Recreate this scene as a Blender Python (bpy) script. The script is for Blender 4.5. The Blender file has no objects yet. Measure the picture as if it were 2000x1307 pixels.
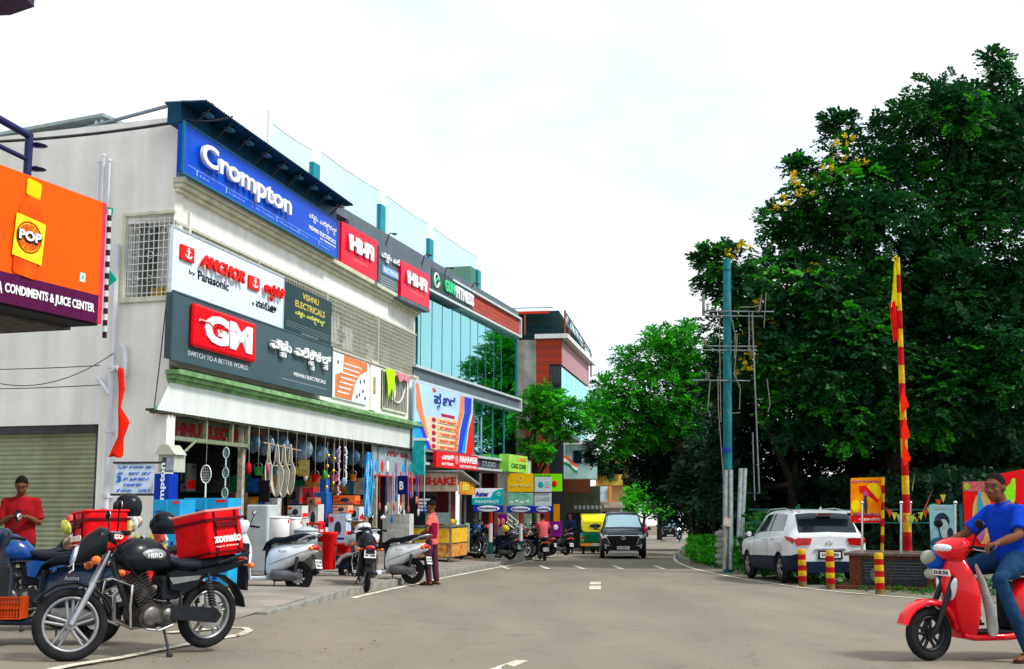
import bpy, bmesh, math, random
import numpy as np
from mathutils import Vector, Matrix
random.seed(7); RNG = np.random.default_rng(7)
PI = math.pi; R_ = math.radians
SC = bpy.context.scene; COL = SC.collection

# ---------------- camera, sky, sun, exposure ----------------
FPX = 2400.0; PITCH = math.atan(330.5/2400.0); CAMZ = 1.3
cam = bpy.data.cameras.new('camera'); cam.sensor_width = 36; cam.lens = 36*FPX/2000; cam.clip_end = 5000
camo = bpy.data.objects.new('camera', cam); COL.objects.link(camo)
camo.location = (0, 0, CAMZ); camo.rotation_euler = (PI/2+PITCH, 0, 0); SC.camera = camo
SUN_EL, SUN_AZ = R_(50), R_(112)          # azimuth measured clockwise from +Y: the sun stands right of and behind the camera
w = bpy.data.worlds.new('World'); SC.world = w; w.use_nodes = True
nt = w.node_tree; nt.nodes.clear()
def N(nt, t, **k):
    n = nt.nodes.new(t)
    for a, b in k.items(): setattr(n, a, b)
    return n
bg = N(nt, 'ShaderNodeBackground'); out = N(nt, 'ShaderNodeOutputWorld')
sky = N(nt, 'ShaderNodeTexSky', sky_type='NISHITA', sun_disc=False, sun_elevation=SUN_EL, sun_rotation=SUN_AZ)
tc = N(nt, 'ShaderNodeTexCoord'); mp = N(nt, 'ShaderNodeMapping'); mp.inputs['Scale'].default_value = (1, 1, 2.2)
mp.inputs['Location'].default_value = (0.35, 0.2, 0.0)
nz = N(nt, 'ShaderNodeTexNoise'); nz.inputs['Scale'].default_value = 2.3; nz.inputs['Detail'].default_value = 7; nz.inputs['Roughness'].default_value = .52
nz.inputs['Distortion'].default_value = .4
cr = N(nt, 'ShaderNodeValToRGB'); cr.color_ramp.elements[0].position = .36; cr.color_ramp.elements[1].position = .55
cr.color_ramp.elements[0].color = (0.66, .66, .66, 1); cr.color_ramp.elements[1].color = (.97, .97, .97, 1)
nz2 = N(nt, 'ShaderNodeTexNoise'); nz2.inputs['Scale'].default_value = 4.0; nz2.inputs['Detail'].default_value = 6
cc = N(nt, 'ShaderNodeValToRGB'); cc.color_ramp.elements[0].position = .32; cc.color_ramp.elements[1].position = .55
cc.color_ramp.elements[0].color = (6.9, 7.25, 7.6, 1); cc.color_ramp.elements[1].color = (8.3, 8.35, 8.4, 1)
tintb = N(nt, 'ShaderNodeMixRGB', blend_type='MULTIPLY'); tintb.inputs[0].default_value = 1; tintb.inputs[2].default_value = (1.6, 2.3, 2.5, 1)
mx = N(nt, 'ShaderNodeMixRGB')
L = nt.links.new
L(tc.outputs['Generated'], mp.inputs['Vector']); L(mp.outputs[0], nz.inputs['Vector']); L(mp.outputs[0], nz2.inputs['Vector'])
L(nz.outputs['Fac'], cr.inputs[0]); L(nz2.outputs['Fac'], cc.inputs[0])
L(sky.outputs[0], tintb.inputs[1]); L(tintb.outputs[0], mx.inputs[1]); L(cc.outputs[0], mx.inputs[2]); L(cr.outputs[0], mx.inputs[0])
L(mx.outputs[0], bg.inputs['Color']); bg.inputs['Strength'].default_value = .1; L(bg.outputs[0], out.inputs['Surface'])
sl = bpy.data.lights.new('sun', 'SUN'); sl.energy = 2.4; sl.angle = R_(9); sl.color = (1, .96, .9)
so = bpy.data.objects.new('sun', sl); COL.objects.link(so)
so.rotation_euler = (PI/2-SUN_EL, 0, PI-SUN_AZ)
SC.view_settings.view_transform = 'Standard'; SC.view_settings.look = 'None'; SC.view_settings.exposure = 0.5
SC.view_settings.gamma = 1; SC.view_settings.use_curve_mapping = False
SC.cycles.max_bounces = 6; SC.cycles.transparent_max_bounces = 12

# ---------------- geometry of the place ----------------
def G(x, y):                                # height of the ground: it falls away down the street and rises towards the shops
    return -.0165*y + min(.2, max(0, -x)*.06)
def ray(px, py):
    u = (px-1000)/FPX; v = (653.5-py)/FPX
    return Vector((u, math.cos(PITCH)-v*math.sin(PITCH), math.sin(PITCH)+v*math.cos(PITCH)))
def W(px, py, Y):
    d = ray(px, py); return Vector((0, 0, CAMZ))+d*(Y/d.y)
def gp(px, py, up=0.0):
    d = ray(px, py); y = 10.
    for _ in range(60):
        x = d.x/d.y*y; h = CAMZ-G(x, y)-up; y = y*.5+.5*h/max(1e-4, -d.z/d.y)
    return Vector((d.x/d.y*y, y, G(d.x/d.y*y, y)+up))
class Frame:
    """a vertical facade: local x runs along it (left to right as seen from the street), y into the building, z up"""
    def __init__(s, ox, oy, ang): s.o = Vector((ox, oy, 0)); s.a = ang; s.M = Matrix.Translation(s.o) @ Matrix.Rotation(ang, 4, 'Z')
    def hit(s, px, py, out=0.0):
        c = s.M.inverted() @ Vector((0, 0, CAMZ)); d = s.M.to_3x3().inverted() @ ray(px, py)
        k = (-out-c.y)/d.y; p = c+d*k; return p.x, p.z
    def t(s, px, py=900, out=0.0): return s.hit(px, py, out)[0]
    def z(s, px, py, out=0.0): return s.hit(px, py, out)[1]
    def P(s, t, y, z): return s.M @ Vector((t, y, z))

# ---------------- materials ----------------
MATS = {}
def mat(name, col, rough=.6, metal=0, var=.12, scale=8, bump=0, bscale=60, coat=0, trans=0, emit=None, emstr=1, spec=.07, col2=None, alpha=1, streak=0, detail=4, stretch=None):
    if name in MATS: return MATS[name]
    m = bpy.data.materials.new(name); m.use_nodes = True; nt = m.node_tree; b = nt.nodes['Principled BSDF']; L = nt.links.new
    b.inputs['Roughness'].default_value = rough; b.inputs['Metallic'].default_value = metal
    b.inputs['Coat Weight'].default_value = coat; b.inputs['Coat Roughness'].default_value = .05
    b.inputs['Transmission Weight'].default_value = trans; b.inputs['Specular IOR Level'].default_value = spec
    b.inputs['Alpha'].default_value = alpha
    c = (*col, 1)
    tc = N(nt, 'ShaderNodeTexCoord'); co = tc.outputs['Object']
    if stretch:
        mpn = N(nt, 'ShaderNodeMapping'); mpn.inputs['Scale'].default_value = stretch; L(co, mpn.inputs[0]); co = mpn.outputs[0]
    if var or col2:
        n = N(nt, 'ShaderNodeTexNoise'); n.inputs['Scale'].default_value = scale; n.inputs['Detail'].default_value = detail; L(co, n.inputs['Vector'])
        r = N(nt, 'ShaderNodeValToRGB'); e = r.color_ramp.elements
        e[0].position = .35; e[1].position = .65
        if col2: e[0].color = c; e[1].color = (*col2, 1)
        else:
            e[0].color = (*[x*(1-var) for x in col], 1); e[1].color = (*[min(1, x*(1+var)) for x in col], 1)
        L(n.outputs['Fac'], r.inputs[0]); src = r.outputs[0]
        if streak:
            m2 = N(nt, 'ShaderNodeMapping'); m2.inputs['Scale'].default_value = (1.3, 1.3, .16); L(tc.outputs['Object'], m2.inputs[0])
            n2 = N(nt, 'ShaderNodeTexNoise'); n2.inputs['Scale'].default_value = 2.0; n2.inputs['Detail'].default_value = 6; L(m2.outputs[0], n2.inputs['Vector'])
            r2 = N(nt, 'ShaderNodeValToRGB'); r2.color_ramp.elements[0].position = .35; r2.color_ramp.elements[1].position = .62
            r2.color_ramp.elements[0].color = (*[1-streak*k for k in (.8, .95, 1.25)], 1); r2.color_ramp.elements[1].color = (1, 1, 1, 1)
            L(n2.outputs['Fac'], r2.inputs[0]); mm = N(nt, 'ShaderNodeMixRGB', blend_type='MULTIPLY'); mm.inputs[0].default_value = 1
            L(src, mm.inputs[1]); L(r2.outputs[0], mm.inputs[2]); src = mm.outputs[0]
        L(src, b.inputs['Base Color'])
        mr = N(nt, 'ShaderNodeMapRange'); mr.inputs['To Min'].default_value = max(0, rough-.08); mr.inputs['To Max'].default_value = min(1, rough+.08)
        L(n.outputs['Fac'], mr.inputs[0]); L(mr.outputs[0], b.inputs['Roughness'])
    else: b.inputs['Base Color'].default_value = c
    if bump:
        n = N(nt, 'ShaderNodeTexNoise'); n.inputs['Scale'].default_value = bscale; n.inputs['Detail'].default_value = 5; L(co, n.inputs['Vector'])
        bp = N(nt, 'ShaderNodeBump'); bp.inputs['Strength'].default_value = bump; bp.inputs['Distance'].default_value = .02
        L(n.outputs['Fac'], bp.inputs['Height']); L(bp.outputs[0], b.inputs['Normal'])
    if emit: b.inputs['Emission Color'].default_value = (*emit, 1); b.inputs['Emission Strength'].default_value = emstr
    MATS[name] = m; return m

# ---------------- mesh building ----------------
class MB:
    def __init__(s): s.v = []; s.f = []; s.m = []; s.s = []
    def add(s, vs, fs, mi=0, sm=False, M=None):
        o = len(s.v)
        s.v += [tuple(M @ Vector(p)) if M else tuple(p) for p in vs]
        for f in fs: s.f.append(tuple(i+o for i in f)); s.m.append(mi); s.s.append(sm)
        return s
    def box(s, x0, x1, y0, y1, z0, z1, mi=0, M=None):
        vs = [(x, y, z) for x in (x0, x1) for y in (y0, y1) for z in (z0, z1)]
        return s.add(vs, [(0, 1, 3, 2), (4, 6, 7, 5), (0, 4, 5, 1), (2, 3, 7, 6), (0, 2, 6, 4), (1, 5, 7, 3)], mi, False, M)
    def cbox(s, c, d, rot=None, mi=0):
        M = Matrix.Translation(Vector(c)) @ (rot.to_4x4() if rot else Matrix())
        return s.box(-d[0]/2, d[0]/2, -d[1]/2, d[1]/2, -d[2]/2, d[2]/2, mi, M)
    def loft(s, rings, mi=0, cap=True, sm=True, M=None, close=True):
        n = len(rings[0]); vs = [p for r in rings for p in r]; fs = []
        for i in range(len(rings)-1):
            for j in range(n if close else n-1):
                k = (j+1) % n; fs.append((i*n+j, i*n+k, (i+1)*n+k, (i+1)*n+j))
        s.add(vs, fs, mi, sm, M)
        if cap and close:
            s.add(rings[0], [tuple(range(n))[::-1]], mi, False, M); s.add(rings[-1], [tuple(range(n))], mi, False, M)
        return s
    def tube(s, pts, r, n=6, mi=0, cap=True, M=None, sm=True, flat=1.0):
        pts = [Vector(p) for p in pts]; rs = r if isinstance(r, (list, tuple)) else [r]*len(pts); rings = []
        up = None
        for i, p in enumerate(pts):
            a = pts[max(0, i-1)]; b = pts[min(len(pts)-1, i+1)]; t = (b-a).normalized()
            if up is None: up = Vector((0, 0, 1)) if abs(t.z) < .9 else Vector((0, 1, 0))
            x = t.cross(up)
            if x.length < 1e-5: x = t.orthogonal()
            x.normalize(); y = x.cross(t).normalized(); up = y
            rings.append([p+x*rs[i]*math.cos(2*PI*k/n)+y*rs[i]*flat*math.sin(2*PI*k/n) for k in range(n)])
        return s.loft(rings, mi, cap, sm, M)
    def cyl(s, a, b, r0, r1=None, n=12, mi=0, M=None, sm=True): return s.tube([a, b], [r0, r0 if r1 is None else r1], n, mi, True, M, sm)
    def lathe(s, prof, n=16, mi=0, M=None, cap=True, sm=True):
        return s.loft([[(r*math.cos(2*PI*k/n), r*math.sin(2*PI*k/n), z) for k in range(n)] for r, z in prof], mi, cap, sm, M)
    def prism(s, poly, y0, y1, mi=0, M=None, sm=False):     # poly in (x, z)
        n = len(poly); vs = [(x, y0, z) for x, z in poly]+[(x, y1, z) for x, z in poly]
        s.add(vs, [tuple(range(n)), tuple(range(n, 2*n))[::-1]], mi, False, M)
        return s.add(vs, [(j, (j+n), (j+1) % n+n, (j+1) % n) for j in range(n)], mi, sm, M)
    def ball(s, c, r, n=12, mi=0, M=None):
        if not isinstance(r, (tuple, list)): r = (r, r, r)
        rings = []; m = max(4, n//2+1)
        for i in range(1, m):
            a = PI*i/m; rings.append([(c[0]+r[0]*math.sin(a)*math.cos(2*PI*k/n), c[1]+r[1]*math.sin(a)*math.sin(2*PI*k/n), c[2]-r[2]*math.cos(a)) for k in range(n)])
        o = [(c[0], c[1], c[2]-r[2])]+[p for q in rings for p in q]+[(c[0], c[1], c[2]+r[2])]; fs = []
        for k in range(n):
            fs.append((0, 1+(k+1) % n, 1+k)); L_ = 1+(m-2)*n; fs.append((L_+k, L_+(k+1) % n, len(o)-1))
            for i in range(m-2): a = 1+i*n; fs.append((a+k, a+(k+1) % n, a+n+(k+1) % n, a+n+k))
        return s.add(o, fs, mi, True, M)
    def torus(s, c, R, r, n=28, k=8, mi=0, M=None, flat=1.0, a0=0, a1=2*PI):     # in the XZ plane (axis y)
        full = abs(a1-a0-2*PI) < 1e-6; rings = []
        for i in range(n if full else n+1):
            a = a0+(a1-a0)*i/n
            rings.append([(c[0]+(R+r*math.cos(2*PI*j/k))*math.cos(a), c[1]+r*flat*math.sin(2*PI*j/k), c[2]+(R+r*math.cos(2*PI*j/k))*math.sin(a)) for j in range(k)])
        if full: rings.append(rings[0])
        return s.loft(rings, mi, not full, True, M)
    def sweep(s, st, n=16, mi=0, cap=True, sm=True, M=None):
        """stations (x, z, tilt, half width across y, half thickness, squareness[, y]) : rings of rounded section"""
        rings = []
        for q in st:
            x, z, a, hw, ht = q[:5]; p = q[5] if len(q) > 5 else 2.5; y0 = q[6] if len(q) > 6 else 0; ring = []
            for k in range(n):
                th = 2*PI*k/n; c, d = math.cos(th), math.sin(th)
                yy = hw*math.copysign(abs(c)**(2/p), c); tt = ht*math.copysign(abs(d)**(2/p), d)
                ring.append((x-math.sin(a)*tt, y0+yy, z+math.cos(a)*tt))
            rings.append(ring)
        return s.loft(rings, mi, cap, sm, M)
    def mesh(s, name, mats):
        me = bpy.data.meshes.new(name); me.from_pydata(s.v, [], s.f)
        for m in (mats if isinstance(mats, (list, tuple)) else [mats]): me.materials.append(m)
        me.polygons.foreach_set('material_index', s.m); me.polygons.foreach_set('use_smooth', s.s); me.update()
        bm = bmesh.new(); bm.from_mesh(me); bmesh.ops.recalc_face_normals(bm, faces=bm.faces); bm.to_mesh(me); bm.free()
        return me
    def build(s, name, mats, parent=None, bevel=0, kind=None, M=None):
        o = bpy.data.objects.new(name, s.mesh(name, mats)); COL.objects.link(o)
        if parent: o.parent = parent
        if M: o.matrix_local = M
        if bevel:
            b = o.modifiers.new('bevel', 'BEVEL'); b.width = bevel; b.segments = 2; b.limit_method = 'ANGLE'; b.angle_limit = R_(40)
        if kind: o['kind'] = kind
        return o
def thing(name, label, cat, loc=(0, 0, 0), rz=0, group=None, tilt=None):
    o = bpy.data.objects.new(name, None); COL.objects.link(o); o.empty_display_size = .2
    o.location = loc; o.rotation_euler = (tilt or 0, 0, rz) if not isinstance(tilt, tuple) else (tilt[0], tilt[1], rz)
    return tag(o, label, cat, group)
def tag(o, label, cat, group=None):
    o['label'] = label; o['category'] = cat
    if group: o['group'] = group
    return o
def struct(o): o['kind'] = 'structure'; return o
def stuff(o): o['kind'] = 'stuff'; return o
def kids(o): return [c for c in bpy.data.objects if c.parent == o]
def copy_tree(o, childmap, parent=None):
    c = o.copy(); COL.objects.link(c)
    if parent: c.parent = parent
    for ch in childmap.get(o.name, []): copy_tree(ch, childmap, c)
    return c
def dup(root, loc, rz, label=None, group=None, tilt=None, scale=None):
    cm = {}
    for o in bpy.data.objects:
        if o.parent: cm.setdefault(o.parent.name, []).append(o)
    r = copy_tree(root, cm); r.location = loc; r.rotation_euler = (tilt or 0, 0, rz)
    if isinstance(tilt, tuple): r.rotation_euler = (tilt[0], tilt[1], rz)
    if label: r['label'] = label
    if group: r['group'] = group
    if scale: r.scale = (scale,)*3
    return r
def grab(cu_obj, name, m):
    dg = bpy.context.evaluated_depsgraph_get(); me = bpy.data.meshes.new_from_object(cu_obj.evaluated_get(dg)); me.name = name
    me.materials.clear(); me.materials.append(m); return me
def text_mesh(name, s, m, depth=.01, bold=0.0, shear=0, spacing=1, lines=1):
    cu = bpy.data.curves.new(name, 'FONT'); cu.body = s; cu.extrude = depth/2; cu.offset = bold; cu.shear = shear; cu.resolution_u = 3
    cu.align_x = 'CENTER'; cu.space_character = spacing; cu.space_line = .9
    o = bpy.data.objects.new(name, cu); COL.objects.link(o); me = grab(o, name, m)
    bpy.data.objects.remove(o); bpy.data.curves.remove(cu); return me
def fit(me, x0, x1, z0, z1, y, depth):
    n = len(me.vertices); a = np.empty(n*3); me.vertices.foreach_get('co', a); a = a.reshape(-1, 3)
    lo = a.min(0); hi = a.max(0); b = np.empty_like(a)
    b[:, 0] = x0+(a[:, 0]-lo[0])/(hi[0]-lo[0])*(x1-x0); b[:, 2] = z0+(a[:, 1]-lo[1])/(hi[1]-lo[1])*(z1-z0)
    b[:, 1] = y-(a[:, 2]-lo[2])/max(1e-6, hi[2]-lo[2])*depth
    me.vertices.foreach_set('co', b.ravel()); me.update(); return me
def text(s, x0, x1, z0, z1, y, m, parent, name='lettering', depth=.006, bold=0.0, shear=0, spacing=1, M=None, label=None):
    me = fit(text_mesh(name, s, m, .1, bold, shear, spacing), x0, x1, z0, z1, y, depth)
    o = bpy.data.objects.new(name, me); COL.objects.link(o); o.parent = parent
    if M: o.matrix_local = M
    if label: o['label'] = label
    return o
# Kannada needs its signs stacked by hand: every item is (glyph, x, y, scale)
def kannada(items, x0, x1, z0, z1, y, m, parent, name='lettering', depth=.006, bold=.02):
    vs = []; fs = []
    for ch, dx, dy, sc in items:
        me = text_mesh(name, ch, m, .1, bold); n = len(me.vertices); a = np.empty(n*3); me.vertices.foreach_get('co', a); a = a.reshape(-1, 3)
        if not n: continue
        w0 = a[:, 0].min(); a[:, 0] = (a[:, 0]-w0)*sc+dx; a[:, 1] = a[:, 1]*sc+dy; o = len(vs); vs += [tuple(p) for p in a]
        fs += [tuple(i+o for i in p.vertices) for p in me.polygons]; bpy.data.meshes.remove(me)
    me = bpy.data.meshes.new(name); me.from_pydata(vs, [], fs); me.materials.append(m); fit(me, x0, x1, z0, z1, y, depth)
    o = bpy.data.objects.new(name, me); COL.objects.link(o); o.parent = parent; return o
VISHNU_K = [('ವಿ', 0, 0, 1), ('ಷ', .88, 0, 1), ('ಣ', 1.0, -.48, .62), ('ು', 1.60, 0, .9),
            ('ಎ', 2.45, 0, 1), ('ಲೆ', 3.2, 0, 1), ('ಕಿ', 3.95, 0, 1), ('ಟ', 4.05, -.48, .6), ('ರ', 4.3, -.85, .45),
            ('ಕ', 4.75, 0, 1), ('ಲ್', 5.45, 0, 1), ('ಸ', 5.75, -.48, .6)]
# ---------------- remeshed bodies ----------------
def blob(mb, voxel, smooth=6, factor=.5):
    me = mb.mesh('blob', []); o = bpy.data.objects.new('blob', me); COL.objects.link(o)
    r = o.modifiers.new('r', 'REMESH'); r.mode = 'VOXEL'; r.voxel_size = voxel; r.use_smooth_shade = True
    if smooth: s = o.modifiers.new('s', 'SMOOTH'); s.iterations = smooth; s.factor = factor
    dg = bpy.context.evaluated_depsgraph_get(); res = bpy.data.meshes.new_from_object(o.evaluated_get(dg))
    bpy.data.objects.remove(o); bpy.data.meshes.remove(me)
    for p in res.polygons: p.use_smooth = True
    return res
def meshobj(name, me, m, parent=None):
    me.materials.clear(); me.materials.append(m); o = bpy.data.objects.new(name, me); COL.objects.link(o)
    if parent: o.parent = parent
    return o
# ---------------- shared materials ----------------
white_wall = mat('white_wall', (.86, .88, .84), .75, var=.05, scale=1.2, bump=.15, bscale=25, streak=.13)
side_wall = mat('side_wall', (.84, .84, .80), .8, var=.07, scale=.8, bump=.25, bscale=9, streak=.15)
green_trim = mat('green_trim', (.22, .42, .20), .7, var=.25, scale=5, streak=.3)
cream = mat('cream', (.62, .64, .50), .7, var=.1, scale=4, streak=.15)
steel_white = mat('steel_white', (.72, .74, .72), .4, metal=.2, var=.06)
dark = mat('dark', (.015, .018, .022), .6, var=.2)
black = mat('black', (.012, .012, .015), .35, var=.1)
rubber = mat('rubber', (.018, .018, .02), .85, var=.2, bump=.2, bscale=120)
chrome = mat('chrome', (.75, .76, .78), .12, metal=1, var=.05)
steel = mat('steel', (.45, .46, .48), .32, metal=.9, var=.1)
iron = mat('iron', (.06, .06, .065), .5, metal=.6, var=.2)
white_p = mat('white_paint', (.85, .87, .88), .35, var=.03)
red_p = mat('red_print', (.75, .012, .02), .35, var=.05)
teal_p = mat('teal_paint', (.01, .26, .34), .4, var=.1, scale=3)
plate_m = mat('plate_white', (.8, .8, .78), .4, var=.04)
ink = mat('ink', (.012, .014, .03), .5, var=0)
navy = mat('navy', (.01, .03, .3), .4, var=.05)

# ---------------- ground, road, pavement ----------------
def sheet(name, x0, x1, y0, y1, nx, ny, up, m, xf=lambda y: (None, None)):
    vs = []; fs = []
    for j in range(ny+1):
        y = y0+(y1-y0)*(j/ny)**1.7; a, b = xf(y); a = x0 if a is None else a; b = x1 if b is None else b
        for i in range(nx+1):
            x = a+(b-a)*i/nx; vs.append((x, y, G(x, y)+(up(y) if callable(up) else up)))
    for j in range(ny):
        for i in range(nx): k = j*(nx+1)+i; fs.append((k, k+1, k+nx+2, k+nx+1))
    me = bpy.data.meshes.new(name); me.from_pydata(vs, [], fs); me.materials.append(m)
    for p in me.polygons: p.use_smooth = True
    o = bpy.data.objects.new(name, me); COL.objects.link(o); return struct(o)
def asphalt():
    m = mat('asphalt', (.2, .185, .165), .88, var=0, bump=.35, bscale=220)
    nt = m.node_tree; b = nt.nodes['Principled BSDF']; L = nt.links.new; tc = N(nt, 'ShaderNodeTexCoord')
    n1 = N(nt, 'ShaderNodeTexNoise'); n1.inputs['Scale'].default_value = .35; n1.inputs['Detail'].default_value = 8; n1.inputs['Roughness'].default_value = .6
    mp = N(nt, 'ShaderNodeMapping'); mp.inputs['Scale'].default_value = (2.2, .5, 1); mp.inputs['Rotation'].default_value = (0, 0, -.12)
    L(tc.outputs['Object'], mp.inputs[0]); L(mp.outputs[0], n1.inputs['Vector'])
    r1 = N(nt, 'ShaderNodeValToRGB'); e = r1.color_ramp.elements; e[0].position = .3; e[1].position = .7
    e[0].color = (.205, .182, .145, 1); e[1].color = (.272, .240, .190, 1); L(n1.outputs['Fac'], r1.inputs[0])
    n2 = N(nt, 'ShaderNodeTexNoise'); n2.inputs['Scale'].default_value = 90; n2.inputs['Detail'].default_value = 3; L(tc.outputs['Object'], n2.inputs['Vector'])
    r2 = N(nt, 'ShaderNodeMapRange'); r2.inputs['To Min'].default_value = .62; r2.inputs['To Max'].default_value = 1.38; L(n2.outputs['Fac'], r2.inputs[0])
    n3 = N(nt, 'ShaderNodeTexNoise'); n3.inputs['Scale'].default_value = 1.3; n3.inputs['Detail'].default_value = 9; n3.inputs['Distortion'].default_value = 1.5; L(tc.outputs['Object'], n3.inputs['Vector'])
    r3 = N(nt, 'ShaderNodeValToRGB'); e = r3.color_ramp.elements; e[0].position = .28; e[1].position = .42; e[0].color = (.86, .86, .87, 1); e[1].color = (1, 1, 1, 1); L(n3.outputs['Fac'], r3.inputs[0])
    v = N(nt, 'ShaderNodeTexVoronoi', feature='DISTANCE_TO_EDGE'); v.inputs['Scale'].default_value = .55
    nv = N(nt, 'ShaderNodeTexNoise'); nv.inputs['Scale'].default_value = 2.5; nv.inputs['Detail'].default_value = 6; L(tc.outputs['Object'], nv.inputs['Vector'])
    mixv = N(nt, 'ShaderNodeMixRGB'); mixv.inputs[0].default_value = .45; L(tc.outputs['Object'], mixv.inputs[1]); L(nv.outputs['Color'], mixv.inputs[2]); L(mixv.outputs[0], v.inputs['Vector'])
    rv = N(nt, 'ShaderNodeMapRange'); rv.inputs['From Max'].default_value = .006; rv.inputs['To Min'].default_value = .78; L(v.outputs['Distance'], rv.inputs[0])
    c = r1.outputs[0]
    for s in (r2.outputs[0], r3.outputs[0], rv.outputs[0]):
        mm = N(nt, 'ShaderNodeMixRGB', blend_type='MULTIPLY'); mm.inputs[0].default_value = 1; L(c, mm.inputs[1]); L(s, mm.inputs[2]); c = mm.outputs[0]
    L(c, b.inputs['Base Color']); return m
ASPH = asphalt()
soil = mat('soil', (.13, .10, .07), .95, var=0, col2=(.22, .18, .13), scale=1.5, bump=.5, bscale=12, detail=8)
pave = mat('pavement_concrete', (.21, .19, .16), .9, var=0, col2=(.34, .30, .25), scale=1.1, bump=.4, bscale=30, detail=9)
earth = mat('red_earth', (.30, .15, .08), .95, var=0, col2=(.40, .26, .17), scale=1.2, bump=.4, bscale=20, detail=8)
sheet('ground', -400, 400, -40, 1200, 40, 60, -.012, soil)
LE = [(-4.0, -10), (-3.6, 8), (-3.1, 16), (-2.55, 22), (-1.75, 29), (-.6, 38), (.55, 46), (1.75, 53.5), (3.9, 66), (7.4, 82), (13, 100), (30, 130)]
RE = [(16, -10), (13, 6), (11, 15), (7.6, 21.5), (6.3, 24.8), (5.65, 30), (5.45, 37), (5.9, 44), (6.6, 50), (8.1, 60), (10.6, 74), (15.5, 95), (24, 118), (45, 140)]
def interp(P, y):
    for (a, ya), (b, yb) in zip(P, P[1:]):
        if ya <= y <= yb: return a+(b-a)*(y-ya)/(yb-ya)
    return P[-1][0] if y > P[-1][1] else P[0][0]
sheet('road', -60, 60, -30, 150, 24, 90, -.004, ASPH, lambda y: (interp(LE, y)-9 if y < 27 else interp(LE, y)-.6, interp(RE, y)+1.2))
def ribbon(name, pts, wd, up, m, wobble=0):
    vs = []; fs = []
    for i, p in enumerate(pts):
        a = Vector(pts[max(0, i-1)][:2]); b = Vector(pts[min(len(pts)-1, i+1)][:2]); t = (b-a).normalized(); n = Vector((-t.y, t.x))*wd/2*(1+random.uniform(-wobble, wobble))
        for s in (-1, 1): x, y = p[0]+n.x*s, p[1]+n.y*s; vs.append((x, y, G(x, y)+up))
    for i in range(len(pts)-1): k = 2*i; fs.append((k, k+1, k+3, k+2))
    me = bpy.data.meshes.new(name); me.from_pydata(vs, [], fs); me.materials.append(m)
    o = bpy.data.objects.new(name, me); COL.objects.link(o); return struct(o)
def dense(P, n=8):
    out = []
    for (a, ya), (b, yb) in zip(P, P[1:]): out += [(a+(b-a)*i/n, ya+(yb-ya)*i/n) for i in range(n)]
    out.append(P[-1])
    for _ in range(6): out = [out[0]]+[((p[0]+2*q[0]+r[0])/4, (p[1]+2*q[1]+r[1])/4) for p, q, r in zip(out, out[1:], out[2:])]+[out[-1]]
    return out
def linemat():
    m = mat('road_paint', (.62, .60, .48), .8, var=.15, scale=3)
    nt = m.node_tree; b = nt.nodes['Principled BSDF']; tc = N(nt, 'ShaderNodeTexCoord'); n = N(nt, 'ShaderNodeTexNoise'); n.inputs['Scale'].default_value = 14; n.inputs['Detail'].default_value = 7
    nt.links.new(tc.outputs['Object'], n.inputs['Vector']); r = N(nt, 'ShaderNodeValToRGB'); r.color_ramp.elements[0].position = .30; r.color_ramp.elements[1].position = .46
    r.color_ramp.elements[0].color = (.25, .25, .25, 1); nt.links.new(n.outputs['Fac'], r.inputs[0]); nt.links.new(r.outputs[0], b.inputs['Alpha']); return m
LINE = linemat()
ledge = dense([q for q in LE if q[1] > 10]); redge = dense(RE[3:])
ribbon('edge_line', [(x+.25, y) for x, y in ledge if y > 19.5], .11, .006, LINE, .25)
ribbon('edge_line', [(x-.12, y) for x, y in redge], .12, .006, LINE, .2)
c1 = [gp(*q) for q in ((60, 1318), (140, 1300), (230, 1286), (330, 1266), (420, 1249), (470, 1240), (487, 1232), (478, 1227), (450, 1226), (395, 1230), (330, 1236))]
ribbon('edge_line', [(p.x, p.y) for p in c1], .10, .006, LINE, .2)
def dash(a, b, wd):
    p, q = gp(*a), gp(*b); ribbon('lane_dash', [(p.x+(q.x-p.x)*i/3, p.y+(q.y-p.y)*i/3) for i in range(4)], wd, .007, LINE)
dash((1163, 1137), (1162, 1152), .24); dash((962, 1312), (1020, 1291), .13)
for x in (985, 1063, 1131, 1206, 1287): dash((x-9, 1105), (x+9, 1112), .16)
# pavement on the left: sheet with a low kerb of separate stones
def pave_x(y): return interp(LE, y)
sheet('pavement', -60, 0, 14.5, 140, 30, 70, lambda y: -.008+.108*min(1, max(0, (y-15)/5.5)), pave, lambda y: (-30 if y < 60 else interp(LE, y)-25, interp(LE, y)-.12))
sheet('forecourt', -60, 0, 39, 56, 12, 20, .106, earth, lambda y: (interp(LE, y)-4.2, interp(LE, y)-1.0+.25*math.sin(y*1.7)))
kb = mat('kerb_stone', (.26, .25, .22), .85, var=.2, scale=6, bump=.3)
pv = [o for o in bpy.data.objects if o.name == 'pavement'][0]
kp = [(x, y) for x, y in dense(LE, 26) if 15.6 < y < 110]; acc = 0; last = kp[0]; k0 = None
for p in kp[1:]:
    d = math.dist(p, last)
    if d > (.7 if p[1] < 60 else 1.6):
        a = math.atan2(p[1]-last[1], p[0]-last[0]); c = ((p[0]+last[0])/2, (p[1]+last[1])/2)
        mb = MB().cbox((0, 0, 0), (d-.02, .14, .24)); o = mb.build('kerb', kb, pv, bevel=.015 if p[1] < 40 else 0)
        o.location = (c[0], c[1], G(*c)-.1+.1*min(1, max(0, (c[1]-15)/5.5))+random.uniform(-.008, .008)); o.rotation_euler = (0, 0, a+random.uniform(-.02, .02)); last = p
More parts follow.
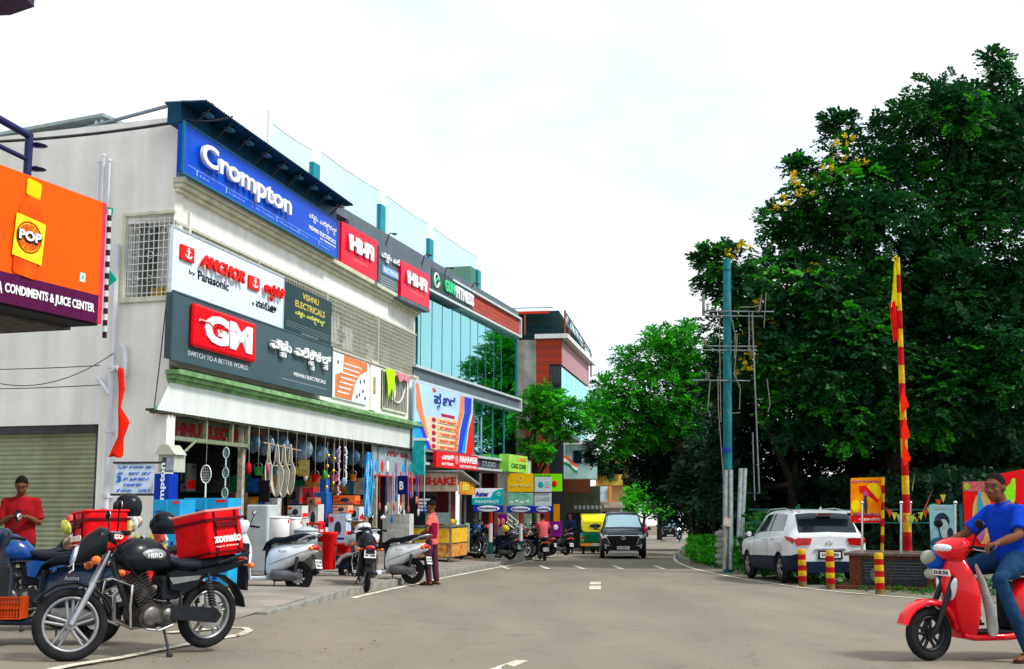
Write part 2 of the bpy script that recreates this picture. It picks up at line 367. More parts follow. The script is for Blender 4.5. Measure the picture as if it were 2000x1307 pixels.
# right verge: paved strip under the parked car, kerb stones of the planted island beyond it
vg = sheet('verge', 0, 60, 12, 140, 16, 50, .0, mat('verge_soil', (.13, .12, .09), .95, var=0, col2=(.23, .22, .17), scale=1.6, bump=.5, bscale=15, detail=9), lambda y: (interp(RE, y)+.1, interp(RE, y)+30))
kp = [(x, y) for x, y in dense(RE, 26) if 41 < y < 112]; last = kp[0]
for p in kp[1:]:
    d = math.dist(p, last)
    if d > (.8 if p[1] < 60 else 1.6):
        a = math.atan2(p[1]-last[1], p[0]-last[0]); c = ((p[0]+last[0])/2+.05, (p[1]+last[1])/2)
        o = MB().cbox((0, 0, 0), (d-.02, .16, .34)).build('kerb', kb, vg); o.location = (c[0], c[1], G(*c)+.02); o.rotation_euler = (0, 0, a); last = p

# ---------------- facade frames ----------------
aA = math.atan2(1, .2109)
FA = Frame(-5.826, 20.738, aA); LA = 14.75
eA = FA.P(LA, -.12, 0); FB = Frame(eA.x, eA.y, math.atan2(1, .267))
FS = Frame(-5.826, 20.738, math.atan2(-1, 3.01))
def wall_holes(mb, x0, x1, z0, z1, y0, y1, holes, mi=0):
    xs = sorted({x0, x1, *[h[0] for h in holes], *[h[1] for h in holes]}); 
    for a, b in zip(xs, xs[1:]):
        zs = [z0]; hs = sorted([(h[2], h[3]) for h in holes if h[0] <= a+1e-6 and h[1] >= b-1e-6]); cur = z0
        for lo, hi in hs:
            if lo > cur: mb.box(a, b, y0, y1, cur, lo, mi)
            cur = hi
        if cur < z1: mb.box(a, b, y0, y1, cur, z1, mi)
    return mb
def brd(F, pl, pr, yt, yb, out=0.0):          # rectangle on a facade from the pixels of its left end
    t0, z1 = F.hit(pl, yt, out); z0 = F.z(pl, yb, out); t1 = F.t(pr, (yt+yb)/2, out); return t0, t1, z0, z1

# ---------------- white corner building of the electrical shop ----------------
BA = thing('shop_building', 'white two-storey corner building carrying the blue and grey electrical shop boards', 'building', FA.o, aA)
ZC, ZG1, ZG0, ZP, ZF = 6.78, 6.15, 4.86, 3.47, 2.86
mb = MB(); mb.box(1.25, LA, .9, 9, ZP-.3, 8.0); mb.box(.22, 1.25, .9, 1.0, ZP-.3, 7.0); mb.box(.12, LA, .0, .9, 6.78, 7.0); mb.box(.12, LA, .02, .95, ZG1, ZC)
mb.box(.02, LA, .0, .2, ZP+.08, ZG0-.02); mb.box(.15, LA, .2, .95, ZP+.02, ZP+.2)
mb.box(LA-.14, LA, .0, .9, ZG0, ZG1); mb.box(0.2, LA, .35, .9, ZF+.02, ZP-.29)
mb.box(LA-.2, LA-.0, .4, .7, -.6, ZF); mb.box(0.15, .3, .36, .8, -.5, ZF)
mb.build('wall', white_wall, BA)
mb = MB().box(-.06, LA+.04, -.24, .03, ZC+.02, ZC+.12).box(-.04, LA+.02, -.16, .03, ZC-.06, ZC+.018).box(-.02, LA, -.08, .02, ZC-.13, ZC-.062)
mb.build('cornice', cream, BA, bevel=.01)
mb = MB().box(-.12, LA+.02, -.26, .0, ZP+.0, ZP+.075).box(-.08, LA, -.18, .0, ZP-.07, ZP-.002).box(-.04, LA, -.1, .0, ZP-.13, ZP-.072)
mb.add([(0, -.26, ZP+.076), (LA, -.26, ZP+.076), (LA, -.005, ZP+.17), (0, -.005, ZP+.17)], [(0, 1, 2, 3)])
mb.build('ledge', green_trim, BA)
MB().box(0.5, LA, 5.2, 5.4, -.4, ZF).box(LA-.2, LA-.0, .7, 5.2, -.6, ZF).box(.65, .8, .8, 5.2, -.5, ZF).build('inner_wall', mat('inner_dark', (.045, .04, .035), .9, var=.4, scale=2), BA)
# corrugated fascia sloping in beneath the ledge
mb = MB(); n = int(LA/.05)
for i in range(n):
    a, b = -.05+i*.05, -.05+(i+1)*.05; d = .004 if i % 2 else -.0; a2, b2 = (-.45+(q+.05)*(LA+.45)/(LA+.05) for q in (a, b))
    mb.add([(a, -.06-d, ZP-.131), (b, -.06-d, ZP-.131), (b2, -.05-d, ZF-.02), (a2, -.05-d, ZF-.02), (b, -.06+.012-d, ZP-.131), (b2, -.038-d, ZF-.02)], [(0, 1, 2, 3), (1, 4, 5, 2)])
mb.build('fascia_sheet', mat('sheet_white', (.80, .86, .84), .5, var=.05, scale=1, streak=.14), BA)
mb = MB()
for i in range(n//2+4): a = -.42+i*.1; mb.box(a, a+.055, -.055, .1, ZF-.07+.03*math.sin(i*.7)*.3, ZF-.025)
mb.build('canopy_edge', mat('old_iron', (.07, .07, .05), .8, var=.3, scale=10), BA, kind='stuff')
MB().box(-.44, LA, -.045, .0, ZF-.02, ZF+.05).build('canopy_rail', green_trim, BA)
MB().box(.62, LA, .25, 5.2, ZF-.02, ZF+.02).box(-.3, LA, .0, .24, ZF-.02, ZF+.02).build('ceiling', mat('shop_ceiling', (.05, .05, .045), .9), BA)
fl = MB(); fl.box(.1, LA, .25, 5.2, -.9, .02, 0); fl.build('shop_floor', mat('shop_tile', (.25, .22, .2), .5, var=.2), BA)
# grille of the long upper window: flat frame, close square bars, light shelves and clutter behind
tg = 0.0; mb = MB(); mb.box(0, LA, -.03, .0, ZG1-.05, ZG1); mb.box(0, LA, -.03, 0, ZG0, ZG0+.05)
for i in range(int(LA/.095)): x = i*.095+.03; mb.box(x, x+.018, -.02, -.004, ZG0+.05, ZG1-.05)
for k in range(1, 12): z = ZG0+(ZG1-ZG0)*k/12; mb.box(0, LA, -.013, -.009, z, z+.014)
for x in (3.5, 7.4, 11.2): mb.box(x, x+.06, -.04, 0, ZG0, ZG1)
mb.build('window_grille', mat('grille_beige', (.50, .50, .40), .5, var=.1), BA, kind='stuff')
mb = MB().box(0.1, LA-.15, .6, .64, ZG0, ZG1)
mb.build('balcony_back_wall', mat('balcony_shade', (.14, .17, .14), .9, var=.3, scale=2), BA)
for x, wd in ((9.2, .8), (10.6, 1.1), (12.3, .9), (13.5, .8)):
    MB().box(x, x+wd, .5, .59, ZG0+.1, ZG1-.35).build('window_pane', mat('old_glass', (.12, .2, .22), .15, var=.4, scale=3), BA)
for x, z, s, c in ((8.35, 5.15, .75, (.75, .78, .85)), (9.5, 5.1, .6, (.7, .72, .8)), (11.3, 5.0, .5, (.75, .72, .7)), (12.6, 5.05, .55, (.35, .45, .4))):
    mb = MB(); q = 9
    vs = [(x+s*i/q, .3+.05*math.sin(i*1.9+j), z+s*.9*j/q) for j in range(q+1) for i in range(q+1)]
    mb.add(vs, [(j*(q+1)+i, j*(q+1)+i+1, (j+1)*(q+1)+i+1, (j+1)*(q+1)+i) for j in range(q) for i in range(q)], 0, True)
    tag(mb.build('washing', mat('cloth%d' % int(c[0]*100+z*10), c, .9), None, M=None), 'pale cloth %s behind the beige window grille' % {8.35: 'hung just right of the dark green board', 9.5: 'second from the dark green board, hung low', 11.3: 'bundled in the middle', 12.6: 'olive tinted, near the far end'}[x], 'cloth', 'cloths behind the upper grille').matrix_world = FA.M
# side wall with roller shutter opening and barred window
mb = MB(); wall_holes(mb, -12, 0, -.6, 8.0, 0, .25, [(-5.2, -1.36, -.6, 2.66), (-.95, -.02, 4.83, 6.27)])
mb.box(-.95, -.02, .5, .55, 4.7, 6.4); mb.box(-.95, -.9, .25, .5, 4.8, 6.3); 
sw = mb.build('side_wall', side_wall, BA); sw.matrix_parent_inverse = BA.matrix_world.inverted() if False else Matrix(); 
MBA_inv = (Matrix.Translation(FA.o) @ Matrix.Rotation(aA, 4, 'Z')).inverted()
sw.matrix_local = MBA_inv @ FS.M
mb = MB().box(-1.02, .04, -.06, .0, 4.74, 4.83).box(-1.02, .04, -.05, .0, 6.27, 6.33).box(-1.02, -.95, -.05, .0, 4.83, 6.27)
mb.build('window_frame', cream, BA, M=MBA_inv @ FS.M, bevel=.008)
mb = MB()
for i in range(10): x = -.92+i*.1; mb.box(x, x+.012, .02, .032, 4.83, 6.27)
for k in range(11): z = 4.9+k*.13; mb.box(-.95, -.02, .018, .03, z, z+.012)
for k in range(3):
    for i in range(3): mb.torus((-.75+i*.28, .012, 5.15+k*.42), .06, .006, 12, 4)
mb.build('window_grille', steel_white, BA, M=MBA_inv @ FS.M, kind='stuff')
MB().box(-.75, -.4, .3, .45, 4.83, 5.05).box(-.35, -.1, .3, .45, 4.83, 5.1).build('shelf_goods', mat('yellow_crate', (.65, .42, .03), .6), BA, M=MBA_inv @ FS.M)
shut = MB()
for k in range(36):
    z = -.35+k*.083; n_ = 5
    vs = []
    for j in range(n_+1):
        a = PI*j/n_; zz = z+.083*j/n_; vs += [(-5.2, .2-.022*math.sin(a), zz), (-1.36, .2-.022*math.sin(a), zz)]
    shut.add(vs, [(2*j, 2*j+1, 2*j+3, 2*j+2) for j in range(n_)], 0, True)
sh = shut.build('roller_shutter', mat('shutter', (.30, .33, .22), .5, metal=.15, var=.12, scale=3, streak=.2), BA, M=MBA_inv @ FS.M); sh['kind'] = 'stuff'
MB().box(-1.44, -1.36, .05, .2, -.5, 2.66).box(-5.2, -1.36, .05, .22, 2.52, 2.66).build('shutter_guide', iron, BA, M=MBA_inv @ FS.M)
# roof: sloping solar water heater panels, pipe, tank edge
def onside(name, label, cat, t, y, z, rz=0):
    p = FS.P(t, y, z); return thing(name, label, cat, p, FS.a+rz)
sp = onside('roof_shed', 'grey sheet roof shelter on two white posts on top of the white corner building', 'roof shelter', -3.2, 1.4, 8.0)
mb = MB().add([(-2.4, -.9, .20), (1.25, -.9, .42), (2.0, .9, .1), (-1.8, .9, -.05), (-2.4, -.9, .14), (1.25, -.9, .36), (2.0, .9, .04), (-1.8, .9, -.11)], [(0, 1, 2, 3), (4, 5, 6, 7), (0, 1, 5, 4), (1, 2, 6, 5), (2, 3, 7, 6), (3, 0, 4, 7)])
mb.build('roof_sheet', mat('shed_sheet', (.30, .36, .36), .5, var=.15), sp)
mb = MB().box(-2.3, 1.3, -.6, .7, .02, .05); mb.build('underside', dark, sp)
for x in (1.0, 1.12): MB().box(x, x+.05, -.8, -.75, -.02, .36).build('post', white_p, sp)
rp = onside('roof_pipe', 'long grey steel pipe running level above the parapet of the white corner building', 'pipe', 0, .5, 8.0)
MB().tube([(-3.4, 0, .02), (-.25, 0, .45), (-.02, 0, .42), (.1, .05, .2)], .035, 8).build('pipe', mat('grey_pipe', (.2, .25, .3), .4, metal=.5), rp)
MB().box(-.15, .05, .05, .35, -.02, .3).build('stub_wall', white_wall, rp)

# ---------------- glass fronted fitness building ----------------
BB = thing('glass_building', 'glass fronted commercial block with grey bands and teal curtain wall', 'building', FB.o, FB.a)
LB = FB.t(1017, 645); LG = FB.t(1009, 720, -.2); grey_p = mat('grey_cladding', (.12, .16, .19), .5, var=.12, scale=2, streak=.1)
trim_m = mat('trim_white', (.62, .70, .74), .4, metal=.3, var=.05)
zt0, zt1, zr1, zb0, zb1, zm0, zm1 = 7.55, 8.30, 8.55, 4.74, 5.23, 2.42, 2.88
mb = MB().box(-9, LB-.2, .3, 9, zt0, 8.5).box(.3, LB-.2, 4, 9, -.8, zt0).box(0, LG-.2, .4, 4, zm0+.02, zm0+.1).box(.0, LG-.1, .9, 4, zb0+.1, zb1-.1).box(0, LG-.1, .9, 4, zm0+.1, zm1-.1).box(0, LG-.1, .4, 4, 7.4, zt0)
mb.build('wall', mat('bldg_grey', (.3, .32, .32), .8), BB)
MB().box(-8.9, LB-.12, .05, .5, zt1+.02, zr1).build('parapet', grey_p, BB)
MB().box(-5.4, 3.9, .0, .3, 7.5, zt1).build('sign_backing', grey_p, BB)
mb = MB().box(3.0, LB, -.05, .3, zt1-.06, zt1+.01).box(0.1, LB, -.05, .3, zt0-.0, zt0+.07).box(LB-.1, LB, -.05, .3, zt0+.07, zt1-.06)
mb.box(-.4, LB, -.05, .3, zb1-.07, zb1).box(-.4, LB, -.05, .3, zb0, zb0+.07).box(LB-.1, LB, -.05, .3, zb0+.07, zb1-.07)
mb.box(.0, LG-.6, -.05, .3, zm1-.08, zm1).box(.0, LG-.6, -.05, .3, zm0, zm0+.07)
mb.build('trim', trim_m, BB)
def brickmat(name, c1, c2, mortar, sx=1.0):
    m = mat(name, c1, .8, var=0); nt = m.node_tree; b = nt.nodes['Principled BSDF']; tc = N(nt, 'ShaderNodeTexCoord'); br = N(nt, 'ShaderNodeTexBrick')
    mp = N(nt, 'ShaderNodeMapping'); mp.inputs['Rotation'].default_value = (-PI/2, 0, 0); nt.links.new(tc.outputs['Object'], mp.inputs[0]); nt.links.new(mp.outputs[0], br.inputs['Vector'])
    br.inputs['Color1'].default_value = (*c1, 1); br.inputs['Color2'].default_value = (*c2, 1); br.inputs['Mortar'].default_value = (*mortar, 1)
    br.inputs['Scale'].default_value = 1; br.inputs['Brick Width'].default_value = .45*sx; br.inputs['Row Height'].default_value = .14*sx; br.inputs['Mortar Size'].default_value = .012*sx
    nt.links.new(br.outputs['Color'], b.inputs['Base Color']); bp = N(nt, 'ShaderNodeBump'); bp.inputs['Distance'].default_value = .01; nt.links.new(br.outputs['Fac'], bp.inputs['Height']); bp.invert = True
    nt.links.new(bp.outputs[0], b.inputs['Normal']); return m
brick_r = brickmat('brick_cladding', (.52, .10, .07), (.42, .08, .06), (.30, .07, .05))
MB().box(3.9, LB-.1, .04, .3, zt0+.07, zt1-.06).build('brick_panel', brick_r, BB)
MB().box(-.35, LB-.1, .04, .4, zb0+.07, zb1-.07).build('band_panel', grey_p, BB)
MB().box(.0, LG-.6, .04, .4, zm0+.07, zm1-.08).build('fascia_panel', mat('charcoal', (.05, .06, .07), .6), BB)
gl = bpy.data.materials.new('tinted_glass'); gl.use_nodes = True; nt = gl.node_tree; nt.nodes.clear(); o_ = N(nt, 'ShaderNodeOutputMaterial'); mxs = N(nt, 'ShaderNodeMixShader')
tr = N(nt, 'ShaderNodeBsdfTransparent'); tr.inputs[0].default_value = (.55, .93, .97, 1); gs = N(nt, 'ShaderNodeBsdfGlossy'); gs.inputs['Color'].default_value = (.50, .98, 1, 1); gs.inputs['Roughness'].default_value = .02
fr = N(nt, 'ShaderNodeFresnel'); fr.inputs[0].default_value = 1.5; ad = N(nt, 'ShaderNodeMath', operation='MULTIPLY_ADD'); ad.inputs[1].default_value = .8; ad.inputs[2].default_value = .5; ad.use_clamp = True
nt.links.new(fr.outputs[0], ad.inputs[0]); nt.links.new(ad.outputs[0], mxs.inputs[0]); nt.links.new(tr.outputs[0], mxs.inputs[1]); nt.links.new(gs.outputs[0], mxs.inputs[2]); nt.links.new(mxs.outputs[0], o_.inputs[0])
blind_m = mat('blind', (.75, .85, .86), .8, var=.05); mull = mat('mullion', (.04, .26, .30), .4, metal=.4, var=.1)
px = [815, 821, 843, 863, 882.5, 899.5, 918, 933, 948.5, 964, 979, 1009]; bl = [None, 728, 735, 688, 712, None, 741, 737, 756, 762, 680]
ts = [FB.t(x, 720, -.2) for x in px]
for i in range(11):
    a, b = ts[i], ts[i+1]; MB().box(a+.02, b-.02, .2, .212, zb1+.0, zt0).build('window_pane', gl, BB)
    MB().box(a-.012, a+.010, .19, .235, zb1, zt0).build('mullion', mull, BB)
    if bl[i]:
        z = max(zb1+.02, FB.z((px[i]+px[i+1])/2, bl[i], -.3)); MB().box(a+.03, b-.03, .3, .31, z, zt0).build('blind', blind_m, BB)
MB().box(ts[-1]-.02, ts[-1]+.03, .15, .25, zb1, zt0).build('mullion', mull, BB)
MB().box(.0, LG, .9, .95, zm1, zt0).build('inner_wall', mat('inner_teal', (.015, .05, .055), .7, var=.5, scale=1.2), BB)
MB().box(LG-.02, LG, .22, .9, zm1, zt0).build('window_pane', gl, BB)
px2 = [812, 925, 941, 962, 984, 1009]; ts2 = [FB.t(x, 850, -.2) for x in px2]
for i in range(5):
    a, b = ts2[i], ts2[i+1]; MB().box(a+.015, b-.015, .2, .212, zm1, zb0).build('window_pane', gl, BB); MB().box(a-.015, a+.012, .17, .23, zm1, zb0).build('mullion', mull, BB)
MB().box(ts2[3], ts2[4]-.1, .5, .56, zm1, zb0).build('inner_panel', mat('blue_panel', (.01, .2, .28), .6), BB)
MB().cyl((ts2[2]-.25, .15, 3.1), (ts2[2]-.25, .15, 4.2), .02, .02, 8).build('door_handle', chrome, BB)
# ground floor of the glass building: dark recessed front, pillars
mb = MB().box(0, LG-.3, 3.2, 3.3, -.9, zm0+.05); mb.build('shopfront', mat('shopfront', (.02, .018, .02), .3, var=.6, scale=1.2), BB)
for t, c in ((6.2, (.16, .03, .03)), (9.0, (.05, .05, .06)), (11.5, (.10, .03, .03))): MB().box(t, t+.5, 1.0, 1.5, -.9, zm0+.02).build('pillar', mat('pillar%d' % int(t), c, .5), BB)
for t in (7.0, 7.9, 9.8, 10.6): MB().box(t, t+.7, 3.1, 3.19, -.8, 1.6).build('shop_door', mat('door_glass', (.04, .07, .08), .1), BB)
# roof terrace: teal posts, clear panels with a grey rail
tpost = [FB.t(x, y) for x, y in ((637, 380), (765, 440), (858, 500), (950, 560))]
gclear = bpy.data.materials.new('terrace_glass'); gclear.use_nodes = True; nt = gclear.node_tree; nt.nodes.clear(); o_ = N(nt, 'ShaderNodeOutputMaterial'); mxs = N(nt, 'ShaderNodeMixShader'); mxs.inputs[0].default_value = .12
tr = N(nt, 'ShaderNodeBsdfTransparent'); tr.inputs[0].default_value = (.74, .95, .96, 1); gs = N(nt, 'ShaderNodeBsdfGlossy'); gs.inputs['Roughness'].default_value = .03
nt.links.new(tr.outputs[0], mxs.inputs[1]); nt.links.new(gs.outputs[0], mxs.inputs[2]); nt.links.new(mxs.outputs[0], o_.inputs[0])
rail = thing('terrace_balustrade', 'clear glass balustrade with teal posts along the terrace roof edge', 'balustrade', FB.P(0, .3, zr1), FB.a)
tt = [FB.t(543, 300)]+tpost
zt = [FB.z(*q)-zr1 for q in ((637, 318), (765, 400), (858, 467), (950, 528))]
for i, t in enumerate(tpost):
    h = zt[i]; MB().box(t-.22, t+.16, -.06, .06, 0, h).build('post', teal_p, rail)
    MB().box(t+.2, t+.24, -.03, .0, -.02, h).build('rail_post', trim_m, rail)
for i in range(4):
    a = tt[i]+.26; b = tt[i+1]-.23; nseg = 8; mb = MB(); vs = []
    for k in range(nseg+1):
        x = a+(b-a)*k/nseg; h = 1.20-.04*math.sin(PI*k/nseg)-(0 if i else .1); vs += [(x, -.02, .04), (x, -.02, h)]
    mb.add(vs, [(2*k, 2*k+2, 2*k+3, 2*k+1) for k in range(nseg)]); mb.build('glass_panel', gclear, rail)
    MB().tube([vs[2*k+1] for k in range(nseg+1)], .012, 5).build('hand_rail', trim_m, rail)
MB().cyl((tt[0]+.1, 0, 0), (tt[0]+.1, 0, 1.35), .025, .025, 6).build('rail_post', trim_m, rail)
MB().box(tpost[3]-.9, tpost[3]-.2, .0, 1.8, .0, .75).build('stair_head', mat('green_box', (.02, .2, .1), .5), rail)
for x, y in ((754, 455), (824, 500), (867, 527), (919, 556)):
    t = FB.t(x, y); lp = thing('sign_lamp', 'small dark goose-neck lamp arching over the grey roof band, %s' % {754: 'between the red boxes', 824: 'above the second red box', 867: 'above the round logo', 919: 'furthest right'}[x], 'lamp', FB.P(t, 0.02, 8.35), FB.a, 'goose-neck lamps on the roof band')
    MB().tube([(0, 0, -.2), (0, -.1, .12), (0, -.14, .16), (0, -.24, .15)], .016, 6).build('arm', iron, lp); MB().cbox((0, -.27, .13), (.08, .10, .04)).build('lamp_head', iron, lp)
# ---------------- signboards of the electrical shop ----------------
def board(name, label, F, rect, out, depth, m, group=None, cat='sign', frame=None):
    t0, t1, z0, z1 = rect; th = thing(name, label, cat, F.P(t0, -out, z0), F.a, group)
    MB().box(0, t1-t0, 0, depth, 0, z1-z0).build('panel', m, th, bevel=.006)
    if frame:
        w_, h_ = t1-t0, z1-z0; MB().box(-.02, w_+.02, -.012, .03, h_, h_+.03).box(-.02, w_+.02, -.012, .03, -.03, 0).box(-.03, 0, -.012, .03, 0, h_).box(w_, w_+.03, -.012, .03, 0, h_).build('frame', frame, th)
    return th, t1-t0, z1-z0
gloss = dict(rough=.25, var=.04)
blue_b = mat('blue_board', (.0, .075, .60), .3, var=.12, scale=.5); slate = mat('slate_board', (.055, .10, .115), .35, var=.12, scale=.6)
r = brd(FA, 361, 663, 243, 352, .34); ZT = FA.z(366, 243, .34); r = (r[0], r[1], ZC+.1, ZT)
cb, w_, h_ = board('blue_signboard', 'long blue shop board with large white raised lettering under the corrugated roof edge', FA, r, .34, .12, blue_b, frame=mat('teal_edge', (.01, .16, .25), .4))
text('Crompton', w_*.065, w_*.60, h_*.20, h_*.80, -.05, white_p, cb, depth=.06, bold=.02)
kannada(VISHNU_K, w_*.76, w_*.985, h_*.50, h_*.78, -.004, white_p, cb, bold=.01)
text('VISHNU ELECTRICALS', w_*.76, w_*.98, h_*.34, h_*.45, -.004, white_p, cb, bold=.02)
text('00: 9880898498', w_*.85, w_*.98, h_*.24, h_*.29, -.004, white_p, cb, bold=.01)
pale = mat('pale_blue_print', (.25, .5, .95), .4, var=0)
MB().box(w_*.02, w_*.97, -.003, 0, h_*.185, h_*.195).build('rule_line', pale, cb)
for i, s in enumerate(('Fans', 'Lighting', 'Air Coolers', 'Water Heaters', 'Pumps', 'Mixers')):
    x = w_*(.06+.155*i); text(s, x+.16, x+.16+.085*len(s), h_*.07, h_*.12, -.004, pale, cb); MB().lathe([(.0, 0), (.035, .0), (.02, .05), (.03, .1), (0, .1)], 6).build('icon', pale, cb, M=Matrix.Translation((x+.05, -.005, h_*.06)) @ Matrix.Diagonal((1, .1, 1, 1)))
# corrugated roof over the blue board
cr_ = thing('corrugated_canopy', 'dark blue corrugated sheet canopy jutting over the blue shop board', 'canopy', FA.P(r[0], 0, ZT+.03), FA.a)
cs = mat('canopy_blue', (.008, .05, .10), .45, metal=.3, var=.25, scale=3); mb = MB(); n = int((w_+.2)/.045)
t1c, ztop = FA.hit(690, 408, .72); zo = FA.z(416, 205, .72); zin = zo+.02
zi = zin-ZT-.03; zo_ = zo-ZT-.03; t0c = -.02; t1c -= r[0]
for s_, off in ((0, 0), (1, -.02)):
    vs = []; fs = []
    for i in range(n+1):
        f = i/n; d = .018*(1 if i % 2 else -1)
        xi = -.02+f*(w_+.1); xo = t0c+f*(t1c-t0c); vs += [(xi, .05, zi+d+off), (xo, -.72, zo_+d+off)]
    mb.add(vs, [(2*i, 2*i+1, 2*i+3, 2*i+2) for i in range(n)])
mb.build('roof_sheet', cs, cr_)
MB().box(-.02, w_+.1, -.26, -.02, -.02, zi-.03).build('gap_shade_panel', cs, cr_)  # dark panel added to paint the shadowed gap between board top and canopy
for i in range(9):
    x = .3+i*w_/9; MB().tube([(x, -.28, -.05), (x, -.68, zo_-.03)], .02, 4).build('bracket', iron, cr_)
    MB().cbox((x+.25, -.5, (zo_+zi)/2-.09), (.22, .12, .05)).build('sheet_cleat', mat('cleat', (.1, .3, .45), .3, metal=.5), cr_)
MB().tube([(t0c+.75, -.3, zo_), (t0c+.75, -.3, zo_+.12), (t0c+.85, -.32, zo_+.24), (t0c+1.0, -.35, zo_+.26)], .035, 8).build('vent_pipe', iron, cr_)
# white and dark boards across the grille
whb = mat('board_white', (.70, .82, .92), .35, var=.03)
r = brd(FA, 338, 555, 444, 570, .1); ab, w_, h_ = board('white_signboard', 'white board with red raised anchor lettering fixed across the grille', FA, r, .1, .06, whb, frame=mat('alu', (.6, .65, .7), .3, metal=.6))
redl = mat('red_letter', (.85, .015, .01), .3, var=.03)
def anchor(x, z, s, par, y=-.05):
    Mx = Matrix.Translation((x, 0, 0)) @ Matrix.Diagonal((1.9, 1, 1, 1)) @ Matrix.Translation((-x, 0, 0)); MB().box(x, x+s, y, -.0, z, z+s).build('logo', redl, par, bevel=s*.06, M=Mx)
    mb = MB(); mb.cyl((x+s/2, y-.006, z+s*.2), (x+s/2, y-.006, z+s*.72), s*.045, n=6); mb.torus((x+s/2, y-.006, z+s*.78), s*.07, s*.025, 12, 5); mb.cbox((x+s/2, y-.006, z+s*.62), (s*.3, .01, s*.06)); mb.torus((x+s/2, y-.006, z+s*.42), s*.24, s*.045, 14, 5, a0=PI*1.05, a1=PI*1.95)
    mb.build('anchor_emblem', white_p, par, M=Mx)
anchor(w_*.05, h_*.55, h_*.24, ab); text('ANCHOR', w_*.19, w_*.57, h_*.55, h_*.76, -.05, redl, ab, depth=.05, bold=.035, shear=.2)
text('by', w_*.13, w_*.18, h_*.36, h_*.44, -.003, ink, ab); text('Panasonic', w_*.20, w_*.46, h_*.34, h_*.49, -.003, ink, ab, bold=.02)
anchor(w_*.63, h_*.53, h_*.24, ab)
kannada([('ಆ', 0, 0, 1), ('ಯಾ', 1.0, 0, 1), ('ಂ', 1.8, 0, 1), ('ಕ', 2.3, 0, 1), ('ರ್', 3.0, 0, 1), ('ಂ', 1.2, -.5, .7)], w_*.77, w_*.975, h_*.44, h_*.76, -.05, redl, ab, depth=.05, bold=.022)
kannada([('ಇ', 0, 0, .5), ('ಪಾ', .7, 0, 1), ('ನ', 1.5, 0, 1), ('ಸೋ', 2.2, 0, 1), ('ನಿ', 3.2, 0, 1), ('ಕ್', 3.9, 0, 1)], w_*.68, w_*.93, h_*.26, h_*.40, -.003, ink, ab, bold=.012)
r = brd(FA, 555, 648, 548, 652, .1); vb, w_, h_ = board('dark_signboard', 'dark green board with yellow shop lettering right of the white anchor board', FA, r, .1, .06, mat('dark_green_board', (.012, .045, .05), .35, var=.1))
gold = mat('gold_letter', (.62, .50, .10), .4, var=.05)
text('VISHNU', w_*.36, w_*.70, h_*.80, h_*.92, -.003, gold, vb, bold=.02); text('ELECTRICALS', w_*.22, w_*.84, h_*.60, h_*.73, -.003, gold, vb, bold=.02)
kannada(VISHNU_K, w_*.22, w_*.84, h_*.38, h_*.54, -.003, mat('yellow_letter', (.7, .75, .12), .4, var=.02), vb)
greyl = mat('grey_letter', (.35, .4, .42), .4, var=0)
for k in range(3): MB().box(w_*.06, w_*.95, -.003, 0, h_*(.18+k*.045), h_*(.185+k*.045)).build('rule_line', greyl, vb)
text('CALL 080-2341 4142', w_*.35, w_*.70, h_*.10, h_*.14, -.003, greyl, vb)
r = brd(FA, 339, 649, 588, 717, .3); r = (r[0], r[1], ZP+.22, ZG0-.06); gb, w_, h_ = board('grey_signboard', 'slate grey board with the red switch logo box below the white anchor board', FA, r, .3, .14, slate, frame=slate)
x0, x1, z0, z1 = w_*.075, w_*.42, h_*.24, h_*.92
o = MB().box(x0, x1, -.1, 0, z0, z1).build('logo_box', mat('logo_red', (.72, .004, .01), .25, var=.05), gb, bevel=.05)
lw = mat('logo_white', (.88, .9, .95), .3, var=0)
mb = MB(); cx, cz, rr = x0+(x1-x0)*.32, (z0+z1)/2, (z1-z0)*.30
text('GM', x0+(x1-x0)*.15, x1-(x1-x0)*.09, z0+(z1-z0)*.17, z1-(z1-z0)*.15, -.103, lw, gb, depth=.02, bold=.05)
MB().tube([(x0+(x1-x0)*a, -.125, z0+(z1-z0)*b) for a, b in ((.08, .62), (.22, .62), (.27, .52), (.33, .66), (.38, .48), (.44, .62), (.5, .5))], .014, 5).build('pulse_mark', redl, gb)
MB().box(x0+(x1-x0)*.07, x0+(x1-x0)*.2, -.112, -.1, z0+(z1-z0)*.61, z0+(z1-z0)*.66).build('pulse_mark', lw, gb)
text('SWITCH TO A BETTER WORLD', w_*.075, w_*.40, h_*.10, h_*.18, -.003, mat('silver_letter', (.6, .65, .68), .4), gb)
kannada(VISHNU_K, w_*.52, w_*.965, h_*.40, h_*.80, -.04, white_p, gb, depth=.05, bold=.018)
text('VISHNU ELECTRICALS', w_*.70, w_*.95, h_*.22, h_*.29, -.003, white_p, gb, bold=.01)
MB().box(w_*.62, w_*.96, -.003, 0, h_*.115, h_*.125).build('rule_line', greyl, gb)
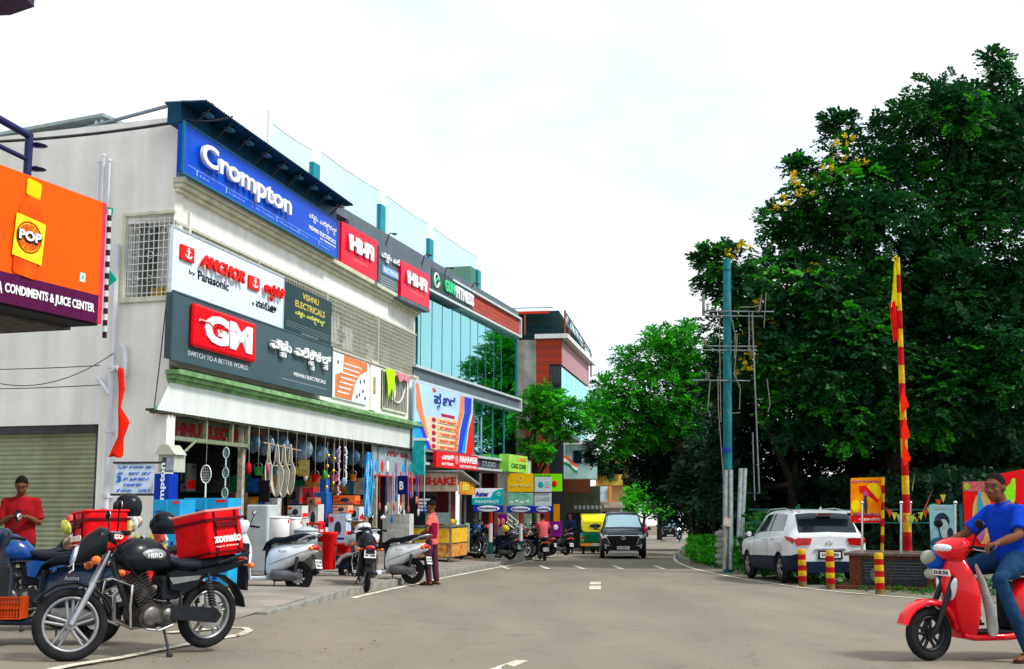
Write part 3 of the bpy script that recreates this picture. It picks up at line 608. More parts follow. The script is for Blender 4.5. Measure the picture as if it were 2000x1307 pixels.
# balcony poster, pillars, ornamental grille
r = brd(FA, 651, 717, 700, 779, .04); r = (r[0], r[1], ZP+.28, ZG0-.04); pb, w_, h_ = board('flex_poster', 'white and orange product poster between the grey board and balcony grille', FA, r, .05, .03, mat('poster_white', (.75, .82, .88), .5, var=.05), cat='poster')
org = mat('poster_orange', (.72, .22, .08), .5, var=.15, scale=4)
MB().prism([(w_*.28, h_), (w_*.98, h_*.99), (w_*.98, h_*.80), (w_*.75, h_*.65), (w_*.6, h_*.38), (w_*.52, h_*.02), (w_*.05, h_*.02), (w_*.05, h_*.5), (w_*.26, h_*.62)], -.004, 0).build('print', org, pb)
for k in range(7): MB().box(w_*(.30-.03*k), w_*(.80-.06*k), -.006, -.002, h_*(.80-.11*k), h_*(.83-.11*k)).build('print_line', white_p, pb)
for x, z in ((.78, .5), (.9, .55), (.75, .2), (.86, .3), (.93, .15), (.68, .14), (.12, .8)): MB().ball((w_*x, -.004, h_*z), (.06, .004, .05), 8).build('print', slate, pb)
for x in (FA.t(726, 740), FA.t(806, 790)):
    MB().box(x-.22, x+.22, -.06, .02, ZP+.18, ZG0-.02).build('balcony_pillar', white_wall, BA, bevel=.01); MB().box(x-.26, x+.26, -.1, .03, ZG0-.02, ZG0+.06).build('pillar_cap', cream, BA, bevel=.01)
    MB().box(x-.06, x+.12, -.075, -.055, ZP+.62, ZP+1.05).build('ceramic_tile', mat('gold_tile', (.45, .32, .10), .4, var=.4, scale=14), BA, bevel=.01)
x0, x1 = FA.t(745, 750), FA.t(792, 780); mb = MB().box(x0, x1, -.05, -.02, ZG0-.12, ZG0-.07).box(x0, x1, -.05, -.02, ZP+.28, ZP+.33)
MB().box(x0-.05, x1+.05, .0, .02-.03, ZP+.3, ZG0-.08).build('grille_recess', mat('recess', (.10, .09, .07), .9), BA)
for i in range(16): x = x0+(x1-x0)*i/15; mb.box(x-.012, x+.012, -.045, -.025, ZP+.33, ZG0-.1)
cx = (x0+x1)/2; mb.torus((cx-.35, -.06, ZP+.85), .26, .03, 24, 6); mb.torus((cx+.1, -.06, ZG0-.1), .75, .03, 24, 6, a0=PI, a1=2*PI)
mb.build('balcony_grille', mat('cream_iron', (.66, .66, .58), .5), BA, kind='stuff')
def drape(name, label, F, t0, t1, z1, z0, y, m, fold=5):
    th = []; nx, nz_ = 14, 10; vs = []
    for j in range(nz_+1):
        for i in range(nx+1):
            u, v = i/nx, j/nz_; vs.append((t0+(t1-t0)*(u*(1-.25*v)+.1*v), y-.03*math.sin(u*PI*fold+v*2)-.04*v, z1+(z0-z1)*v*(.75+.25*math.sin(u*7+1))))
    mb = MB().add(vs, [(j*(nx+1)+i, j*(nx+1)+i+1, (j+1)*(nx+1)+i+1, (j+1)*(nx+1)+i) for j in range(nz_) for i in range(nx)], 0, True)
    o = mb.build(name, m); o.matrix_world = F.M; sm = o.modifiers.new('thick', 'SOLIDIFY'); sm.thickness = .006; return tag(o, label, 'cloth')
drape('washing', 'lime green cloth hung over the ornamental balcony grille', FA, x0-.05, x0+.75, ZG0-.03, ZP+.5, -.13, mat('lime_cloth', (.45, .85, .01), .8))
drape('washing', 'dark maroon and pink cloth on the rail right of the lime green cloth', FA, x0+.85, x1+.1, ZG0-.03, ZG0-.32, -.12, mat('pink_cloth', (.55, .2, .25), .8))
# red fan-maker boxes on the grey band
def hifi(pl, pr, yt, yb, label, sub):
    r = brd(FB, pl, pr, yt, yb, .35); th, w_, h_ = board('red_sign_box', label, FB, r, .35, .2, mat('hifi_red', (.78, .005, .04), .22, var=.05), group='red sign boxes on the roof band')
    text('Hi-Fi', w_*.16, w_*.84, h_*.42, h_*.78, -.03, white_p, th, depth=.04, bold=.07, spacing=.92); text(sub, w_*.28, w_*.72, h_*.22, h_*.28, -.003, mat('pink_print', (.8, .25, .25), .4), th, bold=.01)
    MB().box(-.05, w_+.02, -.01, .2, -.1, -.01).build('base_rail', grey_p, th); return th
hifi(668, 737, 432, 518, 'red sign box with white letters, directly right of the blue board', 'SWITCH IT')
hifi(784, 839, 508, 578, 'red sign box with white letters, nearer the fitness lettering', 'SWITCH')
r = brd(FB, 740, 782, 480, 560, .25); kb_, w_, h_ = board('band_sign', 'grey panel with white and blue letters between the two red sign boxes', FB, r, .25, .2, mat('band_slate', (.10, .14, .17), .5, var=.1))
kannada(VISHNU_K[:6], w_*.05, w_*.9, h_*.66, h_*.9, -.03, white_p, kb_, depth=.03, bold=.012)
MB().box(w_*.15, w_*.88, -.02, 0, h_*.38, h_*.58).build('panel', mat('blue_lit', (.15, .4, .75), .4), kb_); text('ELECTRICALS', w_*.2, w_*.85, h_*.42, h_*.53, -.023, white_p, kb_, bold=.02)
for k in range(4): MB().box(w_*.1, w_*.9, -.003, 0, h_*(.1+.06*k), h_*(.12+.06*k)).build('print_line', greyl, kb_)
gx0, gx1 = FB.t(842, 560), FB.t(922, 590); th = thing('fitness_sign', 'gym lettering in green and white on the dark grey band', 'sign', FB.P(gx0, -.02, zt0+.05), FB.a); w_ = gx1-gx0; h_ = zt1-zt0-.05
MB().box(0, w_, 0, .04, 0, h_).build('panel', mat('band_dark', (.05, .085, .085), .5, var=.1), th)
grn = mat('green_letter', (.05, .62, .25), .35); MB().torus((w_*.09, -.02, h_*.52), h_*.3, .035, 20, 6).build('logo_ring', white_p, th); MB().tube([(w_*.05, -.04, h_*.42), (w_*.1, -.04, h_*.62), (w_*.16, -.04, h_*.5), (w_*.13, -.04, h_*.3)], .035, 6).build('logo_mark', grn, th)
text('GUN', w_*.27, w_*.49, h_*.26, h_*.78, -.02, grn, th, depth=.05, bold=.05); text('FITNESS', w_*.53, w_*.985, h_*.20, h_*.76, -.02, white_p, th, depth=.05, bold=.04)
# tall poster on the first floor glass
r = brd(FB, 812, 925, 745, 870, .02); t0_, t1_ = FB.t(809, 800, .1), FB.t(924, 850, .1); th = thing('flex_banner', 'tall blue and orange banner with five listed lines on the first floor glass', 'banner', FB.P(t0_, -.1, zm1), FB.a); w_ = t1_-t0_; h_ = zb0-zm1-.02
MB().box(0, w_, 0, .05, 0, h_).build('panel', mat('banner_pale', (.45, .68, .85), .5, var=.1, scale=.6), th)
def poly(th, pts, m, y=-.003, name='print', d=.003): return MB().prism([(w_*a, h_*b) for a, b in pts], y, y+d).build(name, m, th)
o1, o2, b1_, b2_, cr1 = mat('b_orange', (.85, .25, .10), .5), mat('b_red', (.85, .02, .01), .5), mat('b_blue', (.02, .06, .62), .5), mat('b_cyan', (.02, .35, .8), .5), mat('b_cream', (.75, .62, .42), .5)
poly(th, [(.0, .38), (.06, .40), (.24, .0), (.0, .0)], b2_); poly(th, [(.06, .38), (.10, .40), (.27, .0), (.2, .0)], b1_, -.005)
poly(th, [(.02, .98), (.06, .98), (.14, .5), (.24, .1), (.3, .0), (.26, 0), (.10, .42), (.03, .6)], o1, -.007)
poly(th, [(.14, .5), (.72, .55), (.68, .25), (.64, .0), (.30, .0), (.22, .2)], cr1, -.002)
poly(th, [(.76, .98), (.83, .98), (.82, .7), (.74, .4), (.70, 0), (.64, 0), (.68, .4), (.74, .7)], o1, -.005)
poly(th, [(.83, .98), (.97, .98), (.96, .75), (.88, .45), (.80, .0), (.71, .0), (.76, .4), (.83, .7)], b1_, -.004); poly(th, [(.88, .5), (.92, .6), (.84, .0), (.78, 0)], b2_, -.007)
poly(th, [(1, .98), (.99, .7), (.92, .45), (.86, .0), (1, .0)], o2, -.003)
kannada([('ಪ', 0, 0, 1), ('ರ', .35, -.45, .5), ('ಖ', .95, 0, 1), ('ರ', 1.8, 0, 1)], w_*.30, w_*.66, h_*.64, h_*.92, -.006, navy, th, bold=.03)
poly(th, [(.42, .6), (.65, .6), (.65, .55), (.42, .55)], mat('b_maroon', (.5, .01, .06), .5), -.006); poly(th, [(.27, .97), (.31, 1.0-.02), (.34, .93), (.29, .90)], redl, -.006)
for k in range(5):
    z = .47-.105*k; MB().ball((w_*.30, -.006, h_*z), (w_*.035, .004, h_*.038), 10).build('bullet_mark', mat('b_maroon', (.5, .01, .06), .5), th)
    poly(th, [(.36, z+.03), (.70, z+.03), (.70, z-.03), (.36, z-.03)], mat('b_peach', (.82, .5, .25), .5), -.004); kannada([(c, i*.8, 0, 1) for i, c in enumerate('ಕನ್ನಡದಿನಪತ್ರಿಕೆ'[k:k+7])], w_*.40, w_*.67, h_*(z-.02), h_*(z+.022), -.006, redl, th)
    poly(th, [(.36, z-.035), (.72, z-.035), (.72, z-.042), (.36, z-.042)], ink, -.006)
# red board on the lower band, grey panel, cake sign, small sign
r = brd(FB, 852, 934, 880, 912, .25); th, w_, h_ = board('red_signboard', 'red board with white lettering on the lower band under the tall banner', FB, r, .25, .1, red_p)
kannada([('ಮ', 0, 0, 1), ('ಹಾ', .9, 0, 1), ('ವೀ', 1.8, 0, 1), ('ರ್', 2.8, 0, 1)], w_*.12, w_*.40, h_*.50, h_*.85, -.004, white_p, th, bold=.04); text('MAHAVEER', w_*.53, w_*.98, h_*.42, h_*.86, -.004, white_p, th, bold=.04)
text('BATTERIES', w_*.12, w_*.38, h_*.16, h_*.32, -.004, white_p, th, bold=.02); text('ELECTRONICS MALL', w_*.54, w_*.97, h_*.10, h_*.27, -.004, white_p, th, bold=.02)
MB().ball((w_*.46, -.004, h_*.55), (w_*.04, .006, h_*.3), 10).build('emblem', mat('pink_print', (.8, .25, .25), .4), th)
text('STUDIO', FB.t(942, 908)-0, FB.t(968, 908), 2.55, 2.72, -.0, greyl, BB)
th = thing('cake_sign', 'lime and yellow cake shop box sign above the row of parked bikes', 'sign', FB.P(FB.t(978, 905), -.3, zm0-.0), FB.a); w_ = FB.t(1016, 905, .3)-FB.t(978, 905, .3); h_ = .62
MB().box(0, w_, 0, .35, 0, h_).build('panel', mat('lime_panel', (.18, .72, .08), .4, col2=(.55, .75, .1), scale=1.2), th, bevel=.01)
text('CAKE ZONE', w_*.12, w_*.9, h_*.22, h_*.5, -.004, mat('dark_green_letter', (.01, .15, .03), .4), th, bold=.03); text('CAKES', w_*.45, w_*.9, h_*.66, h_*.88, -.004, mat('orange_letter', (.8, .25, .02), .4), th, bold=.03)
th = thing('small_signboard', 'small pale green panel standing right behind the lime cake sign', 'sign', FB.P(FB.t(1017, 905)+.2, -.1, zm0), FB.a); MB().box(0, .9, 0, .06, 0, .45).build('panel', mat('pale_green_panel', (.45, .65, .45), .4, var=.2, scale=5), th); MB().tube([(-.02, 0, 0), (-.02, 0, .5), (.92, 0, .48), (.92, 0, 0)], .02, 5).build('frame', trim_m, th)
th = thing('blade_sign', 'narrow turquoise and white upright sign at the corner under the tall banner', 'sign', FB.P(FB.t(828, 900, .4), -.4, 2.1), FB.a)
MB().box(0, .12, 0, .35, 0, 1.0).build('panel', mat('turquoise', (.02, .42, .42), .4, var=.2), th); MB().box(-.03, .15, -.1, .3, .95, 1.02).build('bracket', white_p, th); text('I\nO\nI', .02, .1, .1, .8, -.003, white_p, th)
# sign above the right shop bay
th = thing('shop_fascia_sign', 'grey product board with red Kannada line over the right shop bay', 'sign', FA.P(FA.t(736, 890), .1, 2.05), FA.a); w_ = FA.t(817, 895)-FA.t(736, 890); h_ = .78
MB().box(0, w_, 0, .06, 0, h_).build('panel', mat('grey_blue_panel', (.30, .38, .40), .5, var=.2), th); MB().box(0, w_, -.01, .0, -.03, .0).build('edge_strip', redl, th)
kannada([(c, i*.85, 0, 1) for i, c in enumerate('ವಿದ್ಯುತ್ ಉಪಕರಣ')], w_*.3, w_*.8, h_*.66, h_*.88, -.004, mat('dull_red', (.4, .02, .02), .5), th)
for x, c in ((.07, b2_), (.2, redl), (.33, white_p), (.52, mat('mauve', (.4, .1, .3), .5)), (.7, b2_), (.86, mat('sea', (.02, .3, .4), .5))): MB().ball((w_*x, -.004, h_*.3), (.13, .006, .16), 9).build('print', c, th)
# left fascia sign partly hidden by beam
th = thing('old_shop_sign', 'weathered olive shop name board with dark red letters under the canopy', 'sign', FA.P(.35, .5, 2.42), FA.a); MB().box(0, 5.2, 0, .05, 0, .42).build('panel', mat('olive_board', (.18, .18, .12), .7, var=.3), th)
text('VISHNU ELECTRICALS', .25, 4.9, .1, .34, -.004, mat('dull_red', (.4, .02, .02), .5), th, bold=.05)
# ---------------- orange drink hoarding on the neighbouring shop ----------------
c0 = W(203, 520, 15.5); c1_ = W(-8, 520, 13.67); an = math.atan2(c0.y-c1_.y, c0.x-c1_.x); FO = Frame(c0.x, c0.y, an)
zt = FO.z(203, 396); zb = FO.z(203, 634); zmid = FO.z(187, 576); ob = thing('drink_hoarding', 'orange drink hoarding with bottle picture over the neighbouring juice shop', 'hoarding', FO.P(0, 0, zb), FO.a)
H = zt-zb; hm = zmid-zb; orange = mat('orange_flex', (.92, .105, .0), .35, var=.06, scale=.5)
MB().box(-5, -.08, 0, .06, hm, H).build('panel', orange, ob); MB().box(-5, -.08, 0, .06, 0, hm).build('name_panel', mat('maroon_flex', (.085, .005, .05), .4, var=.15), ob)
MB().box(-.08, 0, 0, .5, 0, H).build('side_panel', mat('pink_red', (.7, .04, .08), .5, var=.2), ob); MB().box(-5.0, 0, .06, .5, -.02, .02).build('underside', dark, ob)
tx = lambda px, py: FO.t(px, py)
text('CONDIMENTS & JUICE CENTER', tx(8, 575), tx(183, 605), hm*.26, hm*.66, -.004, white_p, ob, bold=.03); text('A', tx(-7, 570), tx(3, 572), hm*.28, hm*.66, -.004, white_p, ob, bold=.03)
bx = tx(50, 450); yl = mat('bottle_yellow', (.95, .62, .0), .3, var=.05); sc_ = (tx(90, 450)-tx(10, 450))
bot = FO.z(45, 540)-zb; top = FO.z(58, 350)-zb; hh = top-bot; Mb = Matrix.Translation((bx, -.012, bot)) @ Matrix.Rotation(R_(5), 4, 'Y') @ Matrix.Diagonal((1.3, .06, 1, 1))
MB().lathe([(0, 0), (.12*hh, 0), (.135*hh, .03*hh), (.14*hh, .25*hh), (.15*hh, .55*hh), (.13*hh, .68*hh), (.065*hh, .80*hh), (.06*hh, .84*hh)], 20).build('bottle_print', mat('bottle_red', (.80, .03, .0), .25, col2=(.9, .12, .0), scale=2.5), ob, M=Mb)
MB().lathe([(.062*hh, .83*hh), (.085*hh, .84*hh), (.085*hh, .98*hh), (.07*hh, 1.0*hh), (0, 1.0*hh)], 16).build('cap_print', yl, ob, M=Mb)
MB().box(-.215*hh, .215*hh, -.16*hh*16, -.155*hh*16, .17*hh, .60*hh).build('label_print', mat('label_yellow', (.88, .85, .02), .35, var=.05), ob, M=Matrix.Translation((bx, .16*hh*16*.06-.028, bot)) @ Matrix.Rotation(R_(5), 4, 'Y') @ Matrix.Diagonal((1, .06, 1, 1)))
lc = (bx+.03, bot+.40*hh); mb = MB(); nn = 12
for i in range(nn):
    a, b = 2*PI*i/nn+.04, 2*PI*(i+1)/nn-.04; mb.prism([(lc[0]+.015*math.cos((a+b)/2), lc[1]+.015*math.sin((a+b)/2)), (lc[0]+.165*hh*math.cos(a), lc[1]+.135*hh*math.sin(a)), (lc[0]+.165*hh*math.cos(b), lc[1]+.135*hh*math.sin(b))], -.036, -.031)
mb.build('fruit_print', mat('fruit', (.85, .12, .01), .4), ob); MB().torus((0, 0, 0), .155*hh, .008*hh, 24, 4, flat=.2).build('ring_print', redl, ob, M=Matrix.Translation((lc[0], -.034, lc[1])) @ Matrix.Diagonal((1.15, 1, 1, 1)))
text('POP', lc[0]-.175*hh, lc[0]+.185*hh, lc[1]-.06*hh, lc[1]+.06*hh, -.042, ink, ob, bold=.11, depth=.003); text('POP', lc[0]-.16*hh, lc[0]+.165*hh, lc[1]-.04*hh, lc[1]+.06*hh, -.047, white_p, ob, bold=.04, depth=.003)
q = tx(161, 540); zq = FO.z(161, 541)-zb; MB().box(q-.05, q+.05, -.004, 0, zq-.06, zq+.05).build('mark_print', white_p, ob); MB().box(q-.022, q+.022, -.007, -.003, zq-.03, zq+.02).build('mark_print', mat('green_letter', (.05, .62, .25), .35), ob)
# railing, roof slab and soffit of that shop
nb = thing('juice_shop', 'neighbouring juice shop front with dark soffit and blue steel railing frame', 'building', FO.P(0, 0, 0), FO.a)
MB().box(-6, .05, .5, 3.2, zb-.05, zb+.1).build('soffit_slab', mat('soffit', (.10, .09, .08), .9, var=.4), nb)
rb = mat('railing_blue', (.03, .035, .12), .45, metal=.3)
mb = MB().tube([(-5, .3, zt+1.0), (-1.15, .3, zt+.60)], .045, 6).tube([(-5, .3, zt+.55), (-1.15, .3, zt+.30)], .03, 6); mb.build('railing', rb, nb)
for x in (-1.15, -2.2): MB().cyl((x, .3, zt-.3), (x, .3, zt+.63+(x < -2)*.1), .05, n=6).build('railing_post', rb, nb)
for z in (zt+.5, zt+.2): MB().lathe([(.02, 0), (.13, .02), (.02, .06)], 8).build('insulator', rb, nb, M=Matrix.Translation((-1.0, .3, z)))
MB().box(-3.4, -1.4, .9, 1.0, zt-.5, zt+.45).build('window_board', mat('board_frame', (.4, .36, .3), .6, var=.2), nb)
ov = thing('roof_overhang', 'purplish dark roof corner poking in at the upper left', 'roof corner', W(20, 30, 9.5)); MB().prism([(-1, -.04), (.0, .0), (.19, .07), (.19, .2), (-1, .2)], -1.6, 0).build('slab', mat('overhang', (.06, .04, .08), .6), ov)
# ---------------- vehicles ----------------
def wheel(parent, name, x, z, R, wdt, rim_m, spokes=5, tyre_r=.05, disc=False, y=0, steer=0, style='bike', tm=None):
    M = Matrix.Translation((x, y, z)) @ Matrix.Rotation(steer, 4, 'Z')
    mb = MB(); r = tyre_r; mb.torus((0, 0, 0), R-r, r, 36, 10, flat=wdt/2/r)
    root = mb.build(name, tm or rubber, parent, M=M)
    rim = MB(); rr = R-2*r; rim.torus((0, 0, 0), rr, .018, 32, 6, flat=max(.6, wdt*.42/.018)); mb2 = rim
    rim.cyl((0, -wdt*.45, 0), (0, wdt*.45, 0), .045, n=14)
    for k in range(spokes):
        a = 2*PI*k/spokes+.3; c, s = math.cos(a), math.sin(a)
        for o in ((-.028, .028) if style != 'single' else (0,)):
            rim.tube([(c*.03-s*o*.6, 0, s*.03+c*o*.6), (c*rr*.95-s*o, 0, s*rr*.95+c*o)], [.016, .013], 6)
    rim.build('rim', rim_m, root)
    if disc: MB().cyl((0, wdt*.5, 0), (0, wdt*.56, 0), R*.42, n=20).build('brake_drum', steel, root)
    return root
def mirror(parent, base, tip, m=None, face=(-1, 0, 0), bright=False, w_=.06):
    o = MB().tube([base, ((base[0]+tip[0])/2, (base[1]+tip[1])/2+.01*(1 if tip[1] > 0 else -1), (base[2]+tip[2])/2+.02), tip], .007, 5).build('mirror', black, parent)
    h = MB(); h.ball((tip[0], tip[1], tip[2]+.02), (.022, w_, .042), 12); h.build('shell', m or black, o)
    MB().ball((tip[0]+face[0]*.012, tip[1], tip[2]+.02), (.014, w_*.86, .035), 12).build('glass', mat('mirror_glass', (.9, .92, .95), .03, metal=1, var=0), o); return o
def nplate(parent, x, y, z, rot, s, w_=.20, h_=.09, name='number_plate'):
    M = Matrix.Translation((x, y, z)) @ rot.to_4x4()
    o = MB().box(-w_/2, w_/2, 0, .006, -h_/2, h_/2).build(name, plate_m, parent, M=M); ls = s.split('\n')
    for i, l in enumerate(ls):
        hh = h_*.8/len(ls); z1 = h_*.4-i*hh; text(l, -w_*.42, w_*.42, z1-hh*.85, z1-hh*.1, -.0, ink, o, bold=.03, depth=.003)
    return o
RF = Matrix.Rotation(PI/2, 3, 'Z').to_3x3(); RB = Matrix.Rotation(-PI/2, 3, 'Z').to_3x3()   # plate facing forward / backward
lens_c = mat('lens_clear', (.75, .8, .85), .05, metal=.3, var=0, coat=1); lens_r = mat('lens_red', (.45, .004, .008), .12, var=.2, coat=1); lens_o = mat('lens_orange', (.85, .16, .01), .15, var=.1, coat=1)
seat_m = mat('seat_vinyl', (.014, .018, .026), .45, var=.2, bump=.15, bscale=60); plast = mat('black_plastic', (.018, .02, .024), .5, var=.2)
alloy = mat('alloy', (.38, .39, .40), .35, metal=.8, var=.1); alloy_d = mat('alloy_dark', (.03, .03, .035), .4, metal=.5)
def paint(name, c, flake=.1): return mat('paint_'+name, c, .22, var=flake, scale=2, coat=.3, spec=.25)
def scooter(name, label, body, loc, rz, lean=0, plate='KA 03\nJR 2381', rimm=None, steer=0, group=None, seat=None, detail=True, stripe=None, fplate=None, under=None, wx=0):
    th = thing(name, label, 'scooter', loc, rz, group, tilt=(lean, 0)); B = body; under = under or plast; rimm = rimm or alloy_d
    wf = wheel(th, 'wheel', .63+wx, .235, .235, .09, rimm, 5, .046, steer=steer); wr = wheel(th, 'wheel', -.62, .23, .23, .1, rimm, 5, .05, disc=True)
    MB().sweep([(.63+wx+.275*math.cos(a), .235+.275*math.sin(a), a-PI/2+.0, .085-.012*abs(a-1.5), .03, 3) for a in [R_(q) for q in (172, 155, 130, 105, 80, 55, 35, 18)]], 14).build('front_fender', B, th)
    MB().tube([(.44, .07, .75), (.60+wx, .085, .30), (.64+wx, .08, .24)], [.028, .024, .02], 8).tube([(.44, -.07, .75), (.60+wx, -.085, .30), (.64+wx, -.08, .24)], [.028, .024, .02], 8).build('fork', alloy_d, th)
    # apron: front leg shield
    st = [(.36, .20, R_(60), .13, .03, 3), (.40, .28, R_(75), .17, .045, 3), (.43, .40, R_(82), .20, .055, 3), (.445, .55, R_(84), .215, .065, 2.6), (.44, .68, R_(90), .20, .07, 2.5), (.42, .79, R_(95), .15, .065, 2.4), (.40, .87, R_(100), .10, .055, 2.3)]
    st = [(x, z, a+PI/2-PI/2*1, hw, ht, p) for x, z, a, hw, ht, p in st]
    rings = []
    for x, z, a, hw, ht, p in st:
        ring = []
        for k in range(18):
            t_ = 2*PI*k/18; c, d = math.cos(t_), math.sin(t_); yy = hw*1.08*math.copysign(abs(c)**(2/p), c); xx = ht*math.copysign(abs(d)**.85, d)
            ring.append((x+xx-(.10*(abs(yy)/.2)**2 if True else 0), yy, z))
        rings.append(ring)
    ap = MB().loft(rings).build('apron', B, th)
    if detail:
        for s in (1, -1): MB().ball((0, 0, 0), (.022, .034, .11), 14).build('indicator', lens_c, ap, M=Matrix.Translation((.488, s*.098, .62)) @ Matrix.Rotation(s*R_(-22), 4, 'X') @ Matrix.Rotation(s*R_(20), 4, 'Z'))
        MB().box(.30, .34, -.15, .15, .32, .72).build('inner_panel', under, ap, bevel=.02)
    # floor, tunnel, body
    MB().sweep([(.40, .22, 0, .12, .03, 4), (.30, .20, 0, .17, .032, 4), (.0, .20, 0, .175, .035, 4), (-.16, .21, 0, .16, .04, 4)], 16, ).build('floorboard', B if not stripe else under, th)
    MB().sweep([(.38, .245, 0, .09, .012, 4), (.28, .237, 0, .15, .008, 4), (-.14, .242, 0, .155, .008, 4)], 12).build('floor_mat', rubber, th)
    rings = []
    for x, zb, zt, hw in ((-.12, .22, .60, .11), (-.17, .22, .66, .155), (-.28, .25, .70, .18), (-.42, .33, .715, .19), (-.58, .42, .72, .175), (-.72, .50, .725, .145), (-.84, .56, .72, .10), (-.90, .60, .70, .06)):
        ring = []
        for k in range(18):
            t_ = 2*PI*k/18; c, d = math.cos(t_), math.sin(t_); ring.append((x, hw*math.copysign(abs(c)**.75, c)*(1-.22*max(0, d)), (zb+zt)/2+(zt-zb)/2*math.copysign(abs(d)**.8, d)))
        rings.append(ring)
    bp = MB().loft(rings).build('body_panel', B, th)
    if detail:
        for s in (1, -1): MB().tube([(-.20, s*.172, .40), (-.40, s*.187, .47), (-.62, s*.168, .55), (-.80, s*.118, .62)], [.006, .012, .012, .006], 6, flat=.6).build('side_line', steel, bp)
        for s in (1, -1): text('Activa' if not stripe else 'Dio', -.5, -.36, -.02, .02, 0, steel, bp, M=Matrix.Translation((0, s*.192, .6)) @ (Matrix.Rotation(PI, 4, 'Z') @ Matrix.Translation((.86, 0, 0)) if s > 0 else Matrix()), name='badge')
    MB().sweep([(-.05, .62, R_(70), .06, .05, 2.6), (-.10, .72, R_(35), .105, .05, 2.6), (-.22, .765, R_(5), .135, .045, 2.8), (-.40, .77, R_(2), .15, .045, 2.8), (-.52, .80, R_(14), .155, .05, 2.8), (-.70, .83, R_(3), .14, .048, 2.8), (-.82, .82, R_(-14), .10, .04, 2.5)], 16).build('seat', seat or seat_m, th)
    MB().box(-.14, -.09, -.1, .1, .25, .68).build('seat_front', under, th, bevel=.02)
    MB().tube([(-.66, .15, .76), (-.80, .15, .82), (-.93, .09, .86), (-.95, 0, .865), (-.93, -.09, .86), (-.80, -.15, .82), (-.66, -.15, .76)], .016, 8).build('grab_rail', steel if not stripe else black, th)
    MB().ball((-.875, 0, .66), (.055, .11, .05), 12).build('tail_light', lens_r, th)
    for s in (1, -1): MB().ball((-.86, s*.125, .645), (.045, .035, .035), 8).build('indicator', lens_o, th)
    MB().sweep([(-.84, .55, R_(-50), .07, .012, 4), (-.92, .44, R_(-65), .075, .012, 4), (-.95, .33, R_(-75), .07, .012, 4)], 10).build('rear_mudguard', plast, th)
    nplate(th, -.945, 0, .42, Matrix.Rotation(R_(-90), 3, 'Z') @ Matrix.Rotation(R_(-12), 3, 'X'), plate, .20, .13)
    MB().tube([(-.25, 0, .30), (-.62, .10, .24)], [.07, .06], 10).tube([(-.25, .10, .26), (-.55, .12, .24), (-.68, .12, .25)], [.09, .08, .05], 10).build('engine', mat('engine_cast', (.16, .16, .16), .5, metal=.6, var=.3), th)
    MB().tube([(-.15, -.1, .17), (-.35, -.13, .19), (-.5, -.15, .24), (-.86, -.16, .32)], [.02, .03, .055, .05], 10).build('exhaust', plast, th)
    MB().tube([(-.62, .14, .26), (-.66, .15, .52)], .028, 8).build('shock_absorber', iron, th)
    # steering head
    hd = MB(); st = [(.40, .86, .09, .07), (.42, .91, .12, .11), (.42, .96, .135, .125), (.40, 1.01, .125, .11), (.37, 1.05, .08, .06)]
    rings = [[(x+hx*1.15*math.cos(2*PI*k/16), hw*1.3*math.sin(2*PI*k/16), z+.015) for k in range(16)] for x, z, hw, hx in st]
    Mst = Matrix.Translation((.40, 0, 0)) @ Matrix.Rotation(steer, 4, 'Z') @ Matrix.Translation((-.40, 0, 0))
    hb = hd.loft(rings).build('handlebar_cover', B, th, M=Mst)
    MB().ball((.505, 0, .975), (.06, .13, .045), 14).build('headlight', lens_c, hb)
    MB().tube([(.36, .11, .98), (.33, .22, .985), (.27, .34, .975)], .017, 8).tube([(.36, -.11, .98), (.33, -.22, .985), (.27, -.34, .975)], .017, 8).build('handlebar', black, hb)
    for s in (1, -1): MB().tube([(.345, s*.18, .98), (.36, s*.26, .965), (.32, s*.34, .955)], .006, 5).build('brake_lever', steel, hb)
    for s in (1, -1): mirror(hb, (.35, s*.19, .99), (.33, s*.27, 1.17))
    if fplate: nplate(ap, .535, 0, .76, Matrix.Rotation(R_(90), 3, 'Z') @ Matrix.Rotation(R_(12), 3, 'X'), fplate, .24, .055)
    MB().tube([(-.28, .1, .16), (-.33, .2, -.01)], .01, 6).build('stand', iron, th)
    return th
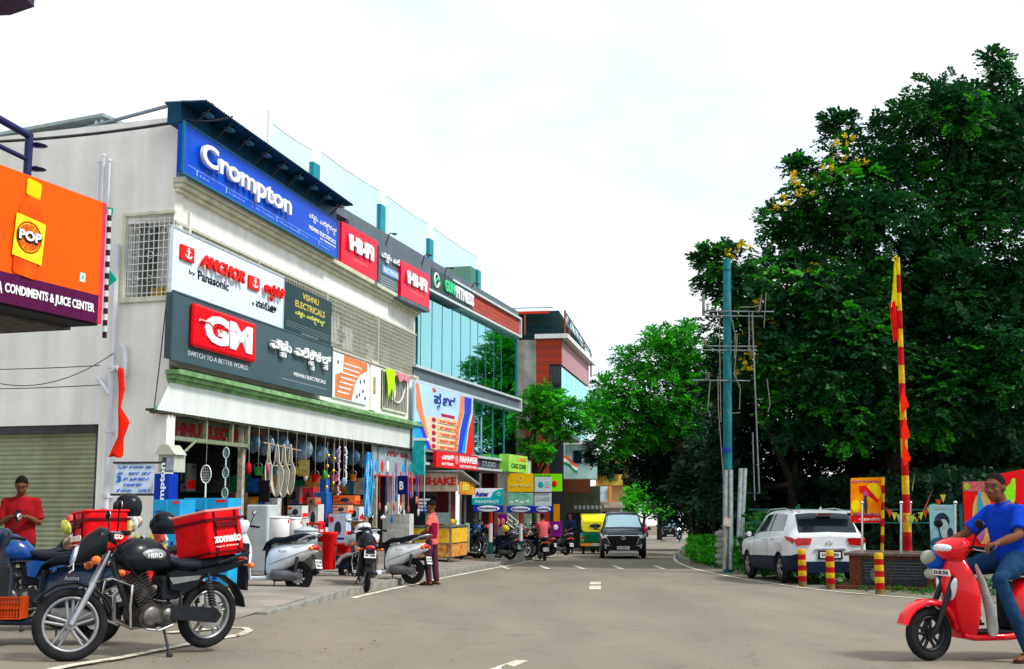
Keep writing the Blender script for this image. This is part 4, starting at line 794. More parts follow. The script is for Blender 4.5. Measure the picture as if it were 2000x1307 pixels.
def motorbike(name, label, body, loc, rz, lean=0, plate='KA 01\nHY 4210', rimm=None, steer=0, group=None, fplate=None, detail=True, stripe=None, tank_txt=None, cowl=True, mir=True):
    th = thing(name, label, 'motorcycle', loc, rz, group, tilt=(lean, 0)); B = body; rimm = rimm or alloy
    cast = mat('engine_black', (.06, .055, .05), .55, metal=.5, var=.5, scale=14, bump=.3); cov = mat('engine_cover', (.17, .16, .15), .45, metal=.7, var=.35, scale=12)
    Ms = Matrix.Translation((.42, 0, .85)) @ Matrix.Rotation(R_(-27), 4, 'Y') @ Matrix.Rotation(steer, 4, 'Z') @ Matrix.Rotation(R_(27), 4, 'Y') @ Matrix.Translation((-.42, 0, -.85))
    fk = MB()
    for s in (1, -1): fk.tube([(.40, s*.10, .88), (.53, s*.10, .62)], .019, 8, 0); fk.tube([(.53, s*.10, .62), (.70, s*.10, .29)], .027, 8, 0)
    fk = fk.build('fork', steel, th, M=Ms)
    wheel(fk, 'wheel', .70, .30, .30, .085, rimm, 5, .042)
    MB().sweep([(.70+.34*math.cos(a), .30+.34*math.sin(a), a-PI/2, .065, .014, 3) for a in [R_(q) for q in (165, 145, 120, 95, 70, 48, 36)]], 12).build('front_fender', B, fk)
    hl = MB().sweep([(.42, .97, .1, .11, .11, 2.4), (.50, .96, .15, .155, .14, 2.8), (.60, .91, .2, .145, .125, 3.2), (.66, .88, .25, .12, .095, 3.4)], 18).build('headlight_cowl', B if cowl else black, fk)
    MB().sweep([(.645, .875, .25, .115, .088, 3.4), (.69, .865, .25, .095, .07, 3)], 16).build('headlight', lens_c, hl)
    if cowl: MB().sweep([(.46, 1.03, R_(-30), .11, .012, 3), (.55, 1.0, R_(-35), .10, .012, 3), (.62, .96, R_(-45), .07, .01, 3)], 12).build('visor', mat('smoke_visor', (.02, .03, .04), .1, var=0), hl)
    for s in (1, -1): o = MB().tube([(.50, s*.10, .80), (.52, s*.20, .80)], .01, 5).ball((.53, s*.23, .80), (.04, .035, .035), 10, 0).build('indicator', lens_o, fk)
    MB().tube([(.30, .34, 1.0), (.34, .26, 1.02), (.40, .12, 1.03), (.42, 0, .98), (.40, -.12, 1.03), (.34, -.26, 1.02), (.30, -.34, 1.0)], .014, 7).build('handlebar', chrome, fk)
    for s in (1, -1): MB().tube([(.29, s*.36, .997), (.335, s*.25, 1.017)], .021, 8).build('grip', rubber, fk); MB().tube([(.36, s*.22, 1.02), (.38, s*.30, 1.01), (.34, s*.37, .99)], .006, 5).build('lever', steel, fk)
    if mir:
        for s in (1, -1): mirror(fk, (.36, s*.22, 1.03), (.36, s*.32, 1.22), w_=.065)
    MB().sweep([(.41, 1.0, R_(-25), .11, .03, 2.5), (.37, 1.02, R_(-25), .10, .02, 2.5)], 12).build('instrument_cluster', black, fk)
    if fplate: nplate(fk, .70, 0, .76, Matrix.Rotation(R_(90), 3, 'Z'), fplate, .30, .065)
    # tank, seat, side panels
    rings = []
    for x, z0, z1, hw in ((.33, .80, .88, .06), (.28, .74, .95, .12), (.18, .71, 1.0, .155), (.02, .71, 1.0, .155), (-.08, .71, .95, .13), (-.16, .73, .87, .09), (-.19, .75, .83, .06)):
        rings.append([(x, hw*math.copysign(abs(math.cos(2*PI*k/18))**.8, math.cos(2*PI*k/18))*(1-.25*math.sin(2*PI*k/18)), (z0+z1)/2+(z1-z0)/2*math.copysign(abs(math.sin(2*PI*k/18))**.85, math.sin(2*PI*k/18))) for k in range(18)])
    tk = MB().loft(rings).build('fuel_tank', B, th)
    MB().cyl((.08, 0, .995), (.07, 0, 1.01), .035, n=12).build('fuel_cap', steel, tk)
    if tank_txt:
        for s in (1, -1): MB().ball((.05, s*.135, .86), (.13, .03, .055), 14).build('tank_badge', mat('silver_paint', (.28, .3, .3), .3, metal=.5), tk); text(tank_txt, -.07, .07, -.02, .02, 0, white_p, tk, name='badge', M=Matrix.Translation((.05, s*.168, .86)) @ Matrix.Rotation(PI if s > 0 else 0, 4, 'Z'), bold=.02)
    MB().sweep([(-.12, .81, R_(25), .09, .035, 2.8), (-.26, .765, R_(5), .13, .045, 2.8), (-.42, .755, R_(4), .14, .048, 2.8), (-.55, .775, R_(8), .14, .045, 2.8), (-.72, .79, 0, .125, .045, 2.8), (-.85, .80, 0, .09, .035, 2.5)], 14).build('seat', seat_m, th)
    for s in (1, -1):
        MB().prism([(-.12, .70), (-.14, .56), (-.30, .52), (-.42, .58), (-.44, .69), (-.2, .72)], s*.10, s*.135).build('side_panel', B, th, bevel=.012)
        if stripe: MB().prism([(-.12, .66), (-.16, .60), (-.42, .63), (-.44, .665)], s*.136, s*.14).build('stripe', stripe, th)
        MB().prism([(-.40, .71), (-.42, .64), (-.70, .68), (-.94, .75), (-.95, .79), (-.7, .75)], s*.09, s*.12).build('tail_panel', B, th, bevel=.01)
    MB().tube([(.36, 0, .80), (.20, 0, .45), (.10, 0, .30)], .03, 8).tube([(.34, 0, .82), (-.3, 0, .72), (-.85, 0, .74)], .022, 8).tube([(-.25, .1, .70), (-.28, .1, .36)], .018, 6).tube([(-.25, -.1, .70), (-.28, -.1, .36)], .018, 6).build('frame', iron, th)
    en = MB(); en.tube([(.02, 0, .42), (.15, 0, .66)], [.09, .085], 12)
    for k in range(9): f = k/8; c = Vector((.045, 0, .48)).lerp(Vector((.16, 0, .67)), f); en.cbox(c, (.20, .19, .008), Matrix.Rotation(R_(30), 3, 'Y'))
    en.build('engine_cylinder', cast, th)
    MB().cyl((.03, -.14, .34), (.03, .14, .34), .115, n=18).cyl((-.14, -.12, .34), (-.14, .13, .34), .10, n=18).box(-.22, .06, -.11, .11, .24, .40).build('crankcase', cast, th, bevel=.01)
    for s in (1, -1): MB().lathe([(.085, 0), (.083, .012), (.06, .022), (0, .024)], 18).build('engine_cover', cov, th, M=Matrix.Translation((.03, s*.14, .34)) @ Matrix.Rotation(-s*PI/2, 4, 'X')); MB().lathe([(.06, 0), (.055, .015), (0, .018)], 14).build('engine_cover', cov, th, M=Matrix.Translation((-.14, s*.125, .34)) @ Matrix.Rotation(-s*PI/2, 4, 'X'))
    for k, (a, b, c) in enumerate((((.38, .05, .98), (.30, .14, .80), (.12, .10, .62)), ((.40, -.06, .98), (.47, -.02, .85), (.40, .0, .72)), ((.34, .24, 1.0), (.46, .16, .92), (.52, .10, .60)), ((.10, .12, .50), (-.02, .15, .46), (-.16, .13, .44)), ((.0, .10, .66), (-.06, .13, .56), (.0, .12, .44)))): MB().tube([a, b, c], .007, 5).build('cable', black, th)
    MB().box(-.26, -.08, -.10, .10, .46, .66).build('air_box', plast, th, bevel=.02); MB().cyl((.06, .02, .56), (-.06, .02, .56), .035, n=10).build('carburettor', cov, th)
    MB().tube([(-.16, .18, .26), (-.02, .19, .22), (.10, .18, .24)], .011, 6).build('gear_lever', steel, th)
    MB().tube([(.20, -.05, .60), (.27, -.08, .50), (.24, -.11, .30), (.05, -.14, .21), (-.3, -.15, .24), (-.45, -.17, .28), (-.98, -.18, .37)], [.018, .018, .02, .02, .026, .045, .042], 10).build('exhaust', chrome if not stripe else steel, th)
    MB().tube([(-.18, .11, .34), (-.62, .11, .30)], .028, 8).tube([(-.18, -.11, .34), (-.62, -.11, .30)], .02, 8).build('swingarm', iron, th)
    MB().prism([(-.16, .42), (-.16, .30), (-.62, .24), (-.68, .30), (-.62, .37)], .125, .15).build('chain_cover', plast, th, bevel=.01)
    for s in (1, -1):
        mb = MB().tube([(-.60, s*.13, .32), (-.52, s*.13, .68)], .014, 6)
        for k in range(9): f = k/9; mb.torus((0, 0, 0), .033, .007, 10, 4, M=Matrix.Translation((-.585+.055*f*1.1, s*.13, .40+.23*f)) @ Matrix.Rotation(R_(82), 4, 'X'))
        mb.build('shock_absorber', iron, th)
    wheel(th, 'wheel', -.62, .30, .30, .095, rimm, 5, .046, disc=True)
    MB().sweep([(-.62+.36*math.cos(a), .30+.36*math.sin(a), a-PI/2, .075, .014, 3) for a in [R_(q) for q in (60, 85, 110, 135, 158, 172)]], 12).build('rear_fender', plast, th)
    MB().tube([(-.60, .15, .77), (-.75, .16, .81), (-.95, .12, .85), (-.98, 0, .855), (-.95, -.12, .85), (-.75, -.16, .81), (-.60, -.15, .77)], .013, 7).build('grab_rail', plast, th)
    MB().ball((-.96, 0, .765), (.05, .09, .045), 12).build('tail_light', lens_r, th)
    for s in (1, -1): MB().tube([(-.9, s*.06, .74), (-.92, s*.17, .74)], .008, 5).ball((-.93, s*.2, .74), (.03, .03, .028), 8).build('indicator', lens_o, th)
    nplate(th, -1.0, 0, .66, Matrix.Rotation(R_(-90), 3, 'Z') @ Matrix.Rotation(R_(-10), 3, 'X'), plate, .2, .13)
    MB().box(-1.0, -.97, -.07, .07, .50, .74).build('plate_bracket', plast, th)
    MB().tube([(-.02, .13, .27), (.0, .26, .27)], .013, 6).tube([(-.02, -.13, .27), (.0, -.26, .27)], .013, 6).build('footrest', rubber, th)
    MB().tube([(-.10, .11, .26), (-.12, .16, .12), (-.13, .20, .0)], .014, 6).cyl((-.13, .20, .0), (-.13, .205, .015), .03, n=8).build('side_stand', iron, th)
    MB().tube([(.28, .22, .62), (.30, .24, .45), (.26, .2, .28), (.2, .1, .25)], .012, 6).tube([(.28, -.22, .62), (.30, -.24, .45), (.26, -.2, .28), (.2, -.1, .25)], .012, 6).tube([(.28, .22, .62), (.33, .0, .66), (.28, -.22, .62)], .012, 6).build('leg_guard', chrome, th)
    return th
# cars: a lofted shell; S(x, s) is its surface, the glass and lamps are panels laid on that surface
class CarShell:
    def __init__(s, L_, st, wx, wr, zlow): s.st = st; s.wx = wx; s.wr = wr; s.zl = zlow; s.L = L_
    def prof(s, x):
        st = s.st
        for a, b in zip(st, st[1:]):
            if a[0] <= x <= b[0]:
                f = (x-a[0])/(b[0]-a[0]); return [p+(q-p)*f for p, q in zip(a[1:], b[1:])]
        return list(st[0][1:]) if x < st[0][0] else list(st[-1][1:])
    def sec(s, x, arch=True):
        zl, wl, zb, wb, zt, wt = s.prof(x); za = zl
        if arch:
            for xw in s.wx:
                d = abs(x-xw)
                if d < s.wr: za = max(za, s.wr*.93+math.sqrt(s.wr**2-d*d)-.02)
        up = zt-zb
        return [(0, za), (wl*.90, za), (wl, max(za, zl+.06)), (wl+.018, max(za+.01, zl+.22)), (wb+.012, max(za+.02, zb*.45+zl*.55)), (wb+.01, max(za+.03, zb-.12)), (wb-.01, zb-.03), (wb-.035, zb), (wt+(wb-.035-wt)*.06 if up > .1 else wt, zb+up*.9), (wt*.93, zb+up*.975), (wt*.6, zt), (0, zt+.015)]
    def P(s, x, k, off=0):          # k is a fractional index along the section
        q = s.sec(x); i = min(int(k), len(q)-2); f = k-i; y = q[i][0]+(q[i+1][0]-q[i][0])*f; z = q[i][1]+(q[i+1][1]-q[i][1])*f; return Vector((x, y, z))
    def Pn(s, x, k, off, side):
        e = .02; p = s.P(x, k); a = s.P(x+e, k)-s.P(x-e, k); b = s.P(x, min(10.99, k+.05))-s.P(x, max(0, k-.05)); n = a.cross(b)
        if n.length > 1e-9: n.normalize()
        if n.y < 0 and abs(n.y) > abs(n.z) or (n.z < 0 and abs(n.z) >= abs(n.y)): n = -n
        p = p+n*off; return Vector((p.x, p.y*side, p.z))
    def shell(s, th, m, clad, zc, xs):
        n = len(s.sec(0)); mb = MB(); rings = []
        for x in xs:
            q = s.sec(x); rings.append([(x, y, z) for y, z in q]+[(x, -y, z) for y, z in q[-2:0:-1]])
        N_ = len(rings[0]); vs = [p for r in rings for p in r]; 
        for mi in (0, 1):
            fs = []
            for i in range(len(rings)-1):
                for j in range(N_):
                    k = (j+1) % N_; f = (i*N_+j, i*N_+k, (i+1)*N_+k, (i+1)*N_+j); jj = min(j, N_-1-j)
                    isc = jj <= (3 if zc == 3 else 2)
                    if isc == (mi == 1): fs.append(f)
            mb.add(vs, fs, mi, True)
        for r in (rings[0], rings[-1]): mb.add(r, [tuple(range(N_))], 0, False)
        me = mb.mesh('body', [m, clad]); o = bpy.data.objects.new('body', me); COL.objects.link(o); o.parent = th
        w_ = o.modifiers.new('weld', 'WELD'); w_.merge_threshold = .0005
        return o
    def panel(s, th, name, m, xk, side, off=.006, nx=6, nk=4):     # xk = four corners (x, k): x0k0, x1k0, x1k1, x0k1
        for sd in ((1, -1) if side == 0 else (side,)):
            vs = []
            for j in range(nk+1):
                for i in range(nx+1):
                    u, v = i/nx, j/nk; a = [xk[0][c]*(1-u)*(1-v)+xk[1][c]*u*(1-v)+xk[2][c]*u*v+xk[3][c]*(1-u)*v for c in (0, 1)]; vs.append(s.Pn(a[0], a[1], off, sd))
            MB().add(vs, [(j*(nx+1)+i, j*(nx+1)+i+1, (j+1)*(nx+1)+i+1, (j+1)*(nx+1)+i) for j in range(nk) for i in range(nx)], 0, True).build(name, m, th)
    def cross(s, th, name, m, x0, k0, x1, k1, off=.006, n=14):    # panel across the full width between (x0, k0) and (x1, k1) at its rims: wind-screen
        vs = []; nn = 6
        for j in range(nn+1):
            v = j/nn; xx = x0+(x1-x0)*v; kk = k0+(k1-k0)*v
            row = [s.Pn(xx, kk+(10.99-kk)*i/n, off, 1) for i in range(n+1)]; row += [Vector((p.x, -p.y, p.z)) for p in row[-2::-1]]; vs += row
        W_ = 2*n+1
        MB().add(vs, [(j*W_+i, j*W_+i+1, (j+1)*W_+i+1, (j+1)*W_+i) for j in range(nn) for i in range(W_-1)], 0, True).build(name, m, th)
cglass = mat('car_glass', (.006, .014, .022), .05, var=0, spec=.35, coat=.15); wscreen = mat('windscreen', (.30, .50, .56), .06, var=0, metal=.6, spec=1, coat=.6)
def car_wheel(th, x, y, R, rimm, side):
    M = Matrix.Translation((x, y*side, R)); o = MB().torus((0, 0, 0), R-.085, .085, 36, 10, flat=1.15).build('wheel', rubber, th, M=M)
    mb = MB(); mb.cyl((0, side*-.06, 0), (0, side*.05, 0), R-.15, n=28, mi=1); mb.torus((0, side*.07, 0), R-.15, .012, 28, 5)
    for k in range(5):
        a = 2*PI*k/5+.2
        for d in (-.13, .13): mb.tube([(math.cos(a)*.04, side*.085, math.sin(a)*.04), (math.cos(a+d)*(R-.155), side*.075, math.sin(a+d)*(R-.155))], [.02, .016], 6)
    mb.cyl((0, side*.06, 0), (0, side*.09, 0), .045, n=12); mb.build('rim', [mat('alloy_grey', (.30, .31, .33), .3, metal=.8), dark], o); return o
def fx(a, b, n): return [a+(b-a)*i/n for i in range(n+1)]
# ---------------- people ----------------
V = Vector
def basis(d, up=V((0, 0, 1))):
    d = d.normalized(); s = up.cross(d)
    if s.length < 1e-4: s = V((0, 1, 0))
    s.normalize(); return d, s, d.cross(s)
def ering(c, lat, fw, a, b, n=20, p=2.3):
    out = []
    for k in range(n):
        t = 2*PI*k/n; cc, ss = math.cos(t), math.sin(t); out.append(c+lat*a*math.copysign(abs(cc)**(2/p), cc)+fw*b*math.copysign(abs(ss)**(2/p), ss))
    return out
def limb(mb, pts, rs, n=12):
    mb.tube(pts, rs, n)
    for p, r in zip(pts, rs): mb.ball(p, r*.99, n)
def torso(mb, J, g=0.0, low=0.10, top=True, f=1.0):
    pel, ch, nk = J['pel'], J['chest'], J['neck']; lat = (J['shL']-J['shR']).normalized(); plat = (J['hipL']-J['hipR']).normalized()
    ax = (ch-pel).normalized(); fw = lat.cross(ax) if True else None; fw = -(ax.cross(lat)); fw = lat.cross(V((0, 0, 1)))
    pts = [(pel-ax*low, plat, .165*f+g, .115*f+g), (pel, plat, .17*f+g, .12*f+g), (pel.lerp(ch, .35), lat, .155*f+g, .118*f+g), (pel.lerp(ch, .75), lat, .172*f+g, .122*f+g), (ch.lerp(nk, .2), lat, .175*f+g, .118*f+g), (ch.lerp(nk, .62), lat, .145*f+g, .085*f+g)]
    if top: pts += [(ch.lerp(nk, .88), lat, .095*f+g, .07*f+g), (nk, lat, .062*f+g*.6, .06*f+g*.6)]
    rings = []
    for i, (c, l, a, b) in enumerate(pts):
        q = pts[min(len(pts)-1, i+1)][0]-pts[max(0, i-1)][0]; fwd = l.cross(q.normalized()).normalized(); rings.append(ering(c, l, fwd, a, b))
    mb.loft(rings)
def hand(mb, wrist, d, pn, r=.0, curl=.6):
    """palm along d, palm normal pn; four fingers and a thumb"""
    d = d.normalized(); pn = (pn-d*pn.dot(d)).normalized(); s = d.cross(pn)
    mb.cbox(wrist+d*.045, (.09, .075, .028), Matrix((d, s, pn)).transposed())
    for i, l in enumerate((.068, .078, .072, .056)):
        b = wrist+d*.085+s*(.03-.02*i); k = b+(d*math.cos(curl)+pn*math.sin(curl))*l*.55; e = k+(d*math.cos(curl*2.3)+pn*math.sin(curl*2.3))*l*.6; limb(mb, [b, k, e], [.0105, .0095, .0085], 8)
    b = wrist+d*.03+s*.035; limb(mb, [b, b+(d*.5+s*.8+pn*.3)*.035, b+(d*.9+s*.5+pn*.6)*.06], [.013, .011, .009], 8)
def head(mb, c, yaw=0, pitch=0, s=1.0, ears=True):
    M = Matrix.Translation(c) @ Matrix.Rotation(yaw, 4, 'Z') @ Matrix.Rotation(pitch, 4, 'Y') @ Matrix.Diagonal((s, s, s, 1))
    mb.ball((-.012, 0, .025), (.098, .078, .098), 18, 0, M); mb.ball((.022, 0, -.045), (.068, .058, .07), 16, 0, M); mb.ball((.05, 0, -.088), (.028, .030, .022), 10, 0, M)
    mb.tube([(.082, 0, .02), (.098, 0, -.012), (.112, 0, -.032)], [.008, .012, .017], 8, 0, True, M); mb.ball((.10, .014, -.036), .009, 8, 0, M); mb.ball((.10, -.014, -.036), .009, 8, 0, M)
    mb.tube([(.078, -.045, .032), (.09, 0, .036), (.078, .045, .032)], .011, 8, 0, True, M); mb.ball((.082, 0, -.064), (.014, .026, .007), 8, 0, M); mb.ball((.080, 0, -.076), (.013, .022, .007), 8, 0, M)
    for q in (1, -1):
        mb.ball((.062, q*.040, -.022), (.022, .020, .018), 8, 0, M)
        if ears: mb.ball((-.005, q*.080, -.008), (.02, .010, .030), 10, 0, M)
    return M
skin_m = mat('skin', (.17, .068, .035), .5, var=.06, scale=20); skin_f = mat('skin_light', (.26, .11, .06), .5, var=.06, scale=20); hair_m = mat('hair', (.016, .014, .013), .95, var=.3, scale=60, bump=.8, bscale=150, spec=.03)
def person(label, loc, rz, J, shirt, trouser, skin=skin_m, yaw=0, pitch=0, sleeve=.75, voxel=.014, shoes=None, hs=1.0, fat=1.0, group=None, hair=True, handpn=(V((0, 0, -1)), V((0, 0, -1))), curl=.7, collar=True, tuck=.10, fdir=None, long_=True, tilt=None):
    th = thing('person', label, 'person', loc, rz, group, tilt=tilt); J = {k: V(v) for k, v in J.items()}; mb = MB()
    torso(mb, J, 0, .08, True, fat*.95); limb(mb, [J['neck']-V((0, 0, .04)), J['neck'].lerp(J['head'], .5)], [.058, .055]); M = head(mb, J['head'], yaw, pitch, hs)
    for s in 'LR':
        sh, el, ha, hp, kn, an = (J[k+s] for k in ('sh', 'el', 'ha', 'hip', 'kn', 'an')); d = (ha-el).normalized()
        limb(mb, [sh, sh.lerp(el, .5), el, el.lerp(ha, .4), ha], [.055*fat, .048*fat, .040, .041, .027]); hand(mb, ha, J.get('hd'+s, d), handpn[0 if s == 'L' else 1], curl=curl)
        limb(mb, [hp, hp.lerp(kn, .5), kn, kn.lerp(an, .35), an], [.085*fat, .072*fat, .052, .050, .034])
        f = J.get('ft'+s, V((1, 0, 0))).normalized(); b = basis(f); mb.ball(an+f*.0+V((0, 0, -.035)), .042, 10); limb(mb, [an+f*-.03+V((0, 0, -.05)), an+f*.08+V((0, 0, -.055)), an+f*.15+V((0, 0, -.065))], [.034, .036, .026], 10)
    meshobj('body', blob(mb, voxel, 4), skin, th)
    mb = MB(); torso(mb, J, .016, tuck, False, fat); lat = (J['shL']-J['shR']).normalized()
    for s in 'LR':
        sh, el = J['sh'+s], J['el'+s]; e = sh.lerp(el, sleeve) if sleeve <= 1 else el
        pts = [J['chest'].lerp(J['neck'], .68), sh, sh.lerp(e, .6), e]; rs = [.062*fat, .068*fat, .065*fat, .070*fat]
        mb.tube(pts, rs, 14); mb.ball(sh, .069*fat, 14)
        if sleeve > 1: ha = J['ha'+s]; limb(mb, [el, el.lerp(ha, sleeve-1)], [.060, .045])
    mb.ball(J['chest'].lerp(J['neck'], .62), (.105*fat, .14*fat, .085), 14)
    meshobj('shirt', blob(mb, voxel, 5), shirt, th)
    if collar:
        c = J['neck']; dv = (J['head']-J['neck']).normalized(); o = MB().torus((0, 0, 0), .062, .012, 20, 6, flat=1.8).build('collar', shirt, th, M=Matrix.Translation(c+V((.0, 0, -.015))) @ Matrix.Rotation(PI/2+.25, 4, 'X').to_4x4() if False else Matrix.Translation(c+V((0, 0, -.012))) @ Matrix.Rotation(R_(12), 4, 'Y') @ Matrix.Rotation(PI/2, 4, 'X'))
    mb = MB(); pl = (J['hipL']-J['hipR']).normalized(); pel = J['pel']
    mb.loft([ering(pel+V((0, 0, .04)), pl, V((1, 0, 0)), .168*fat, .118*fat), ering(pel-V((0, 0, .05)), pl, V((1, 0, 0)), .175*fat, .125*fat), ering(pel-V((0, 0, .12)), pl, V((1, 0, 0)), .15*fat, .11*fat)])
    for s in 'LR':
        hp, kn, an = J['hip'+s], J['kn'+s], J['an'+s]; limb(mb, [hp, hp.lerp(kn, .5), kn, kn.lerp(an, .5), an+V((0, 0, .015))], [.103*fat, .088*fat, .068, .062, .056])
    meshobj('trousers', blob(mb, voxel, 4), trouser, th)
    for s in 'LR':
        an = J['an'+s]; f = J.get('ft'+s, V((1, 0, 0))).normalized(); mb = MB(); q = an+V((0, 0, -.085)); lt = V((-f.y, f.x, 0)).normalized()
        mb.loft([ering(q-f*.06, lt, f, .035, .03), ering(q-f*.06+V((0, 0, .02)), lt, f, .035, .03)]) if False else None
        rings = [[(q+f*(a+.0)+lt*b*cx+V((0, 0, z))) for cx, z in ((-1, 0), (1, 0), (1, .022), (-1, .022))] for a, b in ((-.075, .025), (-.05, .036), (.03, .038), (.11, .045), (.165, .038), (.19, .015))]
        mb.loft(rings, sm=False)
        mb.tube([q+f*.08+lt*.045+V((0, 0, .02)), q+f*.085+V((0, 0, .065)), q+f*.08-lt*.045+V((0, 0, .02))], .013, 6)
        mb.build('sandal', shoes or mat('sandal_brown', (.05, .02, .01), .6), th)
    # hair: a cap that leaves the face free
    if hair:
        hm = MB(); ang0 = 20; rings = []
        for i in range(9):
            ph0 = PI*i/8*.58; ring = []
            for k in range(22):
                t = 2*PI*k/22; front = max(0, math.cos(t)); ph = ph0*(1+.03*math.sin(7*t)); z = math.cos(ph*(1-.46*front)); r = math.sin(ph*(1-.46*front)); ring.append((-.0125+.0995*r*math.cos(t), .0795*r*math.sin(t), .026+.1*z))
            rings.append(ring)
        hm.loft(rings[::-1], cap=True); hm.build('hair', hair_m, th, M=M)
    for q in (1, -1):
        e = MB().ball((.079, q*.030, .012), (.007, .010, .0045), 10).build('eye', mat('eye_white', (.22, .20, .18), .2, var=0), th, M=M); MB().ball((.0845, q*.030, .012), (.003, .005, .0045), 8).build('iris', ink, e)
        MB().tube([(.083, q*.015, .033), (.088, q*.03, .038), (.076, q*.05, .032)], .0042, 5).build('eyebrow', hair_m, th, M=M)
    MB().ball((.090, 0, -.069), (.006, .021, .006), 8).build('mouth', mat('lips', (.16, .04, .03), .5), th, M=M)
    return th, M
SEAT = dict(pel=(-.22, 0, .90), chest=(-.17, 0, 1.20), neck=(-.12, 0, 1.43), head=(-.08, 0, 1.57), shL=(-.15, .18, 1.34), shR=(-.15, -.18, 1.34), elL=(.02, .27, 1.14), elR=(.02, -.27, 1.14), haL=(.22, .31, 1.06), haR=(.22, -.31, 1.06),
            hipL=(-.20, .09, .86), hipR=(-.20, -.09, .86), knL=(.20, .17, .78), knR=(.20, -.17, .78), anL=(.12, .14, .34), anR=(.12, -.14, .34))

# ---------------- two wheelers ----------------
red_pt = paint('red', (.78, .004, .012), .06); whp = paint('white', (.80, .83, .85)); blk = mat('paint_black', (.006, .010, .013), .32, var=.1, coat=.12, spec=.15); dblue = paint('dark_blue', (.008, .022, .05)); blu = paint('blue', (.002, .055, .24)); grey_pt = paint('grey', (.08, .09, .11)); silver = paint('silver', (.35, .37, .39)); maroon = paint('maroon', (.25, .01, .02))
def on(x, y, up=0): return (x, y, G(x, y)+up)
rzs = R_(196)
p0 = V((4.04, 12.2, 0)); ctr = p0-V((math.cos(rzs), math.sin(rzs), 0))*.76
scr = scooter('scooter', 'glossy red scooter in the right foreground carrying the man in blue', red_pt, on(ctr.x, ctr.y), rzs, lean=R_(0), plate='KA 05\nKD 3741', fplate='KA 05 3741', steer=R_(4), under=plast, rimm=alloy_d, wx=.06); scr.scale = (1.1,)*3
MB().sweep([(.62, .97, 0, .11, .02, 3), (.72, .90, 0, .1, .02, 3)], 10)
J = dict(SEAT); J.update(pel=(-.24, 0, .88), chest=(-.20, .01, 1.15), neck=(-.13, .02, 1.37), head=(-.05, .03, 1.50), shL=(-.17, .19, 1.275), shR=(-.15, -.18, 1.275), elL=(-.03, .34, 1.08), elR=(.04, -.30, 1.08), haL=(.19, .33, 1.015), haR=(.20, -.33, 1.015),
    hipL=(-.22, .10, .87), hipR=(-.22, -.10, .87), knL=(.13, .26, .70), knR=(.20, -.17, .76), anL=(-.06, .35, .095), anR=(.10, -.14, .36), hdL=V((.95, -.05, -.2)), hdR=V((.95, .05, -.2)), ftL=V((.95, .25, 0)))
blue_cloth = mat('blue_shirt', (.004, .045, .45), .9, var=.12, scale=6, bump=.9, bscale=9); denim = mat('denim', (.012, .045, .11), .9, var=.25, scale=10, bump=.9, bscale=12)
per, MH = person('man in bright blue shirt and jeans seated on the red scooter, foot down', on(ctr.x, ctr.y), rzs, J, blue_cloth, denim, yaw=R_(28), pitch=R_(2), sleeve=.82, voxel=.010, fat=1.14, hs=1.1); per.scale = (1.11,)*3
sk = thing('shopping_bag', 'pale grey plastic bag hanging behind the red scooter leg shield', 'bag', on(ctr.x, ctr.y), rzs); sk.scale = (1.1,)*3
MB().sweep([(.27, .82, 0, .02, .02, 2.5, .10), (.25, .66, 0, .05, .05, 2.5, .15), (.20, .45, 0, .07, .07, 2.6, .16), (.18, .30, 0, .08, .085, 2.6, .16)], 14, M=Matrix.Translation((0, .04, 0))).build('bag', mat('plastic_bag', (.55, .58, .55), .35, var=.2, scale=6, bump=.8, bscale=14), sk, M=Matrix())
fb = thing('bundle', 'blue and pale plastic bundle carried ahead of the red scooter headlight', 'bundle', on(ctr.x, ctr.y), rzs)
fb.scale = (1.1,)*3; MB().ball((.44, -.20, .86), (.11, .10, .10), 14).ball((.40, -.20, .77), (.09, .09, .09), 12).build('wrap', mat('blue_wrap', (.01, .10, .65), .4, var=.2, bump=.6, bscale=14), fb); MB().ball((.50, -.22, .88), (.07, .10, .07), 12).ball((.50, -.2, .74), (.05, .09, .05), 10).build('pale_wrap', mat('pale_wrap', (.36, .40, .30), .4, var=.2, bump=.6, bscale=14), fb)
